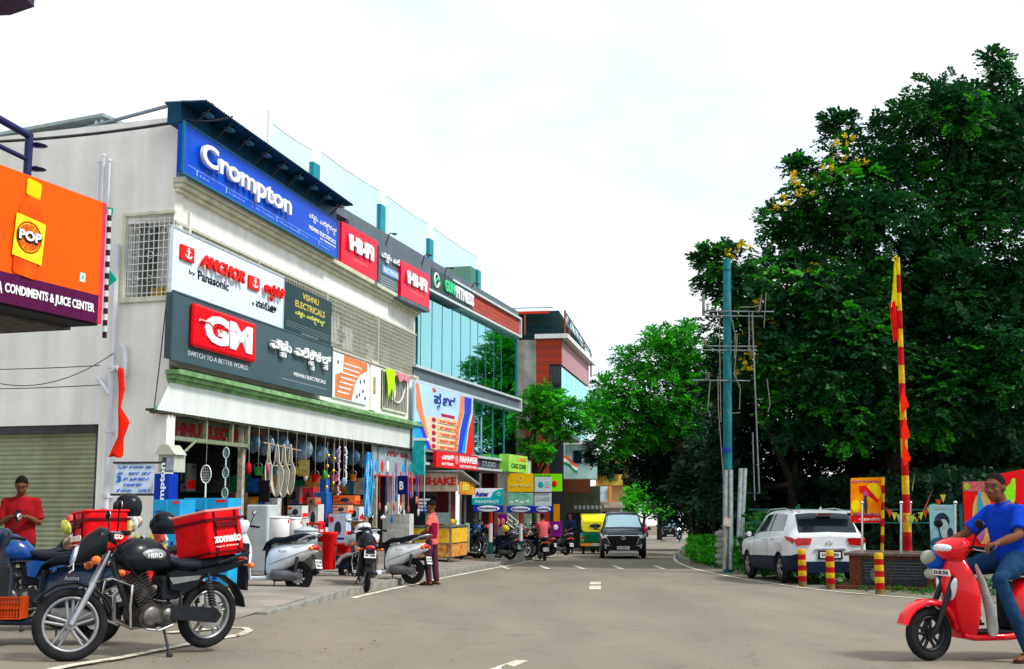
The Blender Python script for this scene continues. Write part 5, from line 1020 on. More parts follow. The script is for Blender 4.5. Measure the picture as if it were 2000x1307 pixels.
# hero motorbike with courier bag
hx, hy = -3.09, 10.95; hz_ = math.atan2(-.95, -.87); Hc = on(-3.19, 10.91)
motorbike('motorcycle', 'black commuter motorcycle in the left foreground with a red courier bag on its seat', blk, Hc, hz_, lean=R_(-3), steer=R_(-24), fplate='KA 53 EX 0327', stripe=mat('silver_paint', (.28, .3, .3), .3, metal=.5), tank_txt='HERO', rimm=mat('alloy_bright', (.30, .30, .31), .4, metal=.6, var=.15))
bagm = mat('courier_red', (.72, .004, .008), .45, var=.14, scale=5, bump=1.0, bscale=7); bagd = mat('courier_trim', (.10, .004, .008), .6, var=.2); bagt = mat('courier_lid', (.82, .26, .22), .4, var=.08)
def courier(label, loc, rz, tilt, w_=.40, d_=.36, h_=.38, lid=None, ends=True):
    th = thing('courier_bag', label, 'bag', loc, rz, 'red courier bags', tilt=tilt); nx = 6
    rings = []
    for z, s in ((0, .93), (.03, 1.0), (h_*.3, 1.03), (h_*.6, 1.02), (h_*.85, 1.01), (h_-.02, 1.02), (h_, .99)):
        ring = []
        for k in range(28):
            t = 2*PI*k/28; c, q = math.cos(t), math.sin(t); ring.append((d_/2*s*math.copysign(abs(c)**.22, c)*(1+.015*math.sin(9*t+z*20)), w_/2*s*math.copysign(abs(q)**.22, q)*(1+.015*math.cos(7*t+z*25)), z))
        rings.append(ring)
    b = MB().loft(rings, sm=True).build('body', bagm, th)
    MB().box(-d_/2-.012, d_/2+.012, -w_/2-.012, w_/2+.012, h_-.005, h_+.018).build('lid', lid or bagm, th, bevel=.012)
    for s in (1, -1):
        for q in (-.6, .6): MB().box(q*d_/2-.012, q*d_/2+.012, s*(w_/2+.0)-.006, s*(w_/2)+.014*s, .0, h_-.01).build('strap', bagd, b)
    MB().box(-d_/2-.016, d_/2+.016, -w_/2-.016, w_/2+.016, h_*.78, h_*.84).build('trim_band', bagd, th); MB().box(-d_/2-.014, d_/2+.014, -w_/2-.014, w_/2+.014, h_*.06, h_*.10).build('trim_band', bagd, th)
    MB().box(-d_*.3, d_*.3, w_/2+.005, w_/2+.03, h_*.62, h_*.74).build('side_handle', bagd, th)
    for s in (1, -1): text('zomato', -d_*.40, d_*.36, h_*.28, h_*.46, -w_/2-.022, mat('logo_pink', (.95, .75, .68), .5), th, bold=.04, M=Matrix.Rotation(PI if s > 0 else 0, 4, 'Z')); text('food delivery', -d_*.36, d_*.26, h_*.17, h_*.22, -w_/2-.022, mat('logo_pink', (.95, .75, .68), .5), th, M=Matrix.Rotation(PI if s > 0 else 0, 4, 'Z'))
    for a in ((-PI/2, PI/2) if ends else ()): text('zomato', -w_*.36, w_*.36, h_*.30, h_*.46, -d_/2-.022, mat('logo_pink', (.95, .75, .68), .5), th, bold=.04, M=Matrix.Rotation(a, 4, 'Z'))
    MB().ball((-d_*.2, 0, h_+.02), (.02, .05, .012), 8).build('lid_handle', bagd, th)
    return th
f_ = V((math.cos(hz_), math.sin(hz_), 0)); bp_ = V(Hc)-f_*.66
courier('red courier bag with pink lid strapped on the foreground black motorcycle', (bp_.x, bp_.y, Hc[2]+.80), hz_+R_(8), (R_(9), R_(4)), .46, .42, .40, bagt, False)
s2 = on(-4.50, 11.75)
scooter('scooter', 'dark blue scooter with long black seat at the left edge behind the front wheel', dblue, s2, R_(178), plate='KA 41\nEC 7751', lean=R_(4))
courier('bright red courier bag on the dark scooter at far left', (s2[0]+.62, s2[1]-.02, s2[2]+.84), R_(128), (0, R_(4)), .40, .38, .37)
cr_b = thing('basket', 'orange perforated plastic basket on the floor of the dark scooter', 'basket', (s2[0]-.12, s2[1]-.22, s2[2]+.25)); mb = MB()
for k in range(6):
    for i in range(10): mb.box(-.13+i*.026, -.115+i*.026, -.09, -.085, .02+k*.03, .04+k*.03)
for k in range(11): mb.box(-.14+k*.027, -.132+k*.027, -.095, -.088, 0, .2)
for k in range(3): mb.box(-.14, .14, -.1, -.09, k*.095, .012+k*.095)
mb.box(-.14, -.13, -.09, .09, 0, .2).box(.13, .14, -.09, .09, 0, .2); MB().box(-.12, .12, -.08, .08, .01, .15).build('contents', mat('basket_goods', (.16, .05, .02), .8, var=.5, scale=30), cr_b); mb.build('basket', mat('orange_plastic', (.55, .06, .008), .4, var=.15), cr_b)
b3 = on(-5.25, 13.2); motorbike('motorcycle', 'bright blue tanked motorcycle cut off by the left photo edge', blu, b3, R_(192), lean=R_(4), plate='KA 41\nW 9012', tank_txt='')
b4 = on(-5.35, 15.2); motorbike('motorcycle', 'dusty black motorcycle facing right before the roller shutter', blk, b4, R_(35), lean=R_(-3), plate='KA 41\nP 115', mir=False)
b5 = on(-4.35, 13.9); scooter('scooter', 'small red moped loaded with snack packets behind the foreground motorcycle', red_pt, b5, R_(215), lean=R_(2), stripe=silver)
pk = thing('snack_packets', 'strings of shiny snack packets hung over the red moped', 'snack packets', (b5[0], b5[1], b5[2]+.85)); cols = [(.75, .5, .35), (.85, .75, .1), (.6, .62, .68), (.65, .1, .08), (.75, .6, .2)]
random.seed(3)
for i in range(26):
    a = random.uniform(-.6, .5); M = Matrix.Translation((a, random.uniform(-.3, -.02), random.uniform(-.1, .35)-.1*abs(a))) @ Matrix.Rotation(random.uniform(-1, 1), 4, 'Y') @ Matrix.Rotation(random.uniform(-.8, .8), 4, 'Z')
    MB().ball((0, 0, 0), (.07, .025, .09), 8, 0, M).build('packet', mat('packet%d' % (i % 5), cols[i % 5], .2, var=.5, scale=18, metal=.3), pk)
MB().sweep([(-.55, .2, 0, .12, .05, 2.5, -.12), (-.3, .26, 0, .14, .06, 2.5, -.12), (0, .3, 0, .1, .04, 2.5, -.12)], 10).build('blue_wrap', mat('blue_wrap', (.01, .10, .65), .4, var=.2, bump=.6, bscale=14), pk)
for nm, (x, y, z), lb in (('helmet', (-4.02, 13.0, 1.27), 'black helmet resting on a mirror near the snack packets'), ('helmet', (-3.72, 13.3, 1.08), 'round black helmet with red band low beside the snack packets')):
    h = thing(nm, lb, 'helmet', (x, y, z)); rings = [[(.13*r*math.cos(2*PI*k/18)*1.1, .12*r*math.sin(2*PI*k/18), z_) for k in range(18)] for r, z_ in ((.86, -.10), (.98, -.05), (1, 0), (.95, .05), (.8, .09), (.5, .125), (.1, .14))]
    MB().loft(rings).build('shell', blk, h); MB().sweep([(-.10, .02, 0, .1, .05, 2.5), (-.14, .0, 0, .07, .05, 2.5)], 12).build('visor', mat('smoke_visor', (.02, .03, .04), .1, var=0), h)
# further parked two wheelers
w1 = scooter('scooter', 'white scooter with red tail lamp parked just right of the courier bag', whp, on(-4.17, 20.75), R_(163), plate='KA 05\nHS 4', lean=R_(4), rimm=alloy_d)
k1 = motorbike('motorcycle', 'dark motorcycle seen squarely from behind, before the red plastic bins', blk, on(-2.62, 22.2), R_(100), plate='KA 03\nHF 2388', lean=R_(3), steer=R_(15))
w2 = scooter('scooter', 'white scooter with dark seat beside the boy, right of the dark motorcycle', whp, on(-2.58, 24.6), R_(158), plate='KA 03\nMV 99', lean=R_(4), steer=R_(10)); w2.scale = w1.scale = (1.1,)*3
cp = thing('cover_cloth', 'silver and red sheet over the front of the white scooter beside the boy', 'cover', on(-2.95, 24.7, .75)); MB().sweep([(-.35, .05, 0, .12, .10, 2.2), (-.15, .13, .1, .2, .15, 2.2), (.1, .14, 0, .22, .15, 2.3), (.3, .05, -.2, .15, .12, 2.2)], 16).build('sheet', mat('silver_sheet', (.5, .55, .62), .3, metal=.4, var=.4, scale=6, bump=.8, bscale=10), cp)
row = [(-1.30, 41.0, 50, 'm', blk), (-.62, 42.0, 155, 's', dblue), (-.05, 44.6, 40, 'm', grey_pt), (.25, 46.6, 140, 'm', blk), (.85, 48.6, 150, 's', maroon), (-1.62, 43.2, 60, 'm', blu), (1.2, 50.6, 130, 'm', blk), (1.72, 49.6, 130, 's', blk)]
labs = ['dark motorcycle nearest the juice stall in the far parked row', 'dark blue scooter beside the first striped sign post', 'grey motorcycle between the first and second striped sign posts', 'black motorcycle just right of the second striped sign post', 'maroon scooter near the third striped post', 'blue motorcycle at the back left of the far parked row', 'black motorcycle behind the pink shirted rider', 'black scooter parked right of the pink shirted rider']
for (x, y, a, t, b), lb in zip(row, labs):
    (motorbike if t == 'm' else scooter)('motorcycle' if t == 'm' else 'scooter', lb, b, on(x, y, .1), R_(a), group='two wheelers parked in the far row', lean=R_(3))
for (x, y, z, m, lb) in ((-1.15, 41.2, 1.0, blu, 'blue helmet on a bike in the far parked row'), (-.85, 41.4, 1.03, red_pt, 'red helmet on a bike in the far parked row'), (-.25, 44.0, 1.05, paint('yellow', (.75, .6, .02)), 'yellow helmet on a bike in the far parked row')):
    h = MB().ball((0, 0, 0), (.14, .13, .13), 14); h.tube([(-.1, 0, -.03), (.15, 0, -.05)], [.10, .07], 10); tag(h.build('helmet', m), lb, 'helmet').location = (x, y, G(x, y)+z+.1)
# pink shirted rider
pr = on(1.12, 45.9); scooter('scooter', 'dark scooter ridden away by the person in pink on the road', blk, pr, R_(96), plate='KA 51\nJ 44')
person('person in pink shirt riding a dark scooter away down the road', pr, R_(96), SEAT, mat('pink_shirt', (.80, .13, .16), .85, var=.08), denim, voxel=.02, sleeve=.8)
fr_ = on(12.35, 92); scooter('scooter', 'dark scooter with a glowing headlamp coming up the far road', dblue, fr_, R_(262), plate='KA')
person('helmeted person in dark clothes on the oncoming scooter with lit headlamp', fr_, R_(262), SEAT, mat('dark_jacket', (.01, .02, .06), .8), dark, voxel=.03, sleeve=1.9, hair=True)
q = V((math.cos(R_(262)), math.sin(R_(262)), 0))*.62; hl_ = MB().ball((0, 0, 0), (.13, .13, .13), 12).build('headlamp_glow', mat('lamp_on', (1, 1, 1), emit=(.75, .85, 1), emstr=6, var=0)); hl_.location = (fr_[0]+q.x, fr_[1]+q.y, fr_[2]+1.0); tag(hl_, 'lit round headlamp of the oncoming scooter far down the road', 'headlamp')

# ---------------- standing people ----------------
STAND = dict(pel=(0, 0, .95), chest=(0, 0, 1.25), neck=(.0, 0, 1.47), head=(.02, 0, 1.61), shL=(0, .18, 1.375), shR=(0, -.18, 1.375), elL=(0, .25, 1.12), elR=(0, -.25, 1.12), haL=(.12, .24, .90), haR=(.12, -.24, .90), hipL=(0, .09, .92), hipR=(0, -.09, .92), knL=(.02, .10, .50), knR=(.02, -.10, .50), anL=(0, .10, .10), anR=(0, -.10, .10))
J = dict(STAND); J.update(shL=(0, .175, 1.37), shR=(0, -.175, 1.37), elL=(.04, .23, 1.12), elR=(.04, -.23, 1.12), haL=(.25, .10, 1.20), haR=(.25, -.08, 1.20), head=(.07, 0, 1.59), hdL=V((.5, -.8, .1)), hdR=V((.5, .8, .1)))
mp_ = on(-6.25, 15.8); person('man in dark red shirt looking at his phone before the shutter', mp_, R_(-75), J, mat('dark_red_shirt', (.30, .008, .012), .85, var=.15, bump=.6, bscale=12), dark, pitch=R_(28), voxel=.013, sleeve=.85, fat=1.08)
ph = MB().box(-.035, .035, -.006, .006, -.07, .07).build('phone', black); f2 = V((math.cos(R_(-75)), math.sin(R_(-75)), 0)); ph.location = V(mp_)+f2*.33+V((0, 0, 1.23)); ph.rotation_euler = (R_(-50), 0, R_(15)); tag(ph, 'black phone held up by the man in the dark red shirt', 'phone')
s_ = .90; J = {k: tuple(V(v)*s_) for k, v in STAND.items()}; J.update(haL=(.24, .20, .86), elL=(.02, .24, 1.02), haR=(.26, -.18, .90), elR=(.04, -.24, 1.02), knL=(.05, .1, .45), knR=(-.02, -.1, .45), anL=(.02, .10, .10), anR=(-.06, -.1, .10), head=(.03, 0, 1.46))
bp = on(-1.60, 24.9, .0); two = mat('salmon_shirt', (.72, .15, .12), .85, var=.08, bump=.5, bscale=14)
bt, _ = person('boy in salmon and maroon shirt reaching over the white scooter', bp, R_(165), J, two, mat('maroon_trousers', (.085, .025, .05), .85, var=.15), pitch=R_(10), voxel=.011, sleeve=.6, fat=.82, hs=.98); bt.scale = (1.07,)*3
mb = MB(); torso(mb, {k: V(v) for k, v in J.items()}, .022, .06, False, .83)
me = blob(mb, .012, 4); bm = bmesh.new(); bm.from_mesh(me); bmesh.ops.delete(bm, geom=[v for v in bm.verts if v.co.z > 1.16 or v.co.y < .02 or v.co.z < .86], context='VERTS'); bm.to_mesh(me); bm.free(); meshobj('shirt_panel', me, mat('maroon_cloth', (.25, .006, .03), .85), bt)
J = dict(STAND); J.update(haL=(.2, .1, 1.05), haR=(.2, -.1, 1.0))
person('bystander in dark blue standing by the wall left of the auto rickshaw', on(2.55, 54.5, .05), R_(-120), J, mat('dark_jacket', (.01, .02, .06), .8), dark, voxel=.025, sleeve=1.6)
# head of somebody behind the upper grille
hp = FA.P(FA.t(732, 705, -.2), .22, 3.35); person('person in dark cap leaning at the balcony behind the ceramic tiled pillar', (hp.x, hp.y, 3.33), R_(-40), STAND, mat('dark_jacket', (.01, .02, .06), .8), dark, voxel=.02)
# ---------------- cars ----------------
def onrear(mb_pts, x, d, name, m, th, bevel=0):
    return MB().prism(mb_pts, 0, d).build(name, m, th, bevel=bevel, M=Matrix.Translation((x, 0, 0)) @ Matrix.Rotation(R_(90), 4, 'Z'))
xs = sorted(set([round(v, 3) for v in fx(-2.13, 2.13, 50)+fx(-1.295-.37, -1.295+.37, 22)+fx(1.295-.37, 1.295+.37, 22)]))
def creta():
    loc = V(((5.85+6.09)/2+.75, 29.35, 0)); dx, dy = 5.85-6.09, 2.66; rz = math.atan2(dy, dx)
    lf = V((-math.sin(rz), math.cos(rz), 0)); mid = V(((5.86+6.08)/2, (30.65+28.02)/2, 0)); loc = mid-lf*.80
    th = thing('parked_car', 'white compact utility car parked facing away beside the striped bollards', 'car', on(loc.x, loc.y), rz, tilt=(0, math.atan(.0165)))
    st = [(-2.13, .42, .62, .98, .70, 1.02, .62), (-2.10, .34, .74, 1.0, .79, 1.06, .66), (-2.03, .30, .80, 1.03, .845, 1.14, .67), (-1.88, .28, .84, 1.05, .87, 1.35, .65), (-1.74, .26, .86, 1.06, .885, 1.52, .63), (-1.60, .25, .87, 1.06, .89, 1.585, .62), (-1.0, .24, .87, 1.05, .89, 1.625, .61), (-.2, .24, .87, 1.03, .89, 1.635, .60), (.3, .24, .87, 1.01, .89, 1.60, .60), (.52, .24, .87, 1.0, .89, 1.55, .60), (.85, .24, .87, .99, .89, 1.30, .64), (1.18, .24, .87, .98, .88, 1.05, .70), (1.5, .25, .86, .96, .87, 1.02, .66), (1.85, .27, .82, .92, .84, .96, .60), (2.02, .29, .74, .84, .78, .88, .56), (2.13, .34, .60, .70, .66, .74, .50)]
    c = CarShell(4.26, st, (-1.295, 1.295), .365, .25); c.shell(th, whp_car, clad_m, 3, xs)
    c.panel(th, 'side_window', cglass, [(-1.42, 7.22), (-.50, 7.22), (-.50, 7.93), (-1.30, 7.93)], 0, .008); c.panel(th, 'side_window', cglass, [(-.40, 7.22), (.50, 7.22), (.20, 7.93), (-.40, 7.93)], 0, .008); c.panel(th, 'side_window', cglass, [(.56, 7.22), (.98, 7.22), (.62, 7.5), (.30, 7.90)], 0, .008); c.panel(th, 'window_pillar', black, [(-.5, 7.2), (-.4, 7.2), (-.4, 7.95), (-.5, 7.95)], 0, .006, 2)
    c.cross(th, 'rear_window', cglass, -2.045, 8.25, -1.70, 8.5, .010); c.cross(th, 'windscreen', cglass, 1.12, 8.3, .58, 8.5, .008)
    wheelr = [(x, s) for x in (-1.295, 1.295) for s in (1, -1)]
    for x, s in wheelr: car_wheel(th, x, .79, .34, None, s)
    for s in (1, -1):
        c.panel(th, 'tail_lamp', lens_r, [(-1.80, 5.5), (-2.09, 5.0), (-2.09, 6.5), (-1.72, 6.15)], s, .012)
        onrear([(s*.44, .86), (s*.74, .84), (s*.80, .97), (s*.70, 1.01), (s*.40, 1.0)], -2.125, .03, 'tail_lamp', lens_r, th)
        c.panel(th, 'door_line', mat('panel_gap', (.05, .05, .05), .8), [(-.47, 2.6), (-.455, 2.6), (-.455, 7.1), (-.47, 7.1)], s, .004, 1, 12); c.panel(th, 'door_line', mat('panel_gap', (.05, .05, .05), .8), [(.60, 2.6), (.615, 2.6), (.615, 7.1), (.60, 7.1)], s, .004, 1, 12)
        for x in (-.25, .82-1.7+.0): p = c.Pn(x, 5.6, .012, s); MB().tube([(p.x-.09, p.y, p.z), (p.x, p.y+s*.025, p.z+.005), (p.x+.09, p.y, p.z)], .014, 6).build('door_handle', chrome, th)
        MB().tube([(-1.5, s*.60, 1.60), (-.9, s*.60, 1.665), (.2, s*.59, 1.65), (.5, s*.58, 1.58)], .014, 6).build('roof_rail', steel, th)
        p = V((.66, s*.90, 1.03)); o = MB().sweep([(p.x-.05, p.z+.05, 0, .05, .06, 3, p.y+s*.1), (p.x+.08, p.z+.05, 0, .04, .045, 3, p.y+s*.1)], 10).build('wing_mirror', whp_car, th); MB().tube([(p.x, p.y-s*.03, p.z), (p.x, p.y+s*.07, p.z+.03)], .02, 6).build('mirror_arm', black, o)
    onrear([(-.36, .745), (.36, .745), (.33, .785), (-.33, .785)], -2.135, .03, 'chrome_strip', chrome, th)
    onrear([(-.28, .55), (.28, .55), (.26, .73), (-.26, .73)], -2.14, .02, 'plate_recess', black, th); nplate(th, -2.165, 0, .64, Matrix.Rotation(R_(-90), 3, 'Z'), 'KA 44 MT 8024', .46, .12)
    text('H', -.06, .06, -.035, .035, 0, chrome, th, name='badge', bold=.03, M=Matrix.Translation((-2.145, 0, .90)) @ Matrix.Rotation(R_(-90), 4, 'Z'), depth=.012); MB().torus((0, 0, 0), .065, .006, 20, 4, M=Matrix.Translation((-2.14, 0, .90)) @ Matrix.Rotation(R_(90), 4, 'Z') @ Matrix.Diagonal((1.15, 1, .7, 1))).build('badge_ring', chrome, th)
    text('CRETA', -.1, .1, -.015, .015, 0, chrome, th, name='badge', M=Matrix.Translation((-2.15, .55, .82)) @ Matrix.Rotation(R_(-90), 4, 'Z'), bold=.02); text('SX', -.03, .03, -.012, .012, 0, chrome, th, name='badge', M=Matrix.Translation((-2.15, -.55, .82)) @ Matrix.Rotation(R_(-90), 4, 'Z'), bold=.02)
    onrear([(-.60, .50), (.60, .50), (.66, .34), (.60, .26), (-.60, .26), (-.66, .34)], -2.16, .08, 'rear_bumper', clad_m, th, .02); onrear([(-.45, .40), (.45, .40), (.40, .34), (-.40, .34)], -2.18, .03, 'skid_plate', alloy, th, .01)
    onrear([(-.17, 1.50), (.17, 1.50), (.15, 1.53), (-.15, 1.53)], -1.80, .06, 'brake_lamp', lens_r, th); MB().sweep([(-1.55, 1.60, 0, .02, .02, 2.2), (-1.62, 1.64, 0, .012, .05, 2.2), (-1.68, 1.66, 0, .004, .03, 2.2)], 8).build('roof_fin', whp_car, th)
    onrear([(-.60, 1.60), (.60, 1.60), (.62, 1.55), (-.62, 1.55)], -1.86, .2, 'spoiler', whp_car, th, .015)
    return th
whp_car = paint('car_white', (.70, .75, .78), .02); clad_m = mat('cladding', (.012, .02, .045), .5, var=.1)
creta()
def mpv(name, label, loc, rz, body, tilt, plate='KA 01 MB 3715', scale=1.0, group=None):
    th = thing(name, label, 'car', loc, rz, group, tilt=(0, tilt)); th.scale = (scale,)*3
    st = [(-2.36, .40, .68, .98, .74, 1.05, .60), (-2.30, .30, .80, 1.02, .84, 1.35, .62), (-2.1, .28, .86, 1.05, .89, 1.66, .62), (-1.5, .26, .89, 1.06, .91, 1.76, .62), (-.3, .25, .89, 1.05, .915, 1.80, .62), (.4, .25, .89, 1.05, .915, 1.76, .62), (.66, .25, .89, 1.05, .91, 1.68, .62), (1.1, .25, .89, 1.05, .91, 1.40, .67), (1.52, .25, .89, 1.04, .90, 1.15, .74), (1.9, .27, .87, 1.0, .88, 1.09, .70), (2.15, .28, .83, .95, .85, 1.03, .66), (2.28, .28, .76, .88, .79, .95, .60), (2.35, .30, .66, .78, .70, .84, .54)]
    xs = sorted(set([round(v, 3) for v in fx(-2.36, 2.35, 50)+fx(-1.375-.4, -1.375+.4, 20)+fx(1.375-.4, 1.375+.4, 20)]))
    c = CarShell(4.7, st, (-1.375, 1.375), .385, .25); c.shell(th, body, clad_m, 2, xs)
    c.panel(th, 'side_window', cglass, [(-.30, 7.2), (.72, 7.2), (.42, 7.93), (-.30, 7.93)], 0, .008); c.panel(th, 'side_window', cglass, [(-1.3, 7.2), (-.38, 7.2), (-.38, 7.93), (-1.3, 7.93)], 0, .008); c.panel(th, 'side_window', cglass, [(-2.1, 7.2), (-1.38, 7.2), (-1.38, 7.93), (-1.95, 7.93)], 0, .008); c.panel(th, 'side_window', cglass, [(.78, 7.2), (1.2, 7.2), (.95, 7.6), (.52, 7.9)], 0, .008)
    c.cross(th, 'windscreen', wscreen, 1.46, 8.25, .70, 8.4, .012); c.cross(th, 'rear_window', cglass, -2.30, 8.3, -2.12, 8.5, .01)
    for x in (-1.375, 1.375):
        for s in (1, -1): car_wheel(th, x, .80, .355, None, s)
    fr = lambda pts, x, d, n, m, b=0: MB().prism(pts, 0, d).build(n, m, th, bevel=b, M=Matrix.Translation((x, 0, 0)) @ Matrix.Rotation(R_(90), 4, 'Z'))
    fr([(-.62, .86), (.62, .86), (.50, .56), (.36, .50), (-.36, .50), (-.50, .56)], 2.42, .12, 'grille', black, .02)
    mb = MB()
    for k in range(5): mb.tube([(-.56+.05*k, 0, .80-.06*k), (.56-.05*k, 0, .80-.06*k)], .008, 4)
    mb.build('grille_bar', iron, th, M=Matrix.Translation((2.43, 0, 0)) @ Matrix.Rotation(R_(90), 4, 'Z'))
    MB().tube([(-.64, 0, .87), (0, 0, .885), (.64, 0, .87)], .014, 6).tube([(-.64, 0, .86), (-.50, 0, .55)], .014, 6).tube([(.64, 0, .86), (.50, 0, .55)], .014, 6).build('grille_trim', chrome, th, M=Matrix.Translation((2.425, 0, 0)) @ Matrix.Rotation(R_(90), 4, 'Z'))
    MB().torus((0, 0, 0), .065, .010, 20, 5, M=Matrix.Translation((2.45, 0, .78)) @ Matrix.Rotation(R_(90), 4, 'Z') @ Matrix.Diagonal((1.3, 1, .9, 1))).torus((0, 0, 0), .035, .008, 14, 4, M=Matrix.Translation((2.45, 0, .79)) @ Matrix.Rotation(R_(90), 4, 'Z') @ Matrix.Diagonal((.8, 1, 1, 1))).build('badge_ring', chrome, th)
    for s in (1, -1):
        c.panel(th, 'headlight', lens_c, [(1.95, 5.9), (2.30, 5.3), (2.325, 6.3), (1.85, 6.75)], s, .012); fr([(s*.58, .80), (s*.72, .78), (s*.74, .90), (s*.60, .92)], 2.39, .06, 'headlight', lens_c)
        fr([(s*.52, .50), (s*.72, .56), (s*.70, .40), (s*.56, .36)], 2.39, .08, 'fog_lamp_bezel', alloy)
        p = V((1.0, s*.93, 1.08)); o = MB().sweep([(p.x-.05, p.z+.06, 0, .07, .07, 3, p.y+s*.12), (p.x+.08, p.z+.06, 0, .06, .055, 3, p.y+s*.12)], 10).build('wing_mirror', body, th); MB().tube([(p.x, p.y-s*.04, p.z), (p.x, p.y+s*.07, p.z+.04)], .02, 6).build('mirror_arm', black, o)
    fr([(-.66, .48), (.66, .48), (.60, .27), (-.60, .27)], 2.40, .10, 'front_bumper', black, .02); fr([(-.55, .31), (.55, .31), (.50, .27), (-.50, .27)], 2.43, .04, 'skid_plate', alloy, .01)
    nplate(th, 2.445, 0, .42, Matrix.Rotation(R_(90), 3, 'Z'), plate, .48, .12); MB().tube([(1.5, -.5, 1.17), (1.42, 0, 1.20), (1.3, .35, 1.28)], .008, 4).build('wiper', black, th)
    return th
il = on(4.42, 50.0); mpv('moving_car', 'dark grey people carrier driving towards the camera beside the auto rickshaw', il, R_(-94), paint('dark_grey', (.025, .028, .045)), math.atan(-.0165))
fc = on(13.2, 104); mpv('moving_car', 'dark utility car far down the road behind the lit scooter', fc, R_(-97), paint('deep_blue', (.012, .022, .05)), 0, 'KA 02', 1.06)
fc2 = on(12.6, 122); mpv('moving_car', 'reddish car partly hidden left of the far dark utility car', fc2, R_(84), maroon, 0, 'KA 04', .85)
pc = on(8.5, 39.5); mpv('parked_car', 'silver blue car mostly hidden in front of the white parked car', pc, R_(92), paint('silver_blue', (.18, .25, .30)), 0, 'KA 09')
# auto rickshaw
ar = thing('auto_rickshaw', 'yellow topped green auto rickshaw seen from behind in the left lane', 'auto rickshaw', on(3.72, 56.2), R_(88), tilt=(0, .0165)); yel = paint('canopy_yellow', (.95, .85, .0), .05); grnp = paint('rickshaw_green', (.0, .22, .07), .05); orp = paint('rickshaw_orange', (.8, .25, .01), .05)
ring_ = lambda x, w_, z0, z1, p=.35: [(x, w_*math.copysign(abs(math.cos(2*PI*k/20))**p, math.cos(2*PI*k/20)), (z0+z1)/2+(z1-z0)/2*math.copysign(abs(math.sin(2*PI*k/20))**p, math.sin(2*PI*k/20))) for k in range(20)]
MB().loft([ring_(-1.30, .60, .42, .98), ring_(-1.25, .66, .34, 1.0), ring_(-.6, .67, .30, 1.0), ring_(-.35, .66, .30, .9)]).build('body', grnp, ar)
MB().loft([ring_(-.4, .62, .22, .38), ring_(.5, .55, .22, .36), ring_(.95, .40, .22, .5)]).build('floor_pan', grnp, ar); MB().loft([ring_(.85, .40, .3, .95), ring_(1.1, .36, .3, 1.0), ring_(1.25, .22, .4, .85)]).build('nose', grnp, ar)
MB().loft([ring_(-1.32, .56, .98, 1.42, .3), ring_(-1.24, .60, .99, 1.60, .3), ring_(-1.05, .62, 1.0, 1.72, .3)]).loft([ring_(-1.05, .62, 1.56, 1.72, .3), ring_(-.2, .63, 1.62, 1.78, .3), ring_(.7, .56, 1.58, 1.72, .3), ring_(1.0, .5, 1.52, 1.60, .3)]).build('canopy', yel, ar)
MB().loft([ring_(-1.34, .64, .36, .48), ring_(-1.2, .68, .36, .48)]).build('bumper', orp, ar); MB().box(-1.345, -1.32, -.45, .45, .55, .88).build('rear_panel', mat('rear_panel_green', (.0, .12, .05), .4), ar)
MB().ball((-1.335, 0, 1.24), (.02, .25, .09), 16).build('rear_window', cglass, ar)
for s in (1, -1):
    MB().ball((-1.34, s*.56, .74), (.03, .05, .05), 10).build('tail_light', lens_r, ar); MB().ball((-1.34, s*.56, .60), (.03, .045, .045), 10).build('indicator', lens_o, ar)
    MB().tube([(-1.0, s*.62, 1.0), (-1.0, s*.62, 1.6)], .025, 6).tube([(.6, s*.52, .9), (.75, s*.5, 1.6)], .022, 6).build('frame_post', iron, ar)
    wheel(ar, 'wheel', -.95, .20, .20, .11, alloy_d, 5, .05, y=s*.52)
wheel(ar, 'wheel', 1.05, .2, .2, .11, alloy_d, 5, .05); MB().box(-.95, -.45, -.55, .55, .6, .72).box(-1.05, -.92, -.55, .55, .7, 1.15).build('passenger_seat', seat_m, ar); MB().box(.75, .77, -.46, .46, 1.0, 1.5).build('windscreen', wscreen, ar)
nplate(ar, -1.35, 0, .42, Matrix.Rotation(R_(-90), 3, 'Z'), 'KA 02', .3, .09)
J = dict(SEAT); person('auto rickshaw driver in khaki seen through the cab', on(3.78, 56.9, -.22), R_(84), J, mat('khaki', (.25, .18, .09), .8), dark, voxel=.03)
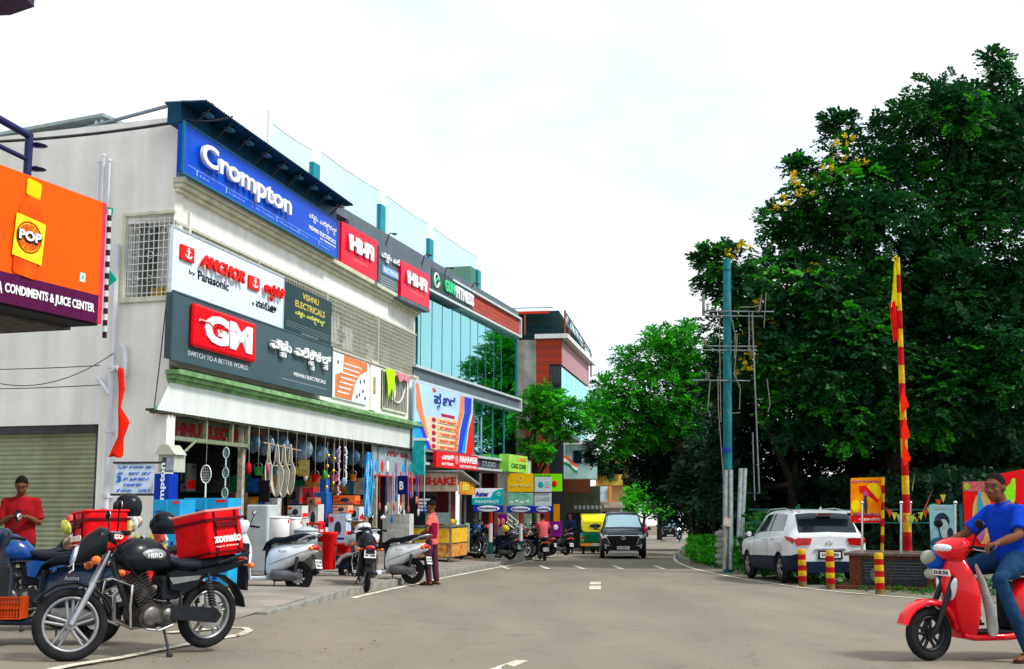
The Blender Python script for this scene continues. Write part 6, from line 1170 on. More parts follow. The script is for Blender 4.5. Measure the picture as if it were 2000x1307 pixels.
# ---------------- stock in front of and inside the electrical shop ----------------
def stock(name, label, cat, pl, pr, yt, yb, out, depth, m, group=None, rnd=0, extra=None):
    t1, z1 = FA.hit(pr, yt, out); z0 = FA.z(pr, yb, out); p = FA.P(t1, -out, z0); w_ = (pr-pl)*p.y/2422; p = p-V((math.sin(FA.a), -math.cos(FA.a), 0))*w_; th = thing(name, label, cat, p, FA.a-PI/2, group)
    MB().box(0, w_, 0, depth, 0, z1-z0).build('box', m, th, bevel=rnd or .006); return th, w_, z1-z0
cart_b = mat('carton_blue', (.02, .33, .62), .6, var=.12, scale=3); tape = mat('tape', (.03, .45, .75), .3)
for i, (a, b, c, d, lb) in enumerate(((296, 352, 976, 1018, 'upper blue carton, left one of the stack before the blue column'), (352, 446, 973, 1018, 'upper blue carton, right one of the stack, with a red corner label'), (296, 352, 1019, 1073, 'lower blue carton, left one, half hidden by the snack packets'), (352, 446, 1019, 1073, 'lower blue carton, right one, next to the courier bag'), (296, 352, 1074, 1143, 'bottom blue carton, left one, behind the foreground motorcycle'), (352, 446, 1074, 1143, 'bottom blue carton, right one, behind the courier bag'))):
    th, w_, h_ = stock('carton', lb, 'carton', a, b, c, d, 1.4, .5, cart_b, 'blue cartons stacked before the shop')
    MB().box(w_*.47, w_*.53, -.004, 0, 0, h_).build('tape', tape, th); MB().box(w_*.72, w_*.95, -.004, 0, h_*.82, h_*.93).build('label_print', redl, th); text('CLIPONI', w_*.08, w_*.4, h_*.35, h_*.5, -.004, navy, th)
    for k in range(3): MB().box(w_*(.1+.28*k), w_*(.2+.28*k), -.004, 0, h_*.15, h_*.28).build('mark_print', navy, th)
th, w_, h_ = stock('advert_column', 'deep blue advertising column with white upright lettering at the shop corner', 'sign', 299, 331, 925, 1142, .9, .3, mat('column_blue', (.005, .04, .35), .35))
text('Crompton', .90, 1.83, -.05, .06, 0, white_p, th, bold=.03, M=Matrix.Translation((w_*.6, -.006, .02)) @ Matrix.Rotation(-PI/2, 4, 'Y'))
th, w_, h_ = stock('meter_box', 'beige hooded metal box on the wall above the blue advertising column', 'box', 307, 340, 888, 922, .55, .4, mat('box_beige', (.48, .50, .40), .5, var=.1))
MB().box(w_*.3, w_+.02, -.03, -.005, .02, h_-.04).build('door', mat('box_grey', (.2, .22, .25), .4, col2=(.45, .5, .55), scale=5), th, bevel=.01); MB().prism([(-.04, h_), (w_+.05, h_), (w_*.7, h_+.16), (w_*.2, h_+.16)], -.06, .35).build('hood', mat('box_beige', (.48, .50, .40), .5, var=.1), th)
th = thing('awning_frame', 'olive painted steel beam and brace under the canopy at the shop corner', 'frame', FA.P(0, -.0, 0), FA.a); og = mat('olive_steel', (.20, .24, .15), .6, var=.15)
MB().box(.3, 3.4, .0, .07, 2.38, 2.45).box(1.5, 1.56, 0, .07, 2.45, ZF).box(2.6, 2.66, 0, .07, 2.45, ZF).box(3.33, 3.4, 0, .07, 2.36, ZF).build('beam', og, th); MB().tube([(1.1, .0, 2.4), (.08, -.1, 1.98)], .025, 6).build('brace', og, th)
for px, lb in ((472, 'rusty white steel post with a roller guide left of the hanging cables'), (735, 'white steel post beside the blue hose bundle')):
    t = FA.t(px, 950, -.1); th = thing('shop_post', lb, 'post', FA.P(t, .1, 0), FA.a); MB().box(0, .12, 0, .1, -.6, ZF).build('post', mat('post_cream', (.50, .45, .36), .6, var=.3, streak=.3), th); MB().box(.14, .17, 0, .05, -.6, ZF).build('guide', iron, th)
cab = lambda *c: mat('carton_%d_%d_%d' % tuple(int(q*100) for q in c), c, .6, var=.1, scale=3)
S_ = [('display_bench', 'low grey display bench under the white water heaters', 'bench', 527, 612, 1060, 1112, 1.25, .9, cab(.12, .11, .10), 0),
 ('display_bench', 'low dark display bench under the stacked orange and white cartons', 'bench', 596, 702, 1061, 1096, .62, .7, cab(.07, .06, .06), 0),
 ('carton', 'tall white carton standing under the white appliance carton', 'carton', 560, 592, 1013, 1080, .48, .35, cab(.55, .57, .55), 0),
 ('washing_machine', 'pale grey cabinet appliance with rounded top just right of the post', 'appliance', 478, 524, 986, 1117, .9, .5, cab(.45, .5, .5), .03),
 ('black_panel', 'black framed glass panel standing above the grey appliance', 'panel', 504, 526, 938, 981, .4, .05, black, .01),
 ('carton', 'white appliance carton behind the white water heaters', 'carton', 560, 590, 988, 1012, .5, .35, cab(.62, .65, .62), 0),
 ('carton', 'orange carton on top of the tall stack under the bead garland', 'carton', 648, 694, 968, 985, .6, .35, cab(.8, .16, .03), 0),
 ('carton', 'white and orange carton second in the stack under the bead garland', 'carton', 648, 680, 987, 1003, .6, .35, cab(.75, .35, .2), 0),
 ('carton', 'white carton with dark fan picture right of the orange stack', 'carton', 679, 702, 990, 1018, .55, .35, cab(.6, .62, .66), 0),
 ('carton', 'white and blue water purifier carton left in the lower stack', 'carton', 640, 676, 1004, 1060, .6, .35, cab(.5, .6, .75), 0),
 ('carton', 'brown carton low beside the hose bundle', 'carton', 680, 700, 1020, 1062, .5, .35, cab(.40, .2, .08), 0),
 ('carton', 'red topped carton deep in the shop beside the gold ornaments', 'carton', 590, 612, 952, 985, -.2, .35, cab(.5, .03, .03), 0),
 ('carton', 'blue printed carton in the middle of the shop', 'carton', 612, 638, 962, 1030, .1, .35, cab(.02, .12, .45), 0),
 ('carton', 'white printed carton with red square left of the red stool', 'carton', 598, 622, 985, 1040, .2, .35, cab(.6, .6, .58), 0),
 ('carton', 'tan carton with red label above the white printed carton', 'carton', 598, 616, 972, 986, .2, .35, cab(.4, .18, .08), 0),
 ('carton', 'blue and black cube carton on the floor right of the red bins', 'carton', 655, 690, 1076, 1110, 1.2, .4, cab(.01, .03, .12), 0),
 ('shelf_box', 'dark brown display counter behind the blue cartons', 'counter', 330, 460, 962, 1000, -.6, .6, cab(.09, .05, .03), 0),
 ('carton', 'tall grey carton deep left beside the white racket', 'carton', 352, 366, 905, 960, -1.2, .4, cab(.16, .16, .14), 0),
 ('carton', 'teal and white carton deep behind the cable loops', 'carton', 560, 586, 950, 985, -1.0, .5, cab(.2, .12, .12), 0),
 ('carton', 'blue carton deep in the shop under the fan guards', 'carton', 500, 530, 900, 935, -1.5, .5, cab(.01, .08, .2), 0)]
for nm, lb, ct, a, b, c, d, o_, dp, m, rd in S_:
    th, w_, h_ = stock(nm, lb, ct, a, b, c, d, o_, dp, m, None, rd)
    if nm == 'carton':
        MB().ball((w_*.55, -.004, h_*.5), (w_*.2, .006, h_*.25), 10).build('picture_print', mat('print_dark', (.03, .04, .06), .5), th); MB().box(w_*.06, w_*.30, -.004, 0, h_*.72, h_*.9).build('label_print', redl, th); MB().box(w_*.5, w_*.92, -.004, 0, h_*.1, h_*.18).build('label_print', navy, th)
        MB().box(w_*.98, w_*1.0+.004, .02, dp-.02, h_*.1, h_*.4).build('side_print', redl, th)
        MB().box(w_*.05, w_*.45, -.004, 0, h_*.3, h_*.36).build('label_print', ink, th)
whiteE = mat('enamel_white', (.72, .72, .70), .3, var=.04)
def cyl_thing(name, label, cat, pxc, yt, yb, rad, out, m, prof=None, parts=None):
    t, z1 = FA.hit(pxc, yt, out); z0 = FA.z(pxc, yb, out); h = z1-z0; th = thing(name, label, cat, FA.P(t, -out, z0), FA.a); pr = prof or [(rad*.92, 0), (rad, h*.04), (rad, h*.94), (rad*.9, h*.99), (rad*.5, h)]
    MB().lathe(pr, 24).build('body', m, th); return th, h
for px, yt, yb, r_, lb in ((545, 1008, 1058, .20, 'cream white water heater drum, left one of the pair'), (575, 1010, 1060, .15, 'white water heater drum, right one of the pair')):
    th, h = cyl_thing('water_heater', lb, 'water heater', px, yt, yb, r_, 1.0, whiteE); MB().torus((0, 0, 0), r_, .008, 24, 4, M=Matrix.Translation((0, 0, h*.92)) @ Matrix.Rotation(PI/2, 4, 'X')).build('band', steel, th); MB().ball((-.02, -r_, h*.8), (.03, .006, .04), 8).build('logo_print', redl, th)
th, h = cyl_thing('lidded_tub', 'grey white lidded steel tub just right of the white scooter seat', 'tub', 596, 1036, 1064, .24, 1.2, mat('tub_grey', (.42, .47, .5), .4)); MB().lathe([(.26, h), (.25, h+.02), (.1, h+.07), (0, h+.08)], 20).build('lid', mat('tub_grey', (.42, .47, .5), .4), th)
redpl = mat('red_plastic', (.62, .006, .006), .3, var=.08)
for px, yt, yb, r_, lb in ((641, 1039, 1112, .18, 'tall bright red plastic bin standing on the pavement edge'), (672, 1062, 1080, .16, 'red plastic tub on the dark carton right of the tall red bin')):
    t, z1 = FA.hit(px, yt, 1.3); z0 = FA.z(px, yb, 1.3); h = z1-z0; th = thing('plastic_bin', lb, 'bin', FA.P(t, -1.3, z0), FA.a, 'red plastic bins')
    MB().loft([[(r_*s*math.copysign(abs(math.cos(2*PI*k/24))**.5, math.cos(2*PI*k/24)), r_*s*.9*math.copysign(abs(math.sin(2*PI*k/24))**.5, math.sin(2*PI*k/24)), z) for k in range(24)] for z, s in ((0, .8), (h*.9, 1), (h*.92, 1.07), (h, 1.07), (h, .98), (h*.1, .8))]).build('body', redpl, th); MB().ball((0, -r_*.9, h*.66), (.025, .02, .03), 8).build('lug', mat('red_dark', (.3, .004, .004), .4), th)
t, z = FA.hit(616, 1048, .8); th = thing('stool', 'small red plastic stool upside against the white cartons', 'stool', FA.P(t, -.8, z), FA.a); MB().box(-.17, .17, -.15, .15, .24, .28).build('seat', redpl, th, bevel=.02)
for sx in (-1, 1):
    for sy in (-1, 1): MB().tube([(sx*.14, sy*.12, .24), (sx*.17, sy*.15, 0)], .018, 6).build('leg', redpl, th)
# hanging goods
wire_m = mat('guard_wire', (.45, .6, .72), .3, metal=.5); cabm = mat('cable_white', (.66, .64, .52), .5); bluec = mat('coil_blue', (.12, .3, .5), .35, metal=.3)
for i, (px, py, r_, lb) in enumerate(((492, 866, .17, 'leftmost'), (517, 868, .19, 'second from left'), (545, 868, .19, 'third, behind the cable loops'), (590, 878, .20, 'fourth, over the gold picture'), (625, 886, .17, 'fifth, left of the gold ornaments'), (650, 890, .16, 'sixth, behind the bead garland'), (688, 893, .17, 'seventh, left of the hose'), (712, 897, .18, 'rightmost, beside the hose'))):
    r_ *= 1.2; t, z = FA.hit(px, py, -.25); th = thing('fan_guard', 'round wire fan guard hung under the canopy, '+lb, 'fan guard', FA.P(t, .25, z), FA.a-PI/2+R_(-25+11*(i % 5)), 'fan guards under the canopy'); mb = MB()
    for q in (1, .82, .64, .46, .28): mb.torus((0, -.05*(1-q), 0), r_*q, .004, 22, 4)
    for k in range(16): a = 2*PI*k/16; mb.tube([(.03*math.cos(a), -.05, .03*math.sin(a)), (r_*.6*math.cos(a), -.03, r_*.6*math.sin(a)), (r_*math.cos(a), 0, r_*math.sin(a))], .003, 3)
    mb.build('wire_ring', wire_m if i % 2 else bluec, th); MB().cyl((0, -.06, 0), (0, -.03, 0), r_*.25, n=14).build('hub', bluec, th); MB().cyl((0, 0, r_), (0, 0, r_+.4), .004, n=4).build('hanger', iron, th)
    MB().ball((0, .05, 0), (r_*.93, .04, r_*.93), 16).build('blade_cover', mat('film', (.16, .24, .30), .15, var=.5, scale=9, spec=.6), th)
t0, z0 = FA.hit(519, 865, .35); t1, z1 = FA.hit(584, 880, .35); th = thing('hanging_rod', 'thin rod under the canopy that carries the white cable loops', 'rod', FA.P(0, -.35, 0), FA.a); MB().tube([(t0-.1, 0, z0), (t1+.1, 0, z1)], .012, 6).build('rod', mat('rod_red', (.5, .3, .2), .5), th)
for i, (px, yb, wd, lb) in enumerate(((526, 958, .10, 'thin, leftmost'), (541, 968, .15, 'thick, second'), (554, 970, .13, 'thick, third and longest'), (567, 965, .11, 'rightmost'))):
    t, zt_ = FA.hit(px, 868, .36); zb_ = FA.z(px, yb, .36); th = thing('cable_loop', 'hank of white cable hung from the rod, '+lb, 'cable', FA.P(t, -.36, 0), FA.a-PI/2, 'white cable loops on the rod'); mb = MB(); h = zt_-zb_
    for k in range(5 if wd > .1 else 3):
        ww = wd*(.5+.14*k); hh_ = h*(.9+.03*k); pts = [((.012*k-.02)+ww*math.sin(2*PI*q/20)*(1 if math.cos(2*PI*q/20) < .2 else .35)*(.9), -.01*k, zt_-hh_*.5+hh_*.5*math.cos(2*PI*q/20)) for q in range(21)]
        mb.tube(pts, .010, 6)
    mb.build('loop', cabm, th); MB().torus((0, 0, 0), .035, .012, 12, 5, M=Matrix.Translation((0, -.01, zt_-h*.42)) @ Matrix.Rotation(PI/2, 4, 'X')).build('tie', cabm, th)
def racket(px, yt, yb, lb, m, chain=1):
    t, zt_ = FA.hit(px, yt, .3); zb_ = FA.z(px, yb, .3); th = thing('mosquito_racket', lb, 'racket', FA.P(t, -.3, 0), FA.a-PI/2, 'rackets hung in the shop doorway'); h = (zt_-zb_)/chain
    for c in range(chain):
        z = zt_-h*c; mb = MB().torus((0, 0, 0), h*.26, .012, 20, 6, M=Matrix.Translation((0, 0, z-h*.32)) @ Matrix.Diagonal((.62, 1, 1, 1)))
        mb.tube([(0, 0, z-h*.58), (0, 0, z-h)], .016, 6).build('frame', m, th); mb = MB()
        for k in range(5): mb.cyl((-h*.14, 0, z-h*(.16+.08*k)), (h*.14, 0, z-h*(.16+.08*k)), .003, n=3)
        for k in range(4): mb.cyl((-h*.09+h*.06*k, 0, z-h*.10), (-h*.09+h*.06*k, 0, z-h*.54), .003, n=3)
        mb.build('net', m, th)
    MB().cyl((0, 0, zt_), (0, 0, 2.5), .003, n=3).build('string', cabm, th)
racket(403, 905, 972, 'white mosquito racket hung alone over the blue cartons', white_p); racket(442, 872, 990, 'chain of white and green rackets left of the rusty post', mat('racket_mint', (.5, .72, .66), .4), 3)
for px, yt, yb, m, lb, nb_ in ((663, 872, 968, mat('bead_mauve', (.62, .42, .66), .3), 'mauve and white bead garland in the middle of the shop', 24), (676, 873, 945, mat('bead_white', (.7, .72, .75), .3), 'short white bead string beside the mauve garland', 20), (640, 880, 962, mat('gold_ball', (.75, .52, .05), .2, metal=.8), 'string of four gold ball ornaments', 4), (652, 884, 956, mat('gold_ball', (.75, .52, .05), .2, metal=.8), 'string of three gold ball ornaments, the right one', 3)):
    t, zt_ = FA.hit(px, yt, .3); zb_ = FA.z(px, yb, .3); th = thing('bead_string', lb, 'ornament', FA.P(t, -.3, 0), FA.a); mb = MB(); random.seed(px)
    for k in range(nb_): q = (k+.5)/nb_; mb.ball((random.uniform(-.03, .03) if nb_ > 10 else 0, random.uniform(-.02, .02), zt_+(zb_-zt_)*q), .03 if nb_ > 10 else .045, 8)
    mb.build('beads', m, th); MB().cyl((0, 0, zb_), (0, 0, zt_+.2), .003, n=4).build('string', cabm, th)
t, zt_ = FA.hit(587, 897, .2); th = thing('hanging_picture', 'small gold framed picture hung right of the cable loops', 'picture', FA.P(t-.12, -.2, zt_-.36), FA.a-PI/2); MB().box(0, .24, 0, .02, 0, .34).build('frame', mat('gold_frame', (.45, .33, .08), .4, metal=.3), th); MB().box(.03, .21, -.004, 0, .03, .31).build('print', mat('picture_print', (.16, .2, .08), .5, col2=(.5, .42, .12), scale=14), th)
th = thing('hose_bundle', 'hanging bundle of blue and clear plastic hose by the white post', 'hose', FA.P(FA.t(720, 950, .3), -.3, 0), FA.a); hb = [mat('hose_blue', (.005, .22, .65), .3, var=.2), mat('hose_pale', (.35, .6, .8), .25, var=.2), mat('hose_cyan', (.02, .4, .75), .3)]
zt_, zb_ = FA.z(720, 884, .3), FA.z(720, 1012, .3)
for k in range(16): x = -.22+.028*k; MB().tube([(x*.5, .02*math.sin(k*2), zt_), (x, .05*math.sin(k*3), zt_-.3), (x*1.05, .06*math.cos(k*2), (zt_+zb_)/2), (x*.95+.02*math.sin(k), .05*math.sin(k), zb_+.1*abs(math.sin(k*1.7)))], .019, 6).build('hose', hb[k % 3], th)
# right bay: mops, dark blue banner, dusters
random.seed(11)
for i in range(15):
    px = 742+i*5.3; c = [(.5, .02, .02), (.02, .08, .45), (.45, .35, .38), (.6, .1, .2), (.55, .55, .6)][i % 5]; t, zt_ = FA.hit(px, 922, .15); zb_ = zt_-random.uniform(.5, 1.2)
    th = thing('hanging_tool', '%s household item hung over the right shop bay, %s from left' % (['dark red', 'blue', 'mauve', 'pink', 'grey white'][i % 5], 'first second third fourth fifth sixth seventh eighth ninth tenth eleventh twelfth thirteenth fourteenth fifteenth'.split()[i]), 'household item', FA.P(t, -.15-.1*(i % 3), 0), FA.a, 'household goods hung in the right bay')
    MB().tube([(0, 0, zt_), (.01, .01, (zt_+zb_)/2), (0, 0, zb_)], .014, 6).build('handle', mat('tool%d' % (i % 5), c, .5), th); MB().ball((0, 0, zb_-.06), (.05+.02*(i % 2), .035, .11), 8).build('head', mat('toolh%d' % (i % 4), [(.5, .1, .12), (.5, .5, .52), (.02, .15, .5), (.5, .25, .1)][i % 4], .8), th)
th, w_, h_ = stock('dark_banner', 'dark blue cloth banner with a white letter left of the juice stall', 'banner', 776, 796, 929, 966, .55, .02, mat('banner_navy', (.005, .012, .14), .6)); text('B', w_*.2, w_*.6, h_*.25, h_*.7, -.004, white_p, th, bold=.03)
th, w_, h_ = stock('white_counter', 'striped pale counter cabinet under the hanging goods', 'counter', 745, 800, 1004, 1060, .2, .4, mat('counter_white', (.55, .56, .52), .5, var=.2, scale=8))
# street name board and festival pole at the building corner
c = W(262, 935, 19.3); th = thing('street_name_board', 'blue lettered street name board in a black frame by the shop corner', 'sign', c, R_(-4)); w_, h_ = 75/FPX*19.3, .46
o = MB().box(-w_/2, w_/2, 0, .02, -h_/2, h_/2).build('panel', mat('board_paleblue', (.62, .74, .85), .5, var=.06), th, M=Matrix.Rotation(R_(3), 4, 'Y')); mb = MB()
mb.box(-w_/2-.04, w_/2+.16, -.02, .03, h_/2, h_/2+.035).box(-w_/2-.06, w_/2+.1, -.02, .03, -h_/2-.035, -h_/2); mb.tube([(w_/2+.17, .01, h_/2+.1), (w_/2+.02, .01, -1.25)], .035, 6, flat=.7); mb.build('frame', iron, th)
for r_, (s, x0, x1) in enumerate((('ಬೃಹತ್ ಬೆಂಗಳೂರು ಮಹಾ', -.42, .44), ('ನಗರ - ಪಾಲಿಕೆ ರಸ್ತೆ', -.44, .44), ('ನೇ ಮುಖ್ಯರಸ್ತೆ', -.28, .40), ('ರಾಜಾಜಿನಗರ', -.26, .2), ('ಬೆಂಗಳೂರು - 560010', -.44, .42))):
    z = h_*(.38-.19*r_); kannada([(ch, i*.85, 0, 1) for i, ch in enumerate(s) if ch != ' '], w_*x0, w_*x1, z-h_*.065, z+h_*.05, -.004, mat('board_blue', (.01, .14, .6), .5), th, bold=.03)
text('3', -w_*.46, -w_*.34, -h_*.12, h_*.1, -.004, mat('board_blue', (.01, .14, .6), .5), th, bold=.06)
def striped(th, p0, p1, r, cols, n, wob=0):
    a, b = V(p0), V(p1)
    for k in range(n): MB().cyl(a.lerp(b, k/n), a.lerp(b, (k+1)/n), r, n=10).build('stripe_band', cols[k % 2], th)
pt, pb = W(214, 410, 18.6), W(204, 660, 18.6); th = thing('festival_pole', 'thin pole with black and white spiral stripes and a green cloth tip', 'pole', pb); striped(th, (0, 0, 0), pt-pb, .035, (mat('pole_dark', (.05, .01, .03), .6), mat('pole_pale', (.6, .62, .62), .6)), 22)
d = pt-pb; MB().prism([(d.x-.35, d.z+.12), (d.x+.06, d.z+.02), (d.x+.04, d.z-.12)], -.01, .01).prism([(d.x+.05, d.z-.95), (d.x+.16, d.z-1.1), (d.x+.04, d.z-1.2)], -.01, .01).build('cloth_tip', mat('teal_cloth', (.0, .35, .25), .8), th)
# drain pipes on the side wall
th = onside('drain_pipe', 'white plastic drain pipe with elbows running down the side wall', 'pipe', FS.t(222, 800), -.1, 0); pv_ = mat('pvc', (.66, .68, .74), .4, var=.05, streak=.1)
x_ = 0; za, zb_ = FS.z(222, 480), -.2
MB().cyl((x_, 0, zb_), (x_, 0, za), .05, n=10).build('pipe', pv_, th); MB().tube([(-.27, 0, 3.45), (-.0, -.02, 3.15)], .045, 8).tube([(.0, -.02, 3.55), (.12, -.02, 3.62), (.25, -.02, 3.5), (.25, -.02, 3.2)], .045, 8).tube([(.17, 0, 4.0), (.25, 0, 3.92), (.26, 0, 3.45)], .045, 8).build('elbow', pv_, th)
for i in range(4): MB().box(-.06, .06, -.06, .1, .3+i*1.1, .36+i*1.1).build('bracket', pv_, th)
th = onside('vent_pipes', 'group of three thin white pipes on the upper side wall', 'pipe', FS.t(200, 360), -.06, 0)
for i, (px, yt) in enumerate(((196, 318), (205, 306), (217, 316))): x = FS.t(px, 350)-FS.t(200, 360); MB().cyl((x, 0, 5.2), (x, 0, FS.z(px, yt)), .022, n=8).ball((x, 0, FS.z(px, yt)), .035, 8).build('pipe', pv_, th)
th = thing('red_streamer', 'orange red cloth streamer hanging down the side wall pipe', 'streamer', (0, 0, 0)); pts = [(236, 722), (238, 760), (233, 800), (242, 826), (236, 856), (226, 890)]; rs_ = [.05, .05, .02, .09, .05, .12]
rings = []
for (px, py), r in zip(pts, rs_): c = W(px, py, 19.7); rings.append([c+V((r*math.cos(2*PI*k/10), .3*r*math.sin(2*PI*k/10), .05*math.sin(k*2))) for k in range(10)])
MB().loft(rings).build('cloth', mat('saffron_red', (.82, .02, .005), .8, var=.1, bump=.6, bscale=20), th)
# overhead cables along the side wall
def cable(label, pts, r=.012, grp=None):
    o = MB().tube(pts, r, 5).build('cable', iron); tag(o, label, 'cable', grp); return o
def sag(a, b, s, n=14): return [V(a).lerp(V(b), i/n)-V((0, 0, s*4*(i/n)*(1-i/n))) for i in range(n+1)]
cable('thick black cable bundle sagging along the top of the side wall', sag(W(-30, 278, 21.3), W(362, 236, 20.3), .06), .03); cable('cable running from the roof edge across the blue board top', sag(W(365, 234, 20.4), W(455, 228, 20.2), .05), .016)
cable('thin wire stretched across the side wall, the upper one', sag(W(-20, 722, 20.2), W(195, 714, 20.2), .01), .008); cable('thin wire stretched across the side wall, the lower one', sag(W(-20, 760, 20.2), W(195, 752, 20.2), .01), .008)
cable('loose wire looping across the side wall to the drain pipe', sag(W(-20, 745, 20.1), W(222, 690, 20.1), .25), .008); cable('crooked wire running down the wall corner to the canopy', [W(325, 590, 20.6), W(313, 700, 20.5), W(302, 790, 20.45), W(300, 810, 20.4)], .01)

# ---------------- juice stall ----------------
cq = on(-2.2, 37.5, .1); th = thing('juice_stall', 'stainless steel juice and shake stall with bright fruit panels on the pavement', 'stall', cq, R_(78)); th.scale = (.72, 1.2, 1.1); ss = mat('stall_steel', (.32, .33, .32), .3, metal=.7, var=.25, scale=6)
fz = mat('fruit_panel', (.75, .30, .02), .4, col2=(.85, .62, .05), scale=9, detail=6); fz2 = mat('fruit_panel_red', (.5, .05, .02), .4, col2=(.8, .5, .1), scale=7, detail=6)
W_, D_, z1_, z2_, zt_ = 2.6, 1.15, .85, 1.85, 2.35    # local x: away along the street, y: -D..0 (towards camera at x=0 end is the narrow side)
mb = MB().box(-1.5, 1.1, -.55, .60, .12, .92).box(-1.55, 1.15, -.6, .65, .92, .96); mb.build('counter', ss, th, bevel=.01)
for x in (-1.48, 1.06):
    for y in (-.53, .56): MB().box(x, x+.05, y, y+.05, 0, 2.15).build('corner_post', ss, th)
mb = MB().box(-1.5, 1.1, -.55, -.52, .5, .88)
MB().box(-1.45, 1.05, -.575, -.552, .50, .88).build('front_panel', fz, th); MB().box(-1.45, 1.05, -.575, -.552, .14, .46).build('front_panel', fz2, th)
MB().box(-1.525, -1.502, -.50, .54, .50, .88).build('side_panel', fz, th); MB().box(-1.525, -1.502, -.50, .54, .14, .46).build('side_panel', fz2, th)
MB().prism([(-1.7, 2.42), (1.3, 2.10), (1.3, 2.06), (-1.7, 2.38)], -.85, .75).build('roof', mat('stall_roof', (.45, .48, .5), .4, metal=.4, var=.2), th)
MB().box(-1.56, -1.53, -.72, .66, 1.86, 2.34).build('sign_panel', mat('stall_sign_side', (.55, .42, .32), .5, var=.3, scale=4), th); MB().box(-1.5, 1.15, -.76, -.73, 1.78, 2.12).build('sign_panel', mat('stall_yellow', (.75, .45, .02), .4, col2=(.5, .08, .02), scale=3), th)
text('JAM SHAKE', -.72, .68, 1.96, 2.24, -1.57, mat('shake_red', (.6, .03, .02), .4), th, bold=.05, M=Matrix.Rotation(-PI/2, 4, 'Z')); text('JUICE', -1.1, .0, 1.85, 2.05, -.765, mat('yellow_letter', (.7, .75, .12), .4), th, bold=.03)
MB().box(-1.49, 1.08, .50, .56, .96, 1.85).build('back_panel', dark, th); MB().box(-1.5, -1.47, -.5, .1, 1.0, 1.3).build('glass_case', mat('case_glass', (.25, .35, .35), .1), th)
MB().box(-1.53, -1.50, -.05, .35, 1.3, 1.72).build('menu_board', ink, th)
for k in range(4):
    for j in range(2): MB().box(-1.54, -1.532, -.02+.17*j, .12+.17*j, 1.34+.09*k, 1.40+.09*k).build('menu_line', white_p, th)
for k in range(6): MB().ball((-1.3+.38*k, -.3, 1.04), .08, 10).build('fruit', [mat('fruit_orange', (.8, .25, .01), .4), mat('fruit_yellow', (.8, .6, .05), .4), mat('fruit_green', (.2, .5, .05), .4)][k % 3], th)
MB().box(1.1, 1.13, -.62, -.5, .2, 1.0).build('cloth_flap', mat('pale_green_cloth', (.35, .6, .3), .8, var=.3, scale=6), th)
for x in (-1.2, .8): wheel(th, 'wheel', x, .12, .12, .05, alloy_d, 5, .025, y=-.45)
o = MB().sweep([(0, 0, 0, .09, .12, 2.5), (.0, .3, 0, .03, .03, 2.5)], 8).build('hanging_cloth', mat('cloth_blue', (.02, .12, .6), .8)); c = W(904, 945, 37); o.location = c; tag(o, 'blue and white cloth hung off the far corner of the juice stall', 'cloth')

# ---------------- sign stands of the far shops ----------------
def stand(px, py_top, pyb, Y, lb):
    b = W(px, pyb, Y); b.z = G(b.x, b.y)+.1; t = W(px, py_top, Y); h = t.z-b.z; th = thing('sign_post', lb, 'post', b, R_(0), 'striped sign posts before the far shops'); MB().box(-.14, .14, -.14, .14, 0, .22).build('base_block', kb, th, bevel=.02)
    for a, c, m in ((.2, h*.38, mat('post_green', (.01, .12, .10), .5)), (h*.38, h*.75, white_p), (h*.75, h, mat('post_orange', (.7, .06, .01), .5))): MB().cyl((0, 0, a), (0, 0, c), .065, n=12).build('post_band', m, th)
    return th
for px, yt, yb, Y, lb in ((958, 998, 1085, 39.9, 'white and green post with orange top carrying the pharmacy sign'), (1017, 1000, 1075, 44.2, 'white post with orange top under the yellow sign'), (1058, 1002, 1068, 48.5, 'white post with orange top nearest the pink shirted rider')): stand(px, yt, yb, Y, lb)
def fsign(name, lb, pl, pr, yt, yb, Y, m, grp=None, cat='sign', d=.1):
    a, b = W(pl, yb, Y), W(pr, yt, Y); th = thing(name, lb, cat, a, 0, grp); w_, h_ = b.x-a.x, b.z-a.z; MB().box(0, w_, 0, d, 0, h_).build('panel', m, th, bevel=.008); return th, w_, h_
wpn = mat('sign_pale', (.62, .72, .74), .4, var=.04)
th, w_, h_ = fsign('pharmacy_sign', 'white and turquoise pharmacy sign on the first striped post', 922, 983, 954, 986, 39.6, mat('sign_white', (.8, .85, .88), .4)); tq = mat('pharmacy_turquoise', (.0, .42, .45), .4)
MB().prism([(0, 0), (w_, 0), (w_, h_*.96), (w_*.85, h_*.94), (w_*.68, h_*.8), (w_*.6, h_*.45), (0, h_*.40)], -.004, .0).build('print', tq, th); text('Aster', w_*.10, w_*.54, h_*.50, h_*.82, -.006, navy, th, bold=.04); text('PHARMACY', w_*.10, w_*.86, h_*.10, h_*.28, -.006, white_p, th, bold=.02, spacing=1.15); MB().torus((w_*.85, -.006, h_*.66), h_*.10, .008, 14, 4).build('logo_print', white_p, th)
pbl = mat('strip_blue', (.01, .03, .45), .4)
for i, (a, b, y0, y1, Y, lb) in enumerate(((924, 983, 987, 1000, 39.6, 'under the pharmacy sign'), (990, 1042, 989, 1001, 44.0, 'under the green sign'), (1042, 1080, 989, 1001, 48.3, 'rightmost, under the grey white sign'))):
    th, w_, h_ = fsign('sponsor_strip', 'blue strip sign with white oval lettering '+lb, a, b, y0, y1, Y, pbl, 'blue sponsor strips'); MB().ball((w_/2, -.004, h_/2), (w_*.38, .01, h_*.46), 14).build('print', white_p, th); text('PRAGMARAJ', w_*.2, w_*.8, h_*.32, h_*.72, -.016, navy, th, bold=.04)
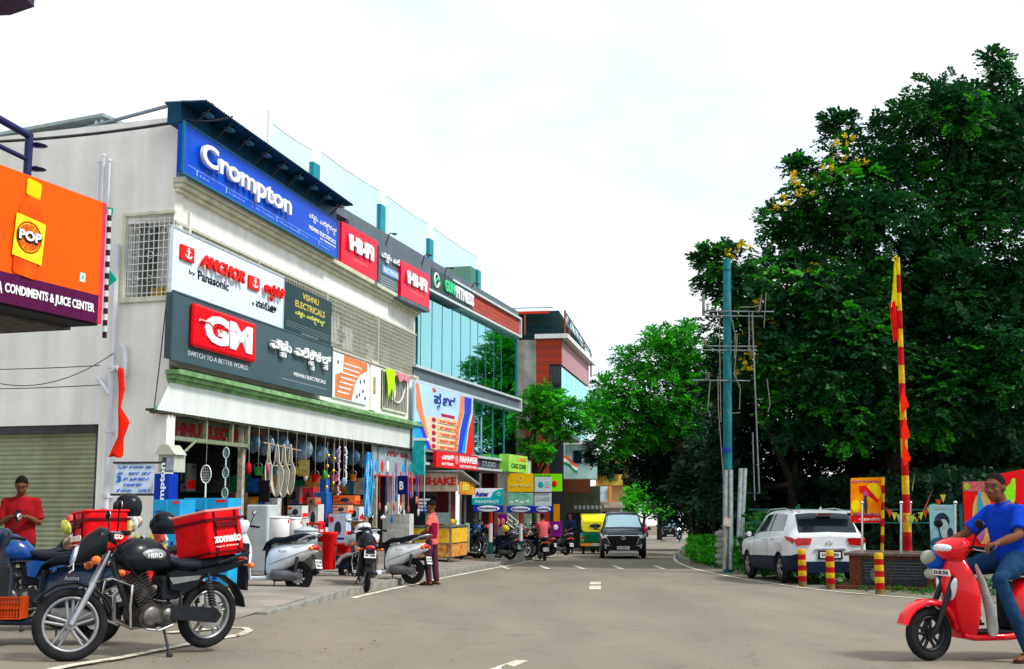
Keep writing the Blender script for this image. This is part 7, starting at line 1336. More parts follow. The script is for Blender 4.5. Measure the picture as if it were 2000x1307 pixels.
th, w_, h_ = fsign('yellow_sign', 'golden yellow sign above the green one on the second post', 991, 1042, 925, 961, 44.0, mat('sign_yellow', (.85, .50, .0), .4, var=.05)); text('NEW MARADI', w_*.08, w_*.92, h_*.28, h_*.42, -.004, mat('yellow_pale', (.85, .7, .25), .4), th, bold=.03); MB().torus((w_*.5, -.004, h_*.7), h_*.12, .01, 12, 4).build('logo_print', mat('yellow_pale', (.85, .7, .25), .4), th)
th, w_, h_ = fsign('green_sign', 'mint green printed sign below the golden yellow one', 991, 1042, 963, 988, 44.0, mat('sign_mint', (.12, .42, .26), .4, col2=(.3, .6, .48), scale=4)); 
for k in range(4): MB().box(w_*(.1+.2*k), w_*(.22+.2*k), -.004, 0, h_*(.2+.1*(k % 2)), h_*(.35+.1*(k % 2))).build('print', white_p, th)
th, w_, h_ = fsign('pale_sign', 'pale sign with teal round emblem, right of the golden sign', 1044, 1077, 932, 961, 48.3, wpn); MB().ball((w_*.38, -.004, h_*.5), (w_*.16, .008, h_*.22), 12).build('logo_print', mat('teal_logo', (.02, .45, .42), .4), th)
for k in range(3): MB().box(w_*.6, w_*.9, -.004, 0, h_*(.3+.15*k), h_*(.35+.15*k)).build('print_line', greyl, th)
th, w_, h_ = fsign('grey_white_sign', 'grey white sign with outlined letters below the emblem sign', 1044, 1077, 963, 989, 48.35, wpn); text('OASIS', w_*.1, w_*.9, h_*.4, h_*.7, -.004, greyl, th)
th, w_, h_ = fsign('neon_green_sign', 'bright green sign with red flower shape behind the emblem sign', 1044, 1098, 926, 960, 49.5, mat('sign_lime', (.25, .85, .0), .4, var=.04)); MB().ball((w_*.72, -.01, h_*.45), (w_*.1, .01, h_*.2), 7).build('flower_print', redl, th); text('IYENGAR', w_*.05, w_*.6, h_*.86, h_*.97, -.004, mat('dark_green_letter', (.01, .15, .03), .4), th)
th, w_, h_ = fsign('orange_pillar', 'orange pillar at the end of the sign row', 1082, 1093, 985, 1068, 52, mat('pillar_orange', (.75, .28, .0), .5, var=.1), None, 'pillar', .3)
th, w_, h_ = fsign('purple_board', 'purple board with white print leaning behind the pink shirted rider', 1075, 1098, 1018, 1048, 47.5, mat('purple_print', (.22, .01, .20), .4)); MB().ball((w_*.45, -.004, h_*.6), (w_*.2, .008, h_*.18), 10).build('print', white_p, th)
th, w_, h_ = fsign('purple_poster', 'purple poster with orange figures behind the far parked row', 962, 990, 1004, 1030, 49.0, mat('purple_print', (.22, .01, .20), .4), None, 'poster'); MB().ball((w_*.35, -.004, h_*.4), (w_*.18, .008, h_*.3), 10).build('print', o1, th); MB().ball((w_*.72, -.004, h_*.4), (w_*.15, .008, h_*.28), 10).build('print', mat('pink_print', (.8, .25, .25), .4), th)
th = thing('stair_railing', 'white steel stair railing behind the second striped post', 'railing', W(992, 1030, 50.5)); mb = MB(); A_, B_ = V((0, 0, .55)), V((1.0, 0, -.25))
for k in range(3): mb.tube([A_+V((0, 0, -.2*k)), B_+V((0, 0, -.2*k))], .018, 5)
for k in range(7): q = A_.lerp(B_, k/6); mb.tube([q, q-V((0, 0, .45))], .012, 4)
mb.build('railing', steel_white, th)
th, w_, h_ = fsign('sea_green_window', 'glazed shop window with pale green stock behind the second post', 1024, 1060, 1004, 1046, 53.5, mat('window_stock', (.06, .25, .22), .2, col2=(.35, .45, .3), scale=4), None, 'shop window')

# racks full of stock that stand across the shop, and small goods hung above the doorway
random.seed(21); pal = [(.55, .55, .52), (.02, .12, .45), (.5, .03, .02), (.62, .28, .05), (.05, .3, .4), (.35, .2, .1), (.7, .68, .6), (.02, .2, .1)]
for r_, (t, lb) in enumerate(((3.4, 'first stock rack across the shop, behind the blue cartons'), (6.2, 'second stock rack across the shop, behind the cable loops'), (9.2, 'third stock rack across the shop, behind the bead garland'), (12.2, 'last stock rack across the shop, behind the hose bundle'))):
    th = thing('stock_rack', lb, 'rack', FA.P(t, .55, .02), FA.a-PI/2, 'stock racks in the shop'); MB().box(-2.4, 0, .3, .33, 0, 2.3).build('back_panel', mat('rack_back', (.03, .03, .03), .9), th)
    for k in range(5): MB().box(-2.4, 0, 0, .3, .5*k, .5*k+.02).build('shelf', iron, th)
    for k in range(4 if r_ else 3):
        x = -.02
        while x > -2.1: b = random.uniform(.16, .42); h = random.uniform(.22, .44); c = random.choice(pal); MB().box(x-b, x-.01, random.uniform(.0, .06), .28, .5*k+.02, .5*k+.02+h).build('box', mat('stock%d' % pal.index(c), c, .5, var=.35, scale=14), th); x -= b
nm_ = ('red', 'yellow', 'pale blue', 'green', 'white', 'orange', 'pink'); cl_ = [(.6, .01, .01), (.7, .5, .02), (.2, .45, .65), (.03, .35, .08), (.7, .7, .68), (.7, .18, .01), (.65, .12, .25)]
for i in range(14):
    px = 486+i*18.5; t, z = FA.hit(px, 905+6*math.sin(i*2.1)+.13*(px-486), .12); k = (i*3) % 7
    th = thing('hanging_item', nm_[k]+' small '+('bucket' if i % 2 else 'mesh bag of parts')+' hung over the doorway, %s from left' % 'first second third fourth fifth sixth seventh eighth ninth tenth eleventh twelfth thirteenth fourteenth'.split()[i], 'hanging goods', FA.P(t, -.12, z), FA.a-PI/2, 'small goods hung over the shop doorway')
    if i % 2: MB().lathe([(.06, -.16), (.065, -.15), (.09, 0), (.095, .0), (.085, -.005), (.055, -.14)], 14).build('body', mat('pl%d' % k, cl_[k], .35), th); MB().torus((0, 0, 0), .088, .005, 16, 4, a0=0, a1=PI).build('handle', steel, th)
    else: MB().ball((0, 0, -.10), (.055, .045, .12), 10).build('body', mat('pl%d' % k, cl_[k], .35), th)
    MB().cyl((0, 0, .0), (0, 0, max(.1, 2.8-z)), .003, n=4).build('string', cabm, th)
# ---------------- buildings beyond the glass block ----------------
def fbox(px0, px1, yt, yb, Y, dep): a, b = W(px0, yb, Y), W(px1, yt, Y); return a.x, b.x, Y, Y+dep, a.z, b.z
aC = math.atan2(1, .178); cc_ = W(1096, 700, 60); FC = Frame(cc_.x, cc_.y, aC); zc = lambda y, px=1100: FC.z(px, y)
BC = thing('brick_building', 'brick faced building with red roof truss shelter beyond the glass block', 'building', FC.o, FC.a)
zc0, zc1 = FC.z(1097, 662), FC.z(1097, 712); zg = G(cc_.x, 60); LC = FC.t(1150, 740); rd = mat('brick_red', (.42, .045, .015), .8, var=.15)
bc2 = brickmat('brick_wall', (.45, .06, .02), (.36, .04, .02), (.30, .05, .03), 1.4)
xl = lambda px, Y=60: 0
# local y runs into the building, i.e. to the left seen from the street
wl_ = (W(1096, 700, 60).x-W(1010, 700, 60).x)
MB().box(.4, LC-.3, .56, wl_+3, zc1-3.3, zc1).box(.4, .9, .6, wl_+3, zg, zc1-3.3).build('core_wall', mat('core_concrete', (.22, .22, .20), .9, var=.3, scale=1.5, streak=.3), BC)
MB().box(0, .35, 0, .60, zc1-.0, zc0).box(0, .35, .60, 1.24, zg, zc0).build('brick_panel', bc2, BC)
MB().box(.36, LC, .0, .3, zc1, zc0).build('pink_panel', mat('pink_cladding', (.48, .27, .30), .7, var=.06), BC)
MB().box(-.12, LC+.5, -.35, 1.3, zc0, zc0+.22).build('roof_slab', mat('slab_white', (.72, .72, .72), .6, var=.1), BC)
MB().box(-.0, .3, 1.25, wl_+2, zc1-3, zc0-.05).build('grey_wall', mat('raw_concrete', (.30, .31, .29), .9, var=.25, scale=1.5, streak=.3), BC)
n = 6
for k in range(n): a = .45+(LC-.5)*k/n; MB().box(a, a+(LC-.5)/n-.05, .05, .09, zc1-3.2, zc1-.1).build('window_pane', gl, BC)
MB().box(.4, LC, .5, .55, zc1-3.2, zc1).build('blind', blind_m, BC)
for k in range(3): MB().box(.02, .06, .05+.18*k, .21+.18*k, zc1-2.6, zc1-.1).build('window_pane', cglass, BC)
MB().box(.05, .1, .02, .60, zg, zc1-.02).build('dark_strip', mat('dark_clad', (.03, .035, .04), .5), BC)
MB().box(-.02, .39, -.05, .30, zg, zc1-3.3).build('corner_pillar', mat('dark_clad', (.03, .035, .04), .5), BC)
MB().box(.1, .5, 1.2, 1.8, zg, zc1-1).build('maroon_pillar', mat('maroon_wall', (.18, .03, .02), .7, var=.2), BC)
# roof shelter: truss
th = thing('truss_shelter', 'steel truss roof shelter with red front edge on the brick building', 'roof shelter', FC.P(0, 0, zc0+.22), FC.a); rb_ = mat('red_edge', (.72, .04, .02), .5)
yb0, yb1, hh = -.2, wl_+1.2, FC.z(1095, 606)-zc0-.22; t2 = LC*.95
MB().box(-.05, .05, yb0+.8, yb1, hh-.12, hh).build('front_beam', rb_, th)
MB().prism([(0, hh), (t2, .55), (t2, .48), (0, hh-.06)], yb0+.3, yb1).build('roof_sheet', mat('truss_sheet', (.015, .06, .07), .6, var=.3), th)
MB().box(1.5, 1.55, .6, yb1, .0, hh-.5).build('back_sheet', mat('truss_sheet', (.015, .06, .07), .6, var=.3), th)
for k in range(6): MB().box(1.4, 1.45, .6, yb1, .15+k*.28, .18+k*.28).build('purlin', mat('purlin', (.04, .10, .12), .5), th)
ts_ = mat('truss_steel', (.22, .36, .40), .5, metal=.3); mb = MB()
mb.tube([(0, yb0, hh-.05), (t2, yb0, .5)], .04, 5).tube([(0, yb0, hh-.6), (t2, yb0, .35)], .035, 5)
for k in range(7): f = k/7; g_ = (k+1)/7; mb.tube([(t2*f, yb0, (hh-.05)*(1-f)+.5*f), (t2*g_, yb0, (hh-.6)*(1-g_)+.35*g_)], .025, 4); mb.tube([(t2*f, yb0, (hh-.6)*(1-f)+.35*f), (t2*g_, yb0, (hh-.05)*(1-g_)+.5*g_)], .025, 4)
mb.build('truss', ts_, th)
for x, y in ((0, yb0), (1.6, yb0), (t2*.7, yb0), (t2, yb0), (0, 1.8)): MB().box(x-.04, x+.04, y-.04, y+.04, 0 if x < t2*.9 else -1.0, hh*(1-x/t2)+.4*x/t2).build('truss_post', mat('rust_post', (.28, .08, .04), .6), th)
# low buildings further on
def simple(name, lb, rects, Y, dep=4):
    th = thing(name, lb, 'building', W(rects[0][1], rects[0][4], Y))
    o_ = th.location
    for nm, a, b, yt, yb, m, dy, dd in rects:
        x0, x1, y0, y1, z0, z1 = fbox(a, b, yt, yb, Y+dy, dd); MB().box(x0-o_.x, x1-o_.x, y0-o_.y, y1-o_.y, z0-o_.z, z1-o_.z).build(nm, m, th)
    return th
olive = mat('olive_wall', (.20, .22, .14), .9, var=.2, scale=1.2, streak=.3)
simple('low_green_building', 'low olive building with striped awning behind the auto rickshaw', [('wall', 1098, 1172, 950, 1078, olive, 0, 5), ('dark_opening', 1108, 1165, 1002, 1072, mat('opening', (.05, .05, .04), .9, var=.4), -.06, .1), ('dark_pillar', 1086, 1097, 930, 1075, dark, -.5, .3)], 63)
simple('brown_canopy_block', 'brown box canopy projecting over the low olive building', [('box', 1099, 1153, 936, 962, mat('brown_clad', (.20, .06, .03), .7, var=.1), 0, 1.5)], 60.5)
aw = thing('striped_awning', 'small striped awning over the olive wall behind the auto rickshaw', 'awning', W(1122, 990, 62.6)); A_ = .0
for k in range(14): x = k*.105; MB().prism([(0, 0), (.1, 0), (.1, .22), (0, .22)], -.02, .0).build('awning_strip', [white_p, mat('awning_grey', (.25, .24, .2), .7)][k % 2], aw, M=Matrix.Translation((x, -.3, -.12)) @ Matrix.Rotation(R_(-35), 4, 'X'))
yw = mat('yellow_wall', (.75, .50, .08), .8, var=.1, scale=.8, streak=.15)
th = simple('yellow_house', 'yellow two storey house with balcony glimpsed between the trees', [('wall', 1172, 1240, 892, 948, mat('yellow_shade', (.45, .33, .10), .8), 1.5, 5), ('parapet', 1190, 1241, 892, 905, yw, 0, 1.5), ('balcony_wall', 1171, 1216, 927, 948, yw, 0, 1.5), ('lower_wall', 1165, 1240, 948, 1010, mat('peach_wall', (.6, .35, .18), .8), 1.0, 5), ('window', 1200, 1218, 906, 926, cglass, 1.4, .08), ('shutter', 1188, 1208, 926, 938, mat('ochre_shutter', (.30, .20, .05), .7), -.1, .1), ('side_strip', 1168, 1173, 925, 948, mat('orange_wall', (.8, .25, .03), .7), -.05, .3)], 95)
simple('white_poster_wall', 'pale blue poster wall with orange edge beyond the olive building', [('poster', 1172, 1188, 950, 980, mat('poster_pale', (.5, .6, .65), .6, var=.3, scale=3), 0, .2), ('orange_column', 1189, 1195, 950, 982, mat('orange_wall', (.8, .25, .03), .7), -.1, .3), ('wall', 1170, 1215, 981, 1055, mat('pale_wall', (.42, .42, .38), .8, streak=.3), .4, 4), ('roof_sheet', 1165, 1220, 987, 992, mat('sheet_brown', (.4, .3, .25), .6), -.8, 1.2), ('dark_opening', 1176, 1183, 1000, 1020, dark, .3, .1), ('dark_opening', 1199, 1208, 1000, 1022, dark, .3, .1)], 78)
simple('cyan_house', 'pale cyan and white house behind the flag, half hidden by branches', [('wall', 1104, 1166, 868, 935, mat('cyan_wall', (.35, .55, .52), .8, var=.3, scale=1), 0, 5), ('band', 1104, 1166, 860, 868, mat('white_band', (.7, .7, .7), .7), -.2, 5), ('window', 1120, 1136, 880, 905, cglass, -.05, .1), ('window', 1142, 1155, 880, 905, cglass, -.05, .1)], 74)
# national flag on a short pole
fl = thing('flag', 'national tricolour flag drooping from a short pole by the brick building', 'flag', W(1101, 893, 56)); MB().cyl((-.05, 0, -.9), (-.05, 0, .25), .02, n=6).build('pole', iron, fl)
for k, c in enumerate(((.85, .10, .02), (.8, .8, .82), (.01, .25, .06))):
    vs = []
    for i in range(9):
        for j in (0, 1): u = i/8; vs.append((u*.62, .04*math.sin(u*7), .10-.15*(k+j)*(1-.1*u)-.42*u+.05*math.sin(u*6)))
    MB().add(vs, [(2*i, 2*i+2, 2*i+3, 2*i+1) for i in range(8)], 0, True).build('stripe', mat('flag%d' % k, c, .8), fl)
o = MB().torus((.31, -.03, -.34), .045, .006, 16, 4).build('wheel_emblem', navy, fl)

# ---------------- teal power pole ----------------
pb = V(on(5.93, 34.3)); pt = W(1420, 506, 34.3); th = thing('power_pole', 'tall teal steel pole with cross arms, insulators and cable pipes', 'power pole', pb); d = pt-pb; tealp = mat('pole_teal', (.02, .20, .24), .5, var=.25, scale=2, streak=.25)
MB().tube([(0, 0, 0), (d.x*.5, 0, d.z*.5), (d.x, 0, d.z)], [.13, .12, .11], 14).build('pole', tealp, th)
sc_ = 34.3/2422; PX = lambda px, py, dy=0: W(px, py, 34.3+dy)-pb
for y0, a, b in ((608, 1372, 1512), (617, 1377, 1490), (676, 1372, 1478), (684, 1375, 1478), (743, 1352, 1465)):
    MB().tube([PX(a, y0, -.17), PX(b, y0+1, -.17)], .02, 4).build('cross_arm', mat('galv_grey', (.20, .22, .24), .6, metal=.3, var=.2), th)
for px, py in ((1383, 735), (1435, 733), (1382, 600), (1484, 598), (1437, 660), (1378, 668)):
    q = PX(px, py, -.2); mb = MB()
    for k in range(4): mb.lathe([(.015, 0), (.055, .012), (.05, .03), (.018, .04)], 10, 0, Matrix.Translation(q+V((0, 0, -.10+.055*k))))
    mb.build('insulator', mat('porcelain', (.16, .12, .12), .2), th)
wirem = mat('drop_wire', (.22, .21, .18), .6)
for pts in (((1424, 570), (1428, 620), (1436, 655), (1434, 700)), ((1440, 655), (1434, 730), (1446, 760), (1444, 800)), ((1482, 610), (1488, 575), (1496, 572), (1492, 640)), ((1405, 620), (1406, 720), (1408, 825)), ((1402, 735), (1403, 800), (1415, 965), (1417, 1060)), ((1470, 610), (1472, 700), (1474, 760)), ((1420, 800), (1424, 808), (1446, 806)), ((1387, 745), (1382, 800), (1388, 812)), ((1498, 740), (1504, 790), (1500, 805)), ((1446, 600), (1470, 600), (1485, 596))):
    MB().tube([PX(x, y, -.25) for x, y in pts], .012, 5).build('drop_wire', wirem, th)
for (a, ya), (b, yb), r in (((1469, 612), (1483, 965), .022), ((1470, 845), (1474, 978), .018), ((1463, 610), (1463, 688), .02), ((1374, 575), (1374, 617), .04)): MB().tube([PX(a, ya, -.1), PX(b, yb, -.1)], r, 6).build('conduit', mat('galv_grey', (.20, .22, .24), .6, metal=.3, var=.2), th)
for a, ya, b, yb, r in ((1417, 918, 1416, 1112, .075), (1427, 918, 1427, 1112, .075), (1447, 915, 1442, 1066, .07), (1455, 915, 1448, 1066, .07)): MB().tube([PX(a, ya, -.22), PX(b, yb, -.22)], r*.9, 10).build('cable_pipe', mat('galv_bright', (.42, .48, .5), .4, metal=.5, var=.2, streak=.3), th)
for y in (528, 880, 960): MB().torus((0, 0, 0), .135, .012, 16, 4, M=Matrix.Translation(PX(1420, y)) @ Matrix.Rotation(PI/2, 4, 'X')).build('clamp_band', iron, th)
MB().tube([PX(1404, 962, -.2), PX(1485, 964, -.2)], .015, 4).build('clamp_bar', iron, th)
MB().cbox(PX(1421, 1020, -.32), (.22, .01, .22), Matrix.Rotation(R_(12), 3, 'Y')).build('notice', mat('notice_paper', (.55, .45, .40), .8, var=.1), th)
for y, c in ((875, (.01, .05, .4)), (928, (.01, .05, .4)), (945, (.01, .05, .4))): MB().cyl(PX(1420, y+8), PX(1420, y), .135, n=14).build('painted_band', mat('band_blue', c, .5, var=.2), th)
for k in range(6):
    o = MB().ball((0, 0, 0), (.24, .16, .11), 12).build('sack', mat('sack_grey', (.32, .31, .30), .9, var=.2, bump=.6, bscale=18)); q = W(1415-3*(k % 2), 1098-11*k, 34.55); o.location = q; tag(o, 'grey filled sack in the stack behind the teal pole, ' + ['at the bottom', 'second up', 'third up', 'fourth up', 'fifth up', 'topmost'][k], 'sack', 'sacks stacked behind the pole')

# ---------------- right side: plinth, flagpole, bollards, posters, fence ----------------
rb2, yb2 = mat('stripe_red', (.42, .006, .008), .6, var=.25, scale=6), mat('stripe_yellow', (.62, .38, .01), .6, var=.25, scale=6)
for (px, yt, yb, Y, lb) in ((1568, 1074, 1146, 26.45, 'red and yellow banded bollard, leftmost, behind the white car'), (1623, 1078, 1152, 25.4, 'red and yellow banded bollard in the middle, beside the car bumper'), (1719, 1082, 1162, 23.4, 'red and yellow banded bollard before the dark stone plinth')):
    b = V(on(W(px, yb, Y).x, Y)); h = (yb-yt)*Y/2422; th = thing('bollard', lb, 'bollard', b, 0, 'banded bollards'); n = 7; r_ = .085
    for k in range(n): MB().lathe([(r_*(1+.02*math.sin(k)), h*k/n), (r_, h*(k+1)/n)] if k < n-1 else [(r_, h*k/n), (r_, h*.96), (r_*.85, h)], 16).build('paint_band', [yb2, rb2][k % 2] if k else mat('bollard_base', (.20, .12, .05), .8, var=.3), th)
pc_ = on(7.75, 26.2); zb = G(7.75, 26.2); th = thing('stone_plinth', 'polished brown stone plinth with dark inscribed plaques under the flagpole', 'plinth', (7.85, 25.7, zb), R_(-24)); th.scale = (1.12, 1, 1); gr = mat('granite_brown', (.12, .035, .02), .35, var=.35, scale=18); grd = mat('granite_dark', (.025, .035, .04), .25, var=.3, scale=20)
zt_ = W(1700, 1078, 25.9).z-zb
MB().box(-.72, 1.02, -.55, .9, .0, zt_-.06).build('block', gr, th, bevel=.01); MB().box(-.80, 1.10, -.63, .98, zt_-.06, zt_).build('top_slab', mat('granite_top', (.13, .10, .09), .4, var=.3, scale=18), th, bevel=.01); MB().box(-.95, 1.2, -.75, 1.0, -.1, .09).build('step', gr, th, bevel=.01)
MB().box(-.50, -.02, -.565, -.551, .1, zt_-.12).build('plaque', grd, th); MB().box(.02, .62, -.565, -.551, .1, zt_-.12).build('plaque', grd, th)
for k in range(6): MB().box(-.45, .55, -.569, -.566, zt_-.2-.06*k, zt_-.19-.06*k).build('inscription', mat('stone_grey', (.12, .13, .12), .6), th)
MB().ball((-.26, -.57, .3), (.1, .006, .14), 10).build('carving', mat('stone_grey', (.12, .13, .12), .6), th)
fpb = W(1773, 1076, 26.0); fpt = W(1753, 503, 26.0); th = thing('festival_flagpole', 'tall red and yellow banded flagpole with yellow and red flag', 'flagpole', fpb)
d = fpt-fpb; n = 16; thick = .085
for k in range(n): f0, f1 = k/n, (k+1)/n; MB().tube([d*f0, d*f1], [thick*(1-.45*f0), thick*(1-.45*f1)], 12).build('paint_band', [rb2, yb2][k % 2], th)
for f, c in ((.50, 0), (.40, .02), (.32, -.02)): MB().prism([(d.x*f-.02+c, d.z*f+.3), (d.x*f+.10, d.z*f-.1), (d.x*f-.06, d.z*f-.25), (d.x*f-.08, d.z*f+.0)], -.12, -.09).build('ribbon_cloth', mat('saffron_red', (.82, .02, .005), .8), th)
for nm, m, z0, z1 in (('flag_yellow', mat('flag_yellow', (.75, .72, .01), .8), -.0, -.95), ('flag_red', mat('flag_red', (.75, .01, .01), .8), -.80, -1.65)):
    vs = []; nn = 8
    for j in range(nn+1):
        v = j/nn; z = d.z-.1+z0+(z1-z0)*v; wd = (.06+.14*v) if nm == 'flag_yellow' else .20-.02*v
        for i in range(6): u = i/5; vs.append((d.x-.02-wd*u+.02*v, .05*math.sin(u*9+v*2), z-.12*u*(1 if nm == 'flag_red' else .3)))
    MB().add(vs, [(j*6+i, j*6+i+1, (j+1)*6+i+1, (j+1)*6+i) for j in range(nn) for i in range(5)], 0, True).build(nm, m, th)
MB().tube([d+V((-.05, 0, -.12)), d+V((-.1, 0, -.02)), d+V((.0, 0, .04))], .015, 5).build('tie', mat('flag_yellow', (.75, .72, .01), .8), th)
for px, Y, lb in ((1684, 26.1, 'steel guard post left of the poster'), (1760, 25.6, 'steel guard post just left of the flagpole'), (1778, 26.2, 'steel guard post just right of the flagpole'), (1866, 25.0, 'steel guard post beside the pale portrait poster')):
    a, b = W(px, 1078, Y), W(px, 985, Y); th = thing('guard_post', lb, 'post', a, 0, 'polished steel guard posts'); MB().cyl((0, 0, 0), b-a, .028, n=10).build('post', chrome, th); MB().ball(b-a+V((0, 0, .03)), .04, 12).build('ball_cap', chrome, th)
def poster(name, lb, pts, Y, m, edge=None, grp=None):
    P_ = [W(x, y, Y) for x, y in pts]; o_ = P_[0]; th = thing(name, lb, 'poster', o_, 0, grp); MB().prism([(p.x-o_.x, p.z-o_.z) for p in P_], 0, .03).build('panel', m, th)
    return th, (P_[1].x-o_.x), (P_[2].z-P_[1].z)
def ell(th, x, z, rx, rz_, m, name='print', y=-.004, n=14): return MB().prism([(x+rx*math.cos(2*PI*k/n), z+rz_*math.sin(2*PI*k/n)) for k in range(n)], y, y+.004).build(name, m, th)
th, w_, h_ = poster('festival_poster', 'orange poster of a figure with a red flag on a striped stake', [(1662, 1021), (1724, 1021), (1724, 932), (1662, 934)], 26.2, mat('poster_fire', (.85, .16, .0), .45, col2=(.88, .38, .0), scale=2.2))
ell(th, w_*.75, h_*.68, w_*.24, h_*.2, mat('sun_yellow', (.9, .65, .0), .5)); MB().prism([(w_*.3, h_*.8), (w_*.5, h_*.82), (w_*.9, h_*.5), (w_*.88, h_*.42), (w_*.5, h_*.62), (w_*.32, h_*.66)], -.01, -.006).build('print', mat('flag_red', (.75, .01, .01), .8), th)
ell(th, w_*.5, h_*.62, w_*.08, h_*.07, mat('mauve', (.4, .1, .3), .5), y=-.014); ell(th, w_*.48, h_*.4, w_*.06, h_*.2, mat('print_dark', (.03, .04, .06), .5), y=-.014); ell(th, w_*.17, h_*.36, w_*.15, h_*.14, mat('sun_yellow', (.9, .65, .0), .5), y=-.012)
kannada([(c, i*.8, 0, 1) for i, c in enumerate('ಜೈ ಶ್ರೀರಾಮ ಸೇವಾ'.replace(' ', ''))], w_*.08, w_*.92, h_*.86, h_*.93, -.006, mat('violet_print', (.25, .05, .35), .5), th, bold=.03); MB().box(0, w_, -.006, -.002, 0, h_*.16).build('print', mat('flag_red', (.75, .01, .01), .8), th)
kannada([(c, i*.8, 0, 1) for i, c in enumerate('ಹನುಮಜಯಂತಿ')], w_*.06, w_*.92, h_*.15, h_*.22, -.012, mat('violet_print', (.25, .05, .35), .5), th, bold=.04); kannada([(c, i*.8, 0, 1) for i, c in enumerate('ಶುಭಾಶಯಗಳು')], w_*.25, w_*.92, h_*.04, h_*.11, -.012, white_p, th, bold=.04)
a, b = W(1723, 1078, 26.1), W(1725, 932, 26.1); th = thing('striped_stake', 'thin red and yellow striped stake at the poster edge', 'stake', a); striped(th, (0, 0, 0), b-a, .035, (yb2, rb2), 9)
th, w_, h_ = poster('portrait_poster', 'pale blue poster with a dark haired portrait by the steel posts', [(1819, 1072), (1868, 1072), (1868, 986), (1815, 986)], 25.2, mat('portrait_blue', (.22, .45, .50), .5, var=.15))
ell(th, w_*.48, h_*.62, w_*.30, h_*.20, mat('hair_print', (.02, .03, .05), .6), y=-.006); ell(th, w_*.52, h_*.46, w_*.22, h_*.22, mat('face_print', (.28, .42, .45), .6), y=-.010); ell(th, w_*.35, h_*.12, w_*.38, h_*.14, mat('shoulder_print', (.02, .10, .18), .6), y=-.008); ell(th, w_*.78, h_*.36, w_*.12, h_*.12, mat('hair_print', (.02, .03, .05), .6), y=-.014)
for k in range(2): MB().box(w_*.2, w_*.8, -.006, -.002, h_*(.90+.04*k), h_*(.92+.04*k)).build('print_line', greyl, th)
th, w_, h_ = poster('deity_poster', 'red poster with a blue figure on a glowing ground behind the rider', [(1887, 1075), (1945, 1075), (1945, 938), (1881, 946)], 24.2, mat('poster_red', (.72, .008, .006), .45, var=.1))
ell(th, w_*.62, h_*.46, w_*.36, h_*.38, mat('glow_print', (.70, .45, .12), .5, col2=(.5, .3, .08), scale=5), y=-.006); ell(th, w_*.55, h_*.55, w_*.11, h_*.22, mat('figure_blue', (.03, .35, .6), .5), y=-.010); ell(th, w_*.55, h_*.80, w_*.07, h_*.045, mat('figure_blue', (.03, .35, .6), .5), y=-.012); ell(th, w_*.5, h_*.28, w_*.16, h_*.16, mat('mauve', (.4, .1, .3), .5), y=-.012)
MB().box(0, w_, -.006, -.002, h_*.84, h_*.98).build('print', mat('pink_band', (.45, .12, .12), .5, var=.3, scale=20), th); ell(th, w_*.12, h_*.91, w_*.09, h_*.05, mat('leaf_print', (.25, .5, .02), .5), y=-.012)
th, w_, h_ = poster('map_poster', 'large red hoarding with a green state map behind the rider', [(1935, 1075), (2060, 1075), (2060, 905), (1940, 928)], 23.4, mat('poster_red2', (.68, .006, .01), .45, var=.08))
gm = mat('map_green', (.22, .68, .01), .5); MB().prism([(w_*(a-1935)/125, h_*(1075-b)/170) for a, b in ((1967, 955), (1974, 950), (1980, 945), (1984, 935), (1990, 935), (1990, 955), (1988, 975), (1984, 985), (1978, 1000), (1972, 985), (1966, 970))], -.008, -.004).build('map_print', gm, th)
ell(th, w_*.42, h_*.48, w_*.07, h_*.07, mat('hair_print', (.02, .03, .05), .6), y=-.014); ell(th, w_*.42, h_*.42, w_*.06, h_*.06, mat('face_print2', (.45, .2, .15), .6), y=-.018)
# pennant strings and park fence
fg = mat('fence_green', (.008, .09, .085), .5, var=.2)
th = thing('park_fence', 'dark green steel fence along the park behind the white car', 'fence', (5.5, 31, G(7, 31)), R_(-6)); z_ = 1.45
for k in range(9): x = 1.6+k*1.3; MB().box(x, x+.07, 0, .07, 0, z_+.35).build('fence_post', fg, th)
for z in (.45, z_-.12, z_+.2): MB().box(.4, 13, .02, .05, z, z+.035).build('fence_rail', fg, th)
for i, (a, b, lb) in enumerate(((( 1728, 990), (1800, 1000), 'string of green and red pennants left of the flagpole'), ((1780, 1005), (1850, 955), 'string of dull pennants rising right of the flagpole'))):
    A_, B_ = W(*a, 25.9), W(*b, 25.9); th = thing('pennant_string', lb, 'pennants', A_); d = B_-A_; P_ = [d*(k/8)-V((0, 0, .12*4*(k/8)*(1-k/8))) for k in range(9)]; MB().tube(P_, .005, 4).build('string', iron, th)
    for k in range(1, 8): q = P_[k]; MB().prism([(q.x-.06, q.z), (q.x+.06, q.z), (q.x, q.z-.17)], -.004, .004).build('pennant', [mat('pen_green', (.25, .5, .05), .8), mat('pen_red', (.45, .05, .02), .8), mat('pen_yellow', (.5, .4, .05), .8)][(k+i) % 3], th)
for a, b, c, lb in (((1802, 1000), (1822, 955), (.45, .06, .04), 'small red and green paper flag tilted right of the flagpole'), ((1782, 960), (1786, 925), (.2, .4, .1), 'small green paper flag close to the flagpole')):
    A_, B_ = W(*a, 26.1), W(*b, 26.1); th = thing('paper_flag', lb, 'flag', A_); d = B_-A_; MB().tube([(0, 0, 0), d], .01, 4).build('stick', iron, th); MB().prism([(0, 0), (d.x, d.z), (d.x*.4-.03, d.z*.2-.02)], -.01, .01).build('cloth', mat('pf%d' % int(c[0]*100), c, .8), th)
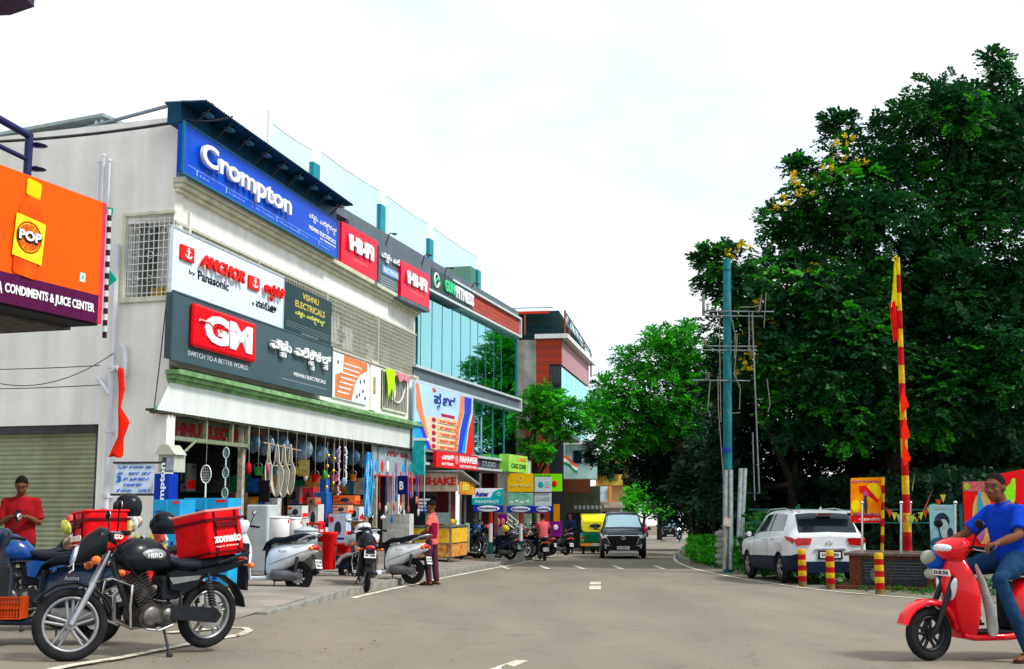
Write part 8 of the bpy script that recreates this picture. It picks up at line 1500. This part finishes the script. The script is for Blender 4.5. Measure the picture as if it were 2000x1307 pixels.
# far street furniture
lp = thing('street_lamp', 'white double headed street lamp far down the road', 'street lamp', on(13.0, 98)); MB().cyl((0, 0, 0), (0, 0, 3.6), .10, .07, 8).build('pole', white_p, lp)
for s in (1, -1): MB().tube([(0, 0, 3.4), (s*.5, 0, 3.8)], .05, 5).cbox((s*.7, 0, 3.85), (.5, .2, .1)).build('lamp_arm', white_p, lp)
# ---------------- trees ----------------
def leafmat(name, lo, hi, rough=.5):
    m = bpy.data.materials.new(name); m.use_nodes = True; nt = m.node_tree; b = nt.nodes['Principled BSDF']; b.inputs['Roughness'].default_value = rough; b.inputs['Specular IOR Level'].default_value = .22
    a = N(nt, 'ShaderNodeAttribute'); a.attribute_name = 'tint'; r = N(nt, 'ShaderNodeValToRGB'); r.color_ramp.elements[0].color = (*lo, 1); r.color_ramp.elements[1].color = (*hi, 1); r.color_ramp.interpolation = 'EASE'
    nt.links.new(a.outputs['Fac'], r.inputs[0]); nt.links.new(r.outputs[0], b.inputs['Base Color'])
    t = N(nt, 'ShaderNodeBsdfTranslucent'); nt.links.new(r.outputs[0], t.inputs[0]); mx = N(nt, 'ShaderNodeMixShader'); mx.inputs[0].default_value = .30; out = nt.nodes['Material Output']
    nt.links.new(b.outputs[0], mx.inputs[1]); nt.links.new(t.outputs[0], mx.inputs[2]); nt.links.new(mx.outputs[0], out.inputs[0]); return m
def unit(a): return a/np.maximum(1e-9, np.linalg.norm(a, axis=1, keepdims=True))
def leaves(name, base, tw, tdir, tint, m, parent, per=10, length=.34, leaf=.13, wid=.045, droop=.25, kind=None):
    """twigs at tw (n x 3) heading along tdir; each carries `per` leaflets in two rows"""
    n = len(tw); side = unit(np.cross(tdir, np.array([[0, 0, 1.]])+RNG.normal(0, .25, (n, 3)))); up = unit(np.cross(side, tdir))
    ks = np.arange(per); pos = ((ks//2)+.6)/(per/2); sg = np.where(ks % 2, 1., -1.)
    C = tw[:, None, :]+tdir[:, None, :]*(pos*length)[None, :, None]-np.array([0, 0, 1.])*(droop*length*pos**2)[None, :, None]
    D = unit((side[:, None, :]*sg[None, :, None]+tdir[:, None, :]*.55+RNG.normal(0, .22, (n, per, 3))).reshape(-1, 3)); C = C.reshape(-1, 3); U = np.repeat(up, per, 0)+RNG.normal(0, .35, (n*per, 3))
    Wd = unit(np.cross(D, U)); Nn = np.cross(Wd, D); s = leaf*RNG.uniform(.7, 1.25, (n*per, 1)); k = wid/leaf
    v = np.stack([C, C+D*s*.5+Wd*s*k+Nn*s*.06, C+D*s-Nn*s*.08, C+D*s*.5-Wd*s*k+Nn*s*.06], 1).reshape(-1, 3); nl = n*per
    me = bpy.data.meshes.new(name); me.vertices.add(nl*4); me.vertices.foreach_set('co', (v-np.array(base)).ravel()); me.loops.add(nl*4); me.loops.foreach_set('vertex_index', np.arange(nl*4)); me.polygons.add(nl); me.polygons.foreach_set('loop_start', np.arange(nl)*4); me.polygons.foreach_set('loop_total', np.full(nl, 4))
    at = me.attributes.new('tint', 'FLOAT', 'FACE'); at.data.foreach_set('value', np.clip(np.repeat(tint, per)+RNG.normal(0, .06, nl), 0, 1)); me.materials.append(m); me.update(); me.validate()
    o = bpy.data.objects.new(name, me); COL.objects.link(o)
    if parent: o.parent = parent
    if kind: o['kind'] = kind
    return o
def crown_twigs(blobs, dens, sub=14, flat=.62, bright=.12, inner=.25):
    T, Dd, Ti, F = [], [], [], []
    for (x, y, z, r) in blobs:
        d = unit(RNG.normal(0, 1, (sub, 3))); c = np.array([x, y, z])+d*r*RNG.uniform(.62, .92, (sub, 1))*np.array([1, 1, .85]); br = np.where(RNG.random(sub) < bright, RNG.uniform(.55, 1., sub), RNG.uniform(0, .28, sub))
        for j in range(sub):
            rr = r*RNG.uniform(.26, .46); n = max(6, int(dens*rr*rr)); q = unit(RNG.normal(0, 1, (n, 3))); rad = RNG.uniform(.35, 1.08, (n, 1))**.6
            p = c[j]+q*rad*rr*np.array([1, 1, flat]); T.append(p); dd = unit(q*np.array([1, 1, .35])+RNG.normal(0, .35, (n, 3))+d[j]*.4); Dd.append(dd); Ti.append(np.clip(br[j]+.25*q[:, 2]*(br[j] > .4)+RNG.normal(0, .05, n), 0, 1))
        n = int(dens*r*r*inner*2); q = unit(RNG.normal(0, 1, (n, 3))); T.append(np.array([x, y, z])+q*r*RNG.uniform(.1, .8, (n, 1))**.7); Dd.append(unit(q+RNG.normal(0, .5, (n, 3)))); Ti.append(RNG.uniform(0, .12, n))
    return np.vstack(T), np.vstack(Dd), np.concatenate(Ti)
bark = mat('bark', (.045, .035, .028), .95, var=.35, scale=9, bump=1, bscale=16)
def limbs(th, base, r0, forks, tips, seed=1):
    rd = random.Random(seed); b = V((0, 0, -.1)); f = V(forks)-V(base); mb = MB(); mid = b.lerp(f, .5)+V((rd.uniform(-.15, .15), 0, 0)); mb.tube([b, b+V((0, 0, .3)), mid, f], [r0*1.5, r0*1.1, r0*.9, r0*.75], 12); mb.build('trunk', bark, th)
    mb = MB()
    for t in tips:
        t = V(t)-V(base); m1 = f.lerp(t, .35)+V((rd.uniform(-.3, .3), rd.uniform(-.3, .3), abs(t.z-f.z)*.12)); m2 = f.lerp(t, .7)+V((rd.uniform(-.3, .3), rd.uniform(-.3, .3), .1)); mb.tube([f, m1, m2, t], [r0*.55, r0*.38, r0*.22, r0*.06], 8)
        for _ in range(3): q = m1.lerp(t, rd.uniform(.1, .8)); e = q+V((rd.uniform(-1, 1), rd.uniform(-1, 1), rd.uniform(-.2, .7)))*(t-f).length*.15; mb.tube([q, q.lerp(e, .5)+V((0, 0, .1)), e], [r0*.2, r0*.12, r0*.03], 5)
    mb.build('limb', bark, th)
def tree(label, base, pxblobs, Y, m, dens, trunk_r, fork_h, name='broadleaf_tree', group=None, flowers=None, spread=.5, **k):
    b = V(on(*base)); th = thing(name, label, 'tree', b, 0, group); bl = []; rd = random.Random(len(label))
    for q in pxblobs:
        px, py, pr = q[:3]; yy = Y+(q[3] if len(q) > 3 else rd.uniform(-spread, spread)); c = W(px, py, yy); bl.append((c.x, c.y, c.z, pr*yy/2422))
    lk = {a: k.pop(a) for a in ('per', 'length', 'leaf', 'wid', 'droop') if a in k}
    T, D, Ti = crown_twigs(bl, dens, **k); leaves('crown', b, T, D, Ti, m, th, **lk)
    rd.shuffle(bl); tips = [q[:3] for q in bl[:9]]; limbs(th, b, trunk_r, (b.x+rd.uniform(-.2, .2), b.y, b.z+fork_h), tips, len(label))
    if flowers:
        P_ = []; 
        for px, py, r in flowers:
            yy = Y-1.6; c = W(px, py, yy); n = 7; P_.append(np.array(c)+RNG.normal(0, r*yy/2422*.6, (n, 3))+np.array([0, RNG.uniform(-.6, .6), 0]))
        P_ = np.vstack(P_); leaves('flowers', b, P_, unit(RNG.normal(0, 1, (len(P_), 3))+np.array([0, 0, 1.])), RNG.uniform(0, 1, len(P_)), leafmat('blossom', (.45, .30, .0), (.95, .75, .0)), th, per=6, length=.14, leaf=.07, wid=.03)
    return th
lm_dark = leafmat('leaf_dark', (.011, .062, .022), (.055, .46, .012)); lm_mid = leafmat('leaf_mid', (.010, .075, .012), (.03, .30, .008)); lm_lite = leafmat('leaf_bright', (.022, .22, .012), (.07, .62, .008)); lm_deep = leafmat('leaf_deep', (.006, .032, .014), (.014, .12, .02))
LP = dict(per=12, length=.40, leaf=.15, wid=.05)
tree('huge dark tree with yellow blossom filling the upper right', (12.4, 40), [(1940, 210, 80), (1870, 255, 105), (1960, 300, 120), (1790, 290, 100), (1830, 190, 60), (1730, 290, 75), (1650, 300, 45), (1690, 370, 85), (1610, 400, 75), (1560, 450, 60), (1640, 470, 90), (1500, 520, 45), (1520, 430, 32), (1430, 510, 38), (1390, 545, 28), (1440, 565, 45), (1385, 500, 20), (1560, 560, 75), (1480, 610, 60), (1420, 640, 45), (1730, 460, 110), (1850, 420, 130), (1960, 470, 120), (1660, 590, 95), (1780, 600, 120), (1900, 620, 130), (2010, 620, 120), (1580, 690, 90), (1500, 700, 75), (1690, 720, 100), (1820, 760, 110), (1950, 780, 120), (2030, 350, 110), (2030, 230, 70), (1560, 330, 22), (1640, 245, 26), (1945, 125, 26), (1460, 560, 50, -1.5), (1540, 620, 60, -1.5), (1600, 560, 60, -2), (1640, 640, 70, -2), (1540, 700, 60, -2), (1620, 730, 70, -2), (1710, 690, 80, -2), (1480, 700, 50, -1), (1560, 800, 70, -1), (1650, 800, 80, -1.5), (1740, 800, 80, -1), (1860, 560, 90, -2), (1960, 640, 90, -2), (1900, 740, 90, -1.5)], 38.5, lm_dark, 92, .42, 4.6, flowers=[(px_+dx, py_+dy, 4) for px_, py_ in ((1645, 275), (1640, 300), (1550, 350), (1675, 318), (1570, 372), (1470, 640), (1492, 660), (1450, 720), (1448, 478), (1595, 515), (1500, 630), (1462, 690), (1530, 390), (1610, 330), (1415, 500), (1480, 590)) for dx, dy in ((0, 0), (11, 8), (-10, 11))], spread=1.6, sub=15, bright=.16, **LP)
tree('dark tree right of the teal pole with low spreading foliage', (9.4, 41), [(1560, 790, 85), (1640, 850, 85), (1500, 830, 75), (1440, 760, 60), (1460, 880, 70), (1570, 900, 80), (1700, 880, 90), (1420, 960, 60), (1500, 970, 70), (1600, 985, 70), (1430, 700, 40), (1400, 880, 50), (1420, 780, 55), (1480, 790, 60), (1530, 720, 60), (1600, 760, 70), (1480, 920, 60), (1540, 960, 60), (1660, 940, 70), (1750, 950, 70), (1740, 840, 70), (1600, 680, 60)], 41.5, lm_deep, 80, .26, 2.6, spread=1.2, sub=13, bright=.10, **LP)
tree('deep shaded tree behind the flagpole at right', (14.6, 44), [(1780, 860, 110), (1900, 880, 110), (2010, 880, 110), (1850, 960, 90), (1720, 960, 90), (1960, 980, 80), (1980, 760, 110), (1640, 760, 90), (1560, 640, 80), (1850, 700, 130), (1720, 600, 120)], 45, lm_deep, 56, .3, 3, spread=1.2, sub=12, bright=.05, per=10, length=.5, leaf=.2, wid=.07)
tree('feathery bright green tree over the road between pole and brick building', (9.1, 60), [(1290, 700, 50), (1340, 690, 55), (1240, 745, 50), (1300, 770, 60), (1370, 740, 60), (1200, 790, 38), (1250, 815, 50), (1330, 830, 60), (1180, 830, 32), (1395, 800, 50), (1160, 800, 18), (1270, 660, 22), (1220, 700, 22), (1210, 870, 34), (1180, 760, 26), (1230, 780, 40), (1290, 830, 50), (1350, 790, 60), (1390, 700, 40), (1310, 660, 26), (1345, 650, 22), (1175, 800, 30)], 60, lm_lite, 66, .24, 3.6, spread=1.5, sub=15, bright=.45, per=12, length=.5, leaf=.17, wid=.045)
tree('darker tree hanging low over the far road', (9.9, 66), [(1290, 870, 60), (1350, 890, 65), (1400, 930, 65), (1250, 890, 40), (1320, 940, 50), (1370, 970, 50), (1180, 880, 28), (1410, 850, 60), (1220, 860, 36), (1270, 850, 50), (1330, 860, 60), (1290, 910, 50), (1340, 990, 40), (1400, 1000, 40)], 64, lm_deep, 60, .25, 2.8, spread=1.5, sub=13, bright=.06, per=10, length=.6, leaf=.22, wid=.07)  # its dark leaf colour also paints the feathery tree's shaded lower half
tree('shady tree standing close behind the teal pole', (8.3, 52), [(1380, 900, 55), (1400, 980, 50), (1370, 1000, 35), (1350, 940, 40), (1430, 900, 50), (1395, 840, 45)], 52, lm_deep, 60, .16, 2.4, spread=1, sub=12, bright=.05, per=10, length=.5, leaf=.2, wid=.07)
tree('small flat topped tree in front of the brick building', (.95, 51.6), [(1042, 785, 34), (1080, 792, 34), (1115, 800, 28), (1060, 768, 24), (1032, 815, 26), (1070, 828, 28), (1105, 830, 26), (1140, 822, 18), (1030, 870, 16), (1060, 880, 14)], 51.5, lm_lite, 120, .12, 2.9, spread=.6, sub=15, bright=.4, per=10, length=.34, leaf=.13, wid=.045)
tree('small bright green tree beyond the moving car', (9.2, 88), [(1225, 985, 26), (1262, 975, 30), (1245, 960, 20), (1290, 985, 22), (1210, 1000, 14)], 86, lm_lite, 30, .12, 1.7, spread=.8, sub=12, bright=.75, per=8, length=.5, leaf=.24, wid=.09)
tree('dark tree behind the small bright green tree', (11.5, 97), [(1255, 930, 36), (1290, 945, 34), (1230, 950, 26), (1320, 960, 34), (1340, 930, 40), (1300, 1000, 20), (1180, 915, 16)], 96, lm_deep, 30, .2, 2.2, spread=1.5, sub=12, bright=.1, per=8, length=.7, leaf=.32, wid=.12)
for i, (px, Y, lb) in enumerate(((1352, 56, 'slim dark trunked tree nearest the road bend'), (1367, 54, 'second slim dark trunked tree by the road bend'), (1398, 48, 'thicker dark trunked tree left of the teal pole'))):
    p = W(px, 1050, Y); tree(lb, (p.x, Y), [(px, 930, 34), (px+12, 890, 30), (px-8, 960, 24)], Y, lm_deep, 28, .09, 2.3, spread=.5, sub=10, bright=.05, per=8, length=.5, leaf=.2, wid=.08)
# undergrowth, hedge and roadside plants: nobody could count them
def patch(name, label, n, fx_, m, cat, tint=(0, .5), **k):
    P_ = np.array([fx_() for _ in range(n)]); o = leaves(name, (0, 0, 0), P_, unit(RNG.normal(0, .5, (n, 3))+np.array([0, 0, 1.])), RNG.uniform(*tint, n), m, None, **k); o['kind'] = 'stuff'; tag(o, label, cat); return o
def fx1():
    y = random.uniform(33, 62); x = interp(RE, y)+random.uniform(2.2, 9)+max(0, (45-y)*.35); h = random.random()**1.3*2.6; return (x, y, G(x, y)+h)
patch('undergrowth', 'dark undergrowth behind the park fence', 16000, fx1, lm_deep, 'undergrowth', (0, .35), per=8, length=.4, leaf=.2, wid=.07)
def fx3():
    x = random.uniform(14, 30); y = 36+random.uniform(0, 4)+x*.3; return (x, y, G(x, y)+random.random()*4.5)
patch('undergrowth', 'dark thicket at the right edge behind the posters', 5000, fx3, lm_deep, 'undergrowth', (0, .3), per=8, length=.5, leaf=.28, wid=.1)
def fx2():
    y = random.choice((random.uniform(40, 56), random.gauss(46, 1.6))); x = interp(RE, y)+.5+abs(random.gauss(0, .8)); return (x, y, G(x, y)+random.random()*.75*math.exp(-((y-47)/6)**2))
patch('roadside_plants', 'bright green plants along the kerb at the road bend', 2600, fx2, lm_lite, 'plants', (.1, 1), per=7, length=.3, leaf=.14, wid=.035, droop=.5)
def fx4():
    y = random.uniform(23, 42); x = interp(RE, y)+random.uniform(.5, 5); return (x, y, G(x, y)+.0)
patch('grass', 'thin grass and weeds on the verge under the white car', 1800, fx4, lm_mid, 'grass', (0, .6), per=5, length=.10, leaf=.10, wid=.015, droop=.1)
def fx5():
    a = random.gauss(0, .4); return (7.1+a, 33.2+random.gauss(0, .5), G(7, 33)+random.random()*1.5)
patch('roadside_shrub', 'low shrub beyond the white parked car by the pole', 500, fx5, lm_mid, 'shrub', (0, .4), per=8, length=.3, leaf=.14, wid=.05)
random.seed(5); lt = MB()
for _ in range(90):
    p = gp(random.uniform(1560, 1960), random.uniform(1150, 1172)) if random.random() < .6 else gp(random.uniform(150, 900), random.uniform(1150, 1300)); s = random.uniform(.01, .03); a = random.uniform(0, 6)
    lt.add([(p.x+s*math.cos(a+q), p.y+s*math.sin(a+q), p.z+.112*(p.x < interp(LE, p.y) and p.y > 20)+.012+.006*(q > 3)) for q in (0, 1.57, 3.14, 4.71)], [(0, 1, 2, 3)])
stuff(tag(lt.build('litter', mat('leaf_litter', (.30, .12, .05), .9, var=.5, scale=30)), 'scattered dry leaves and paper bits on the road edge', 'litter'))
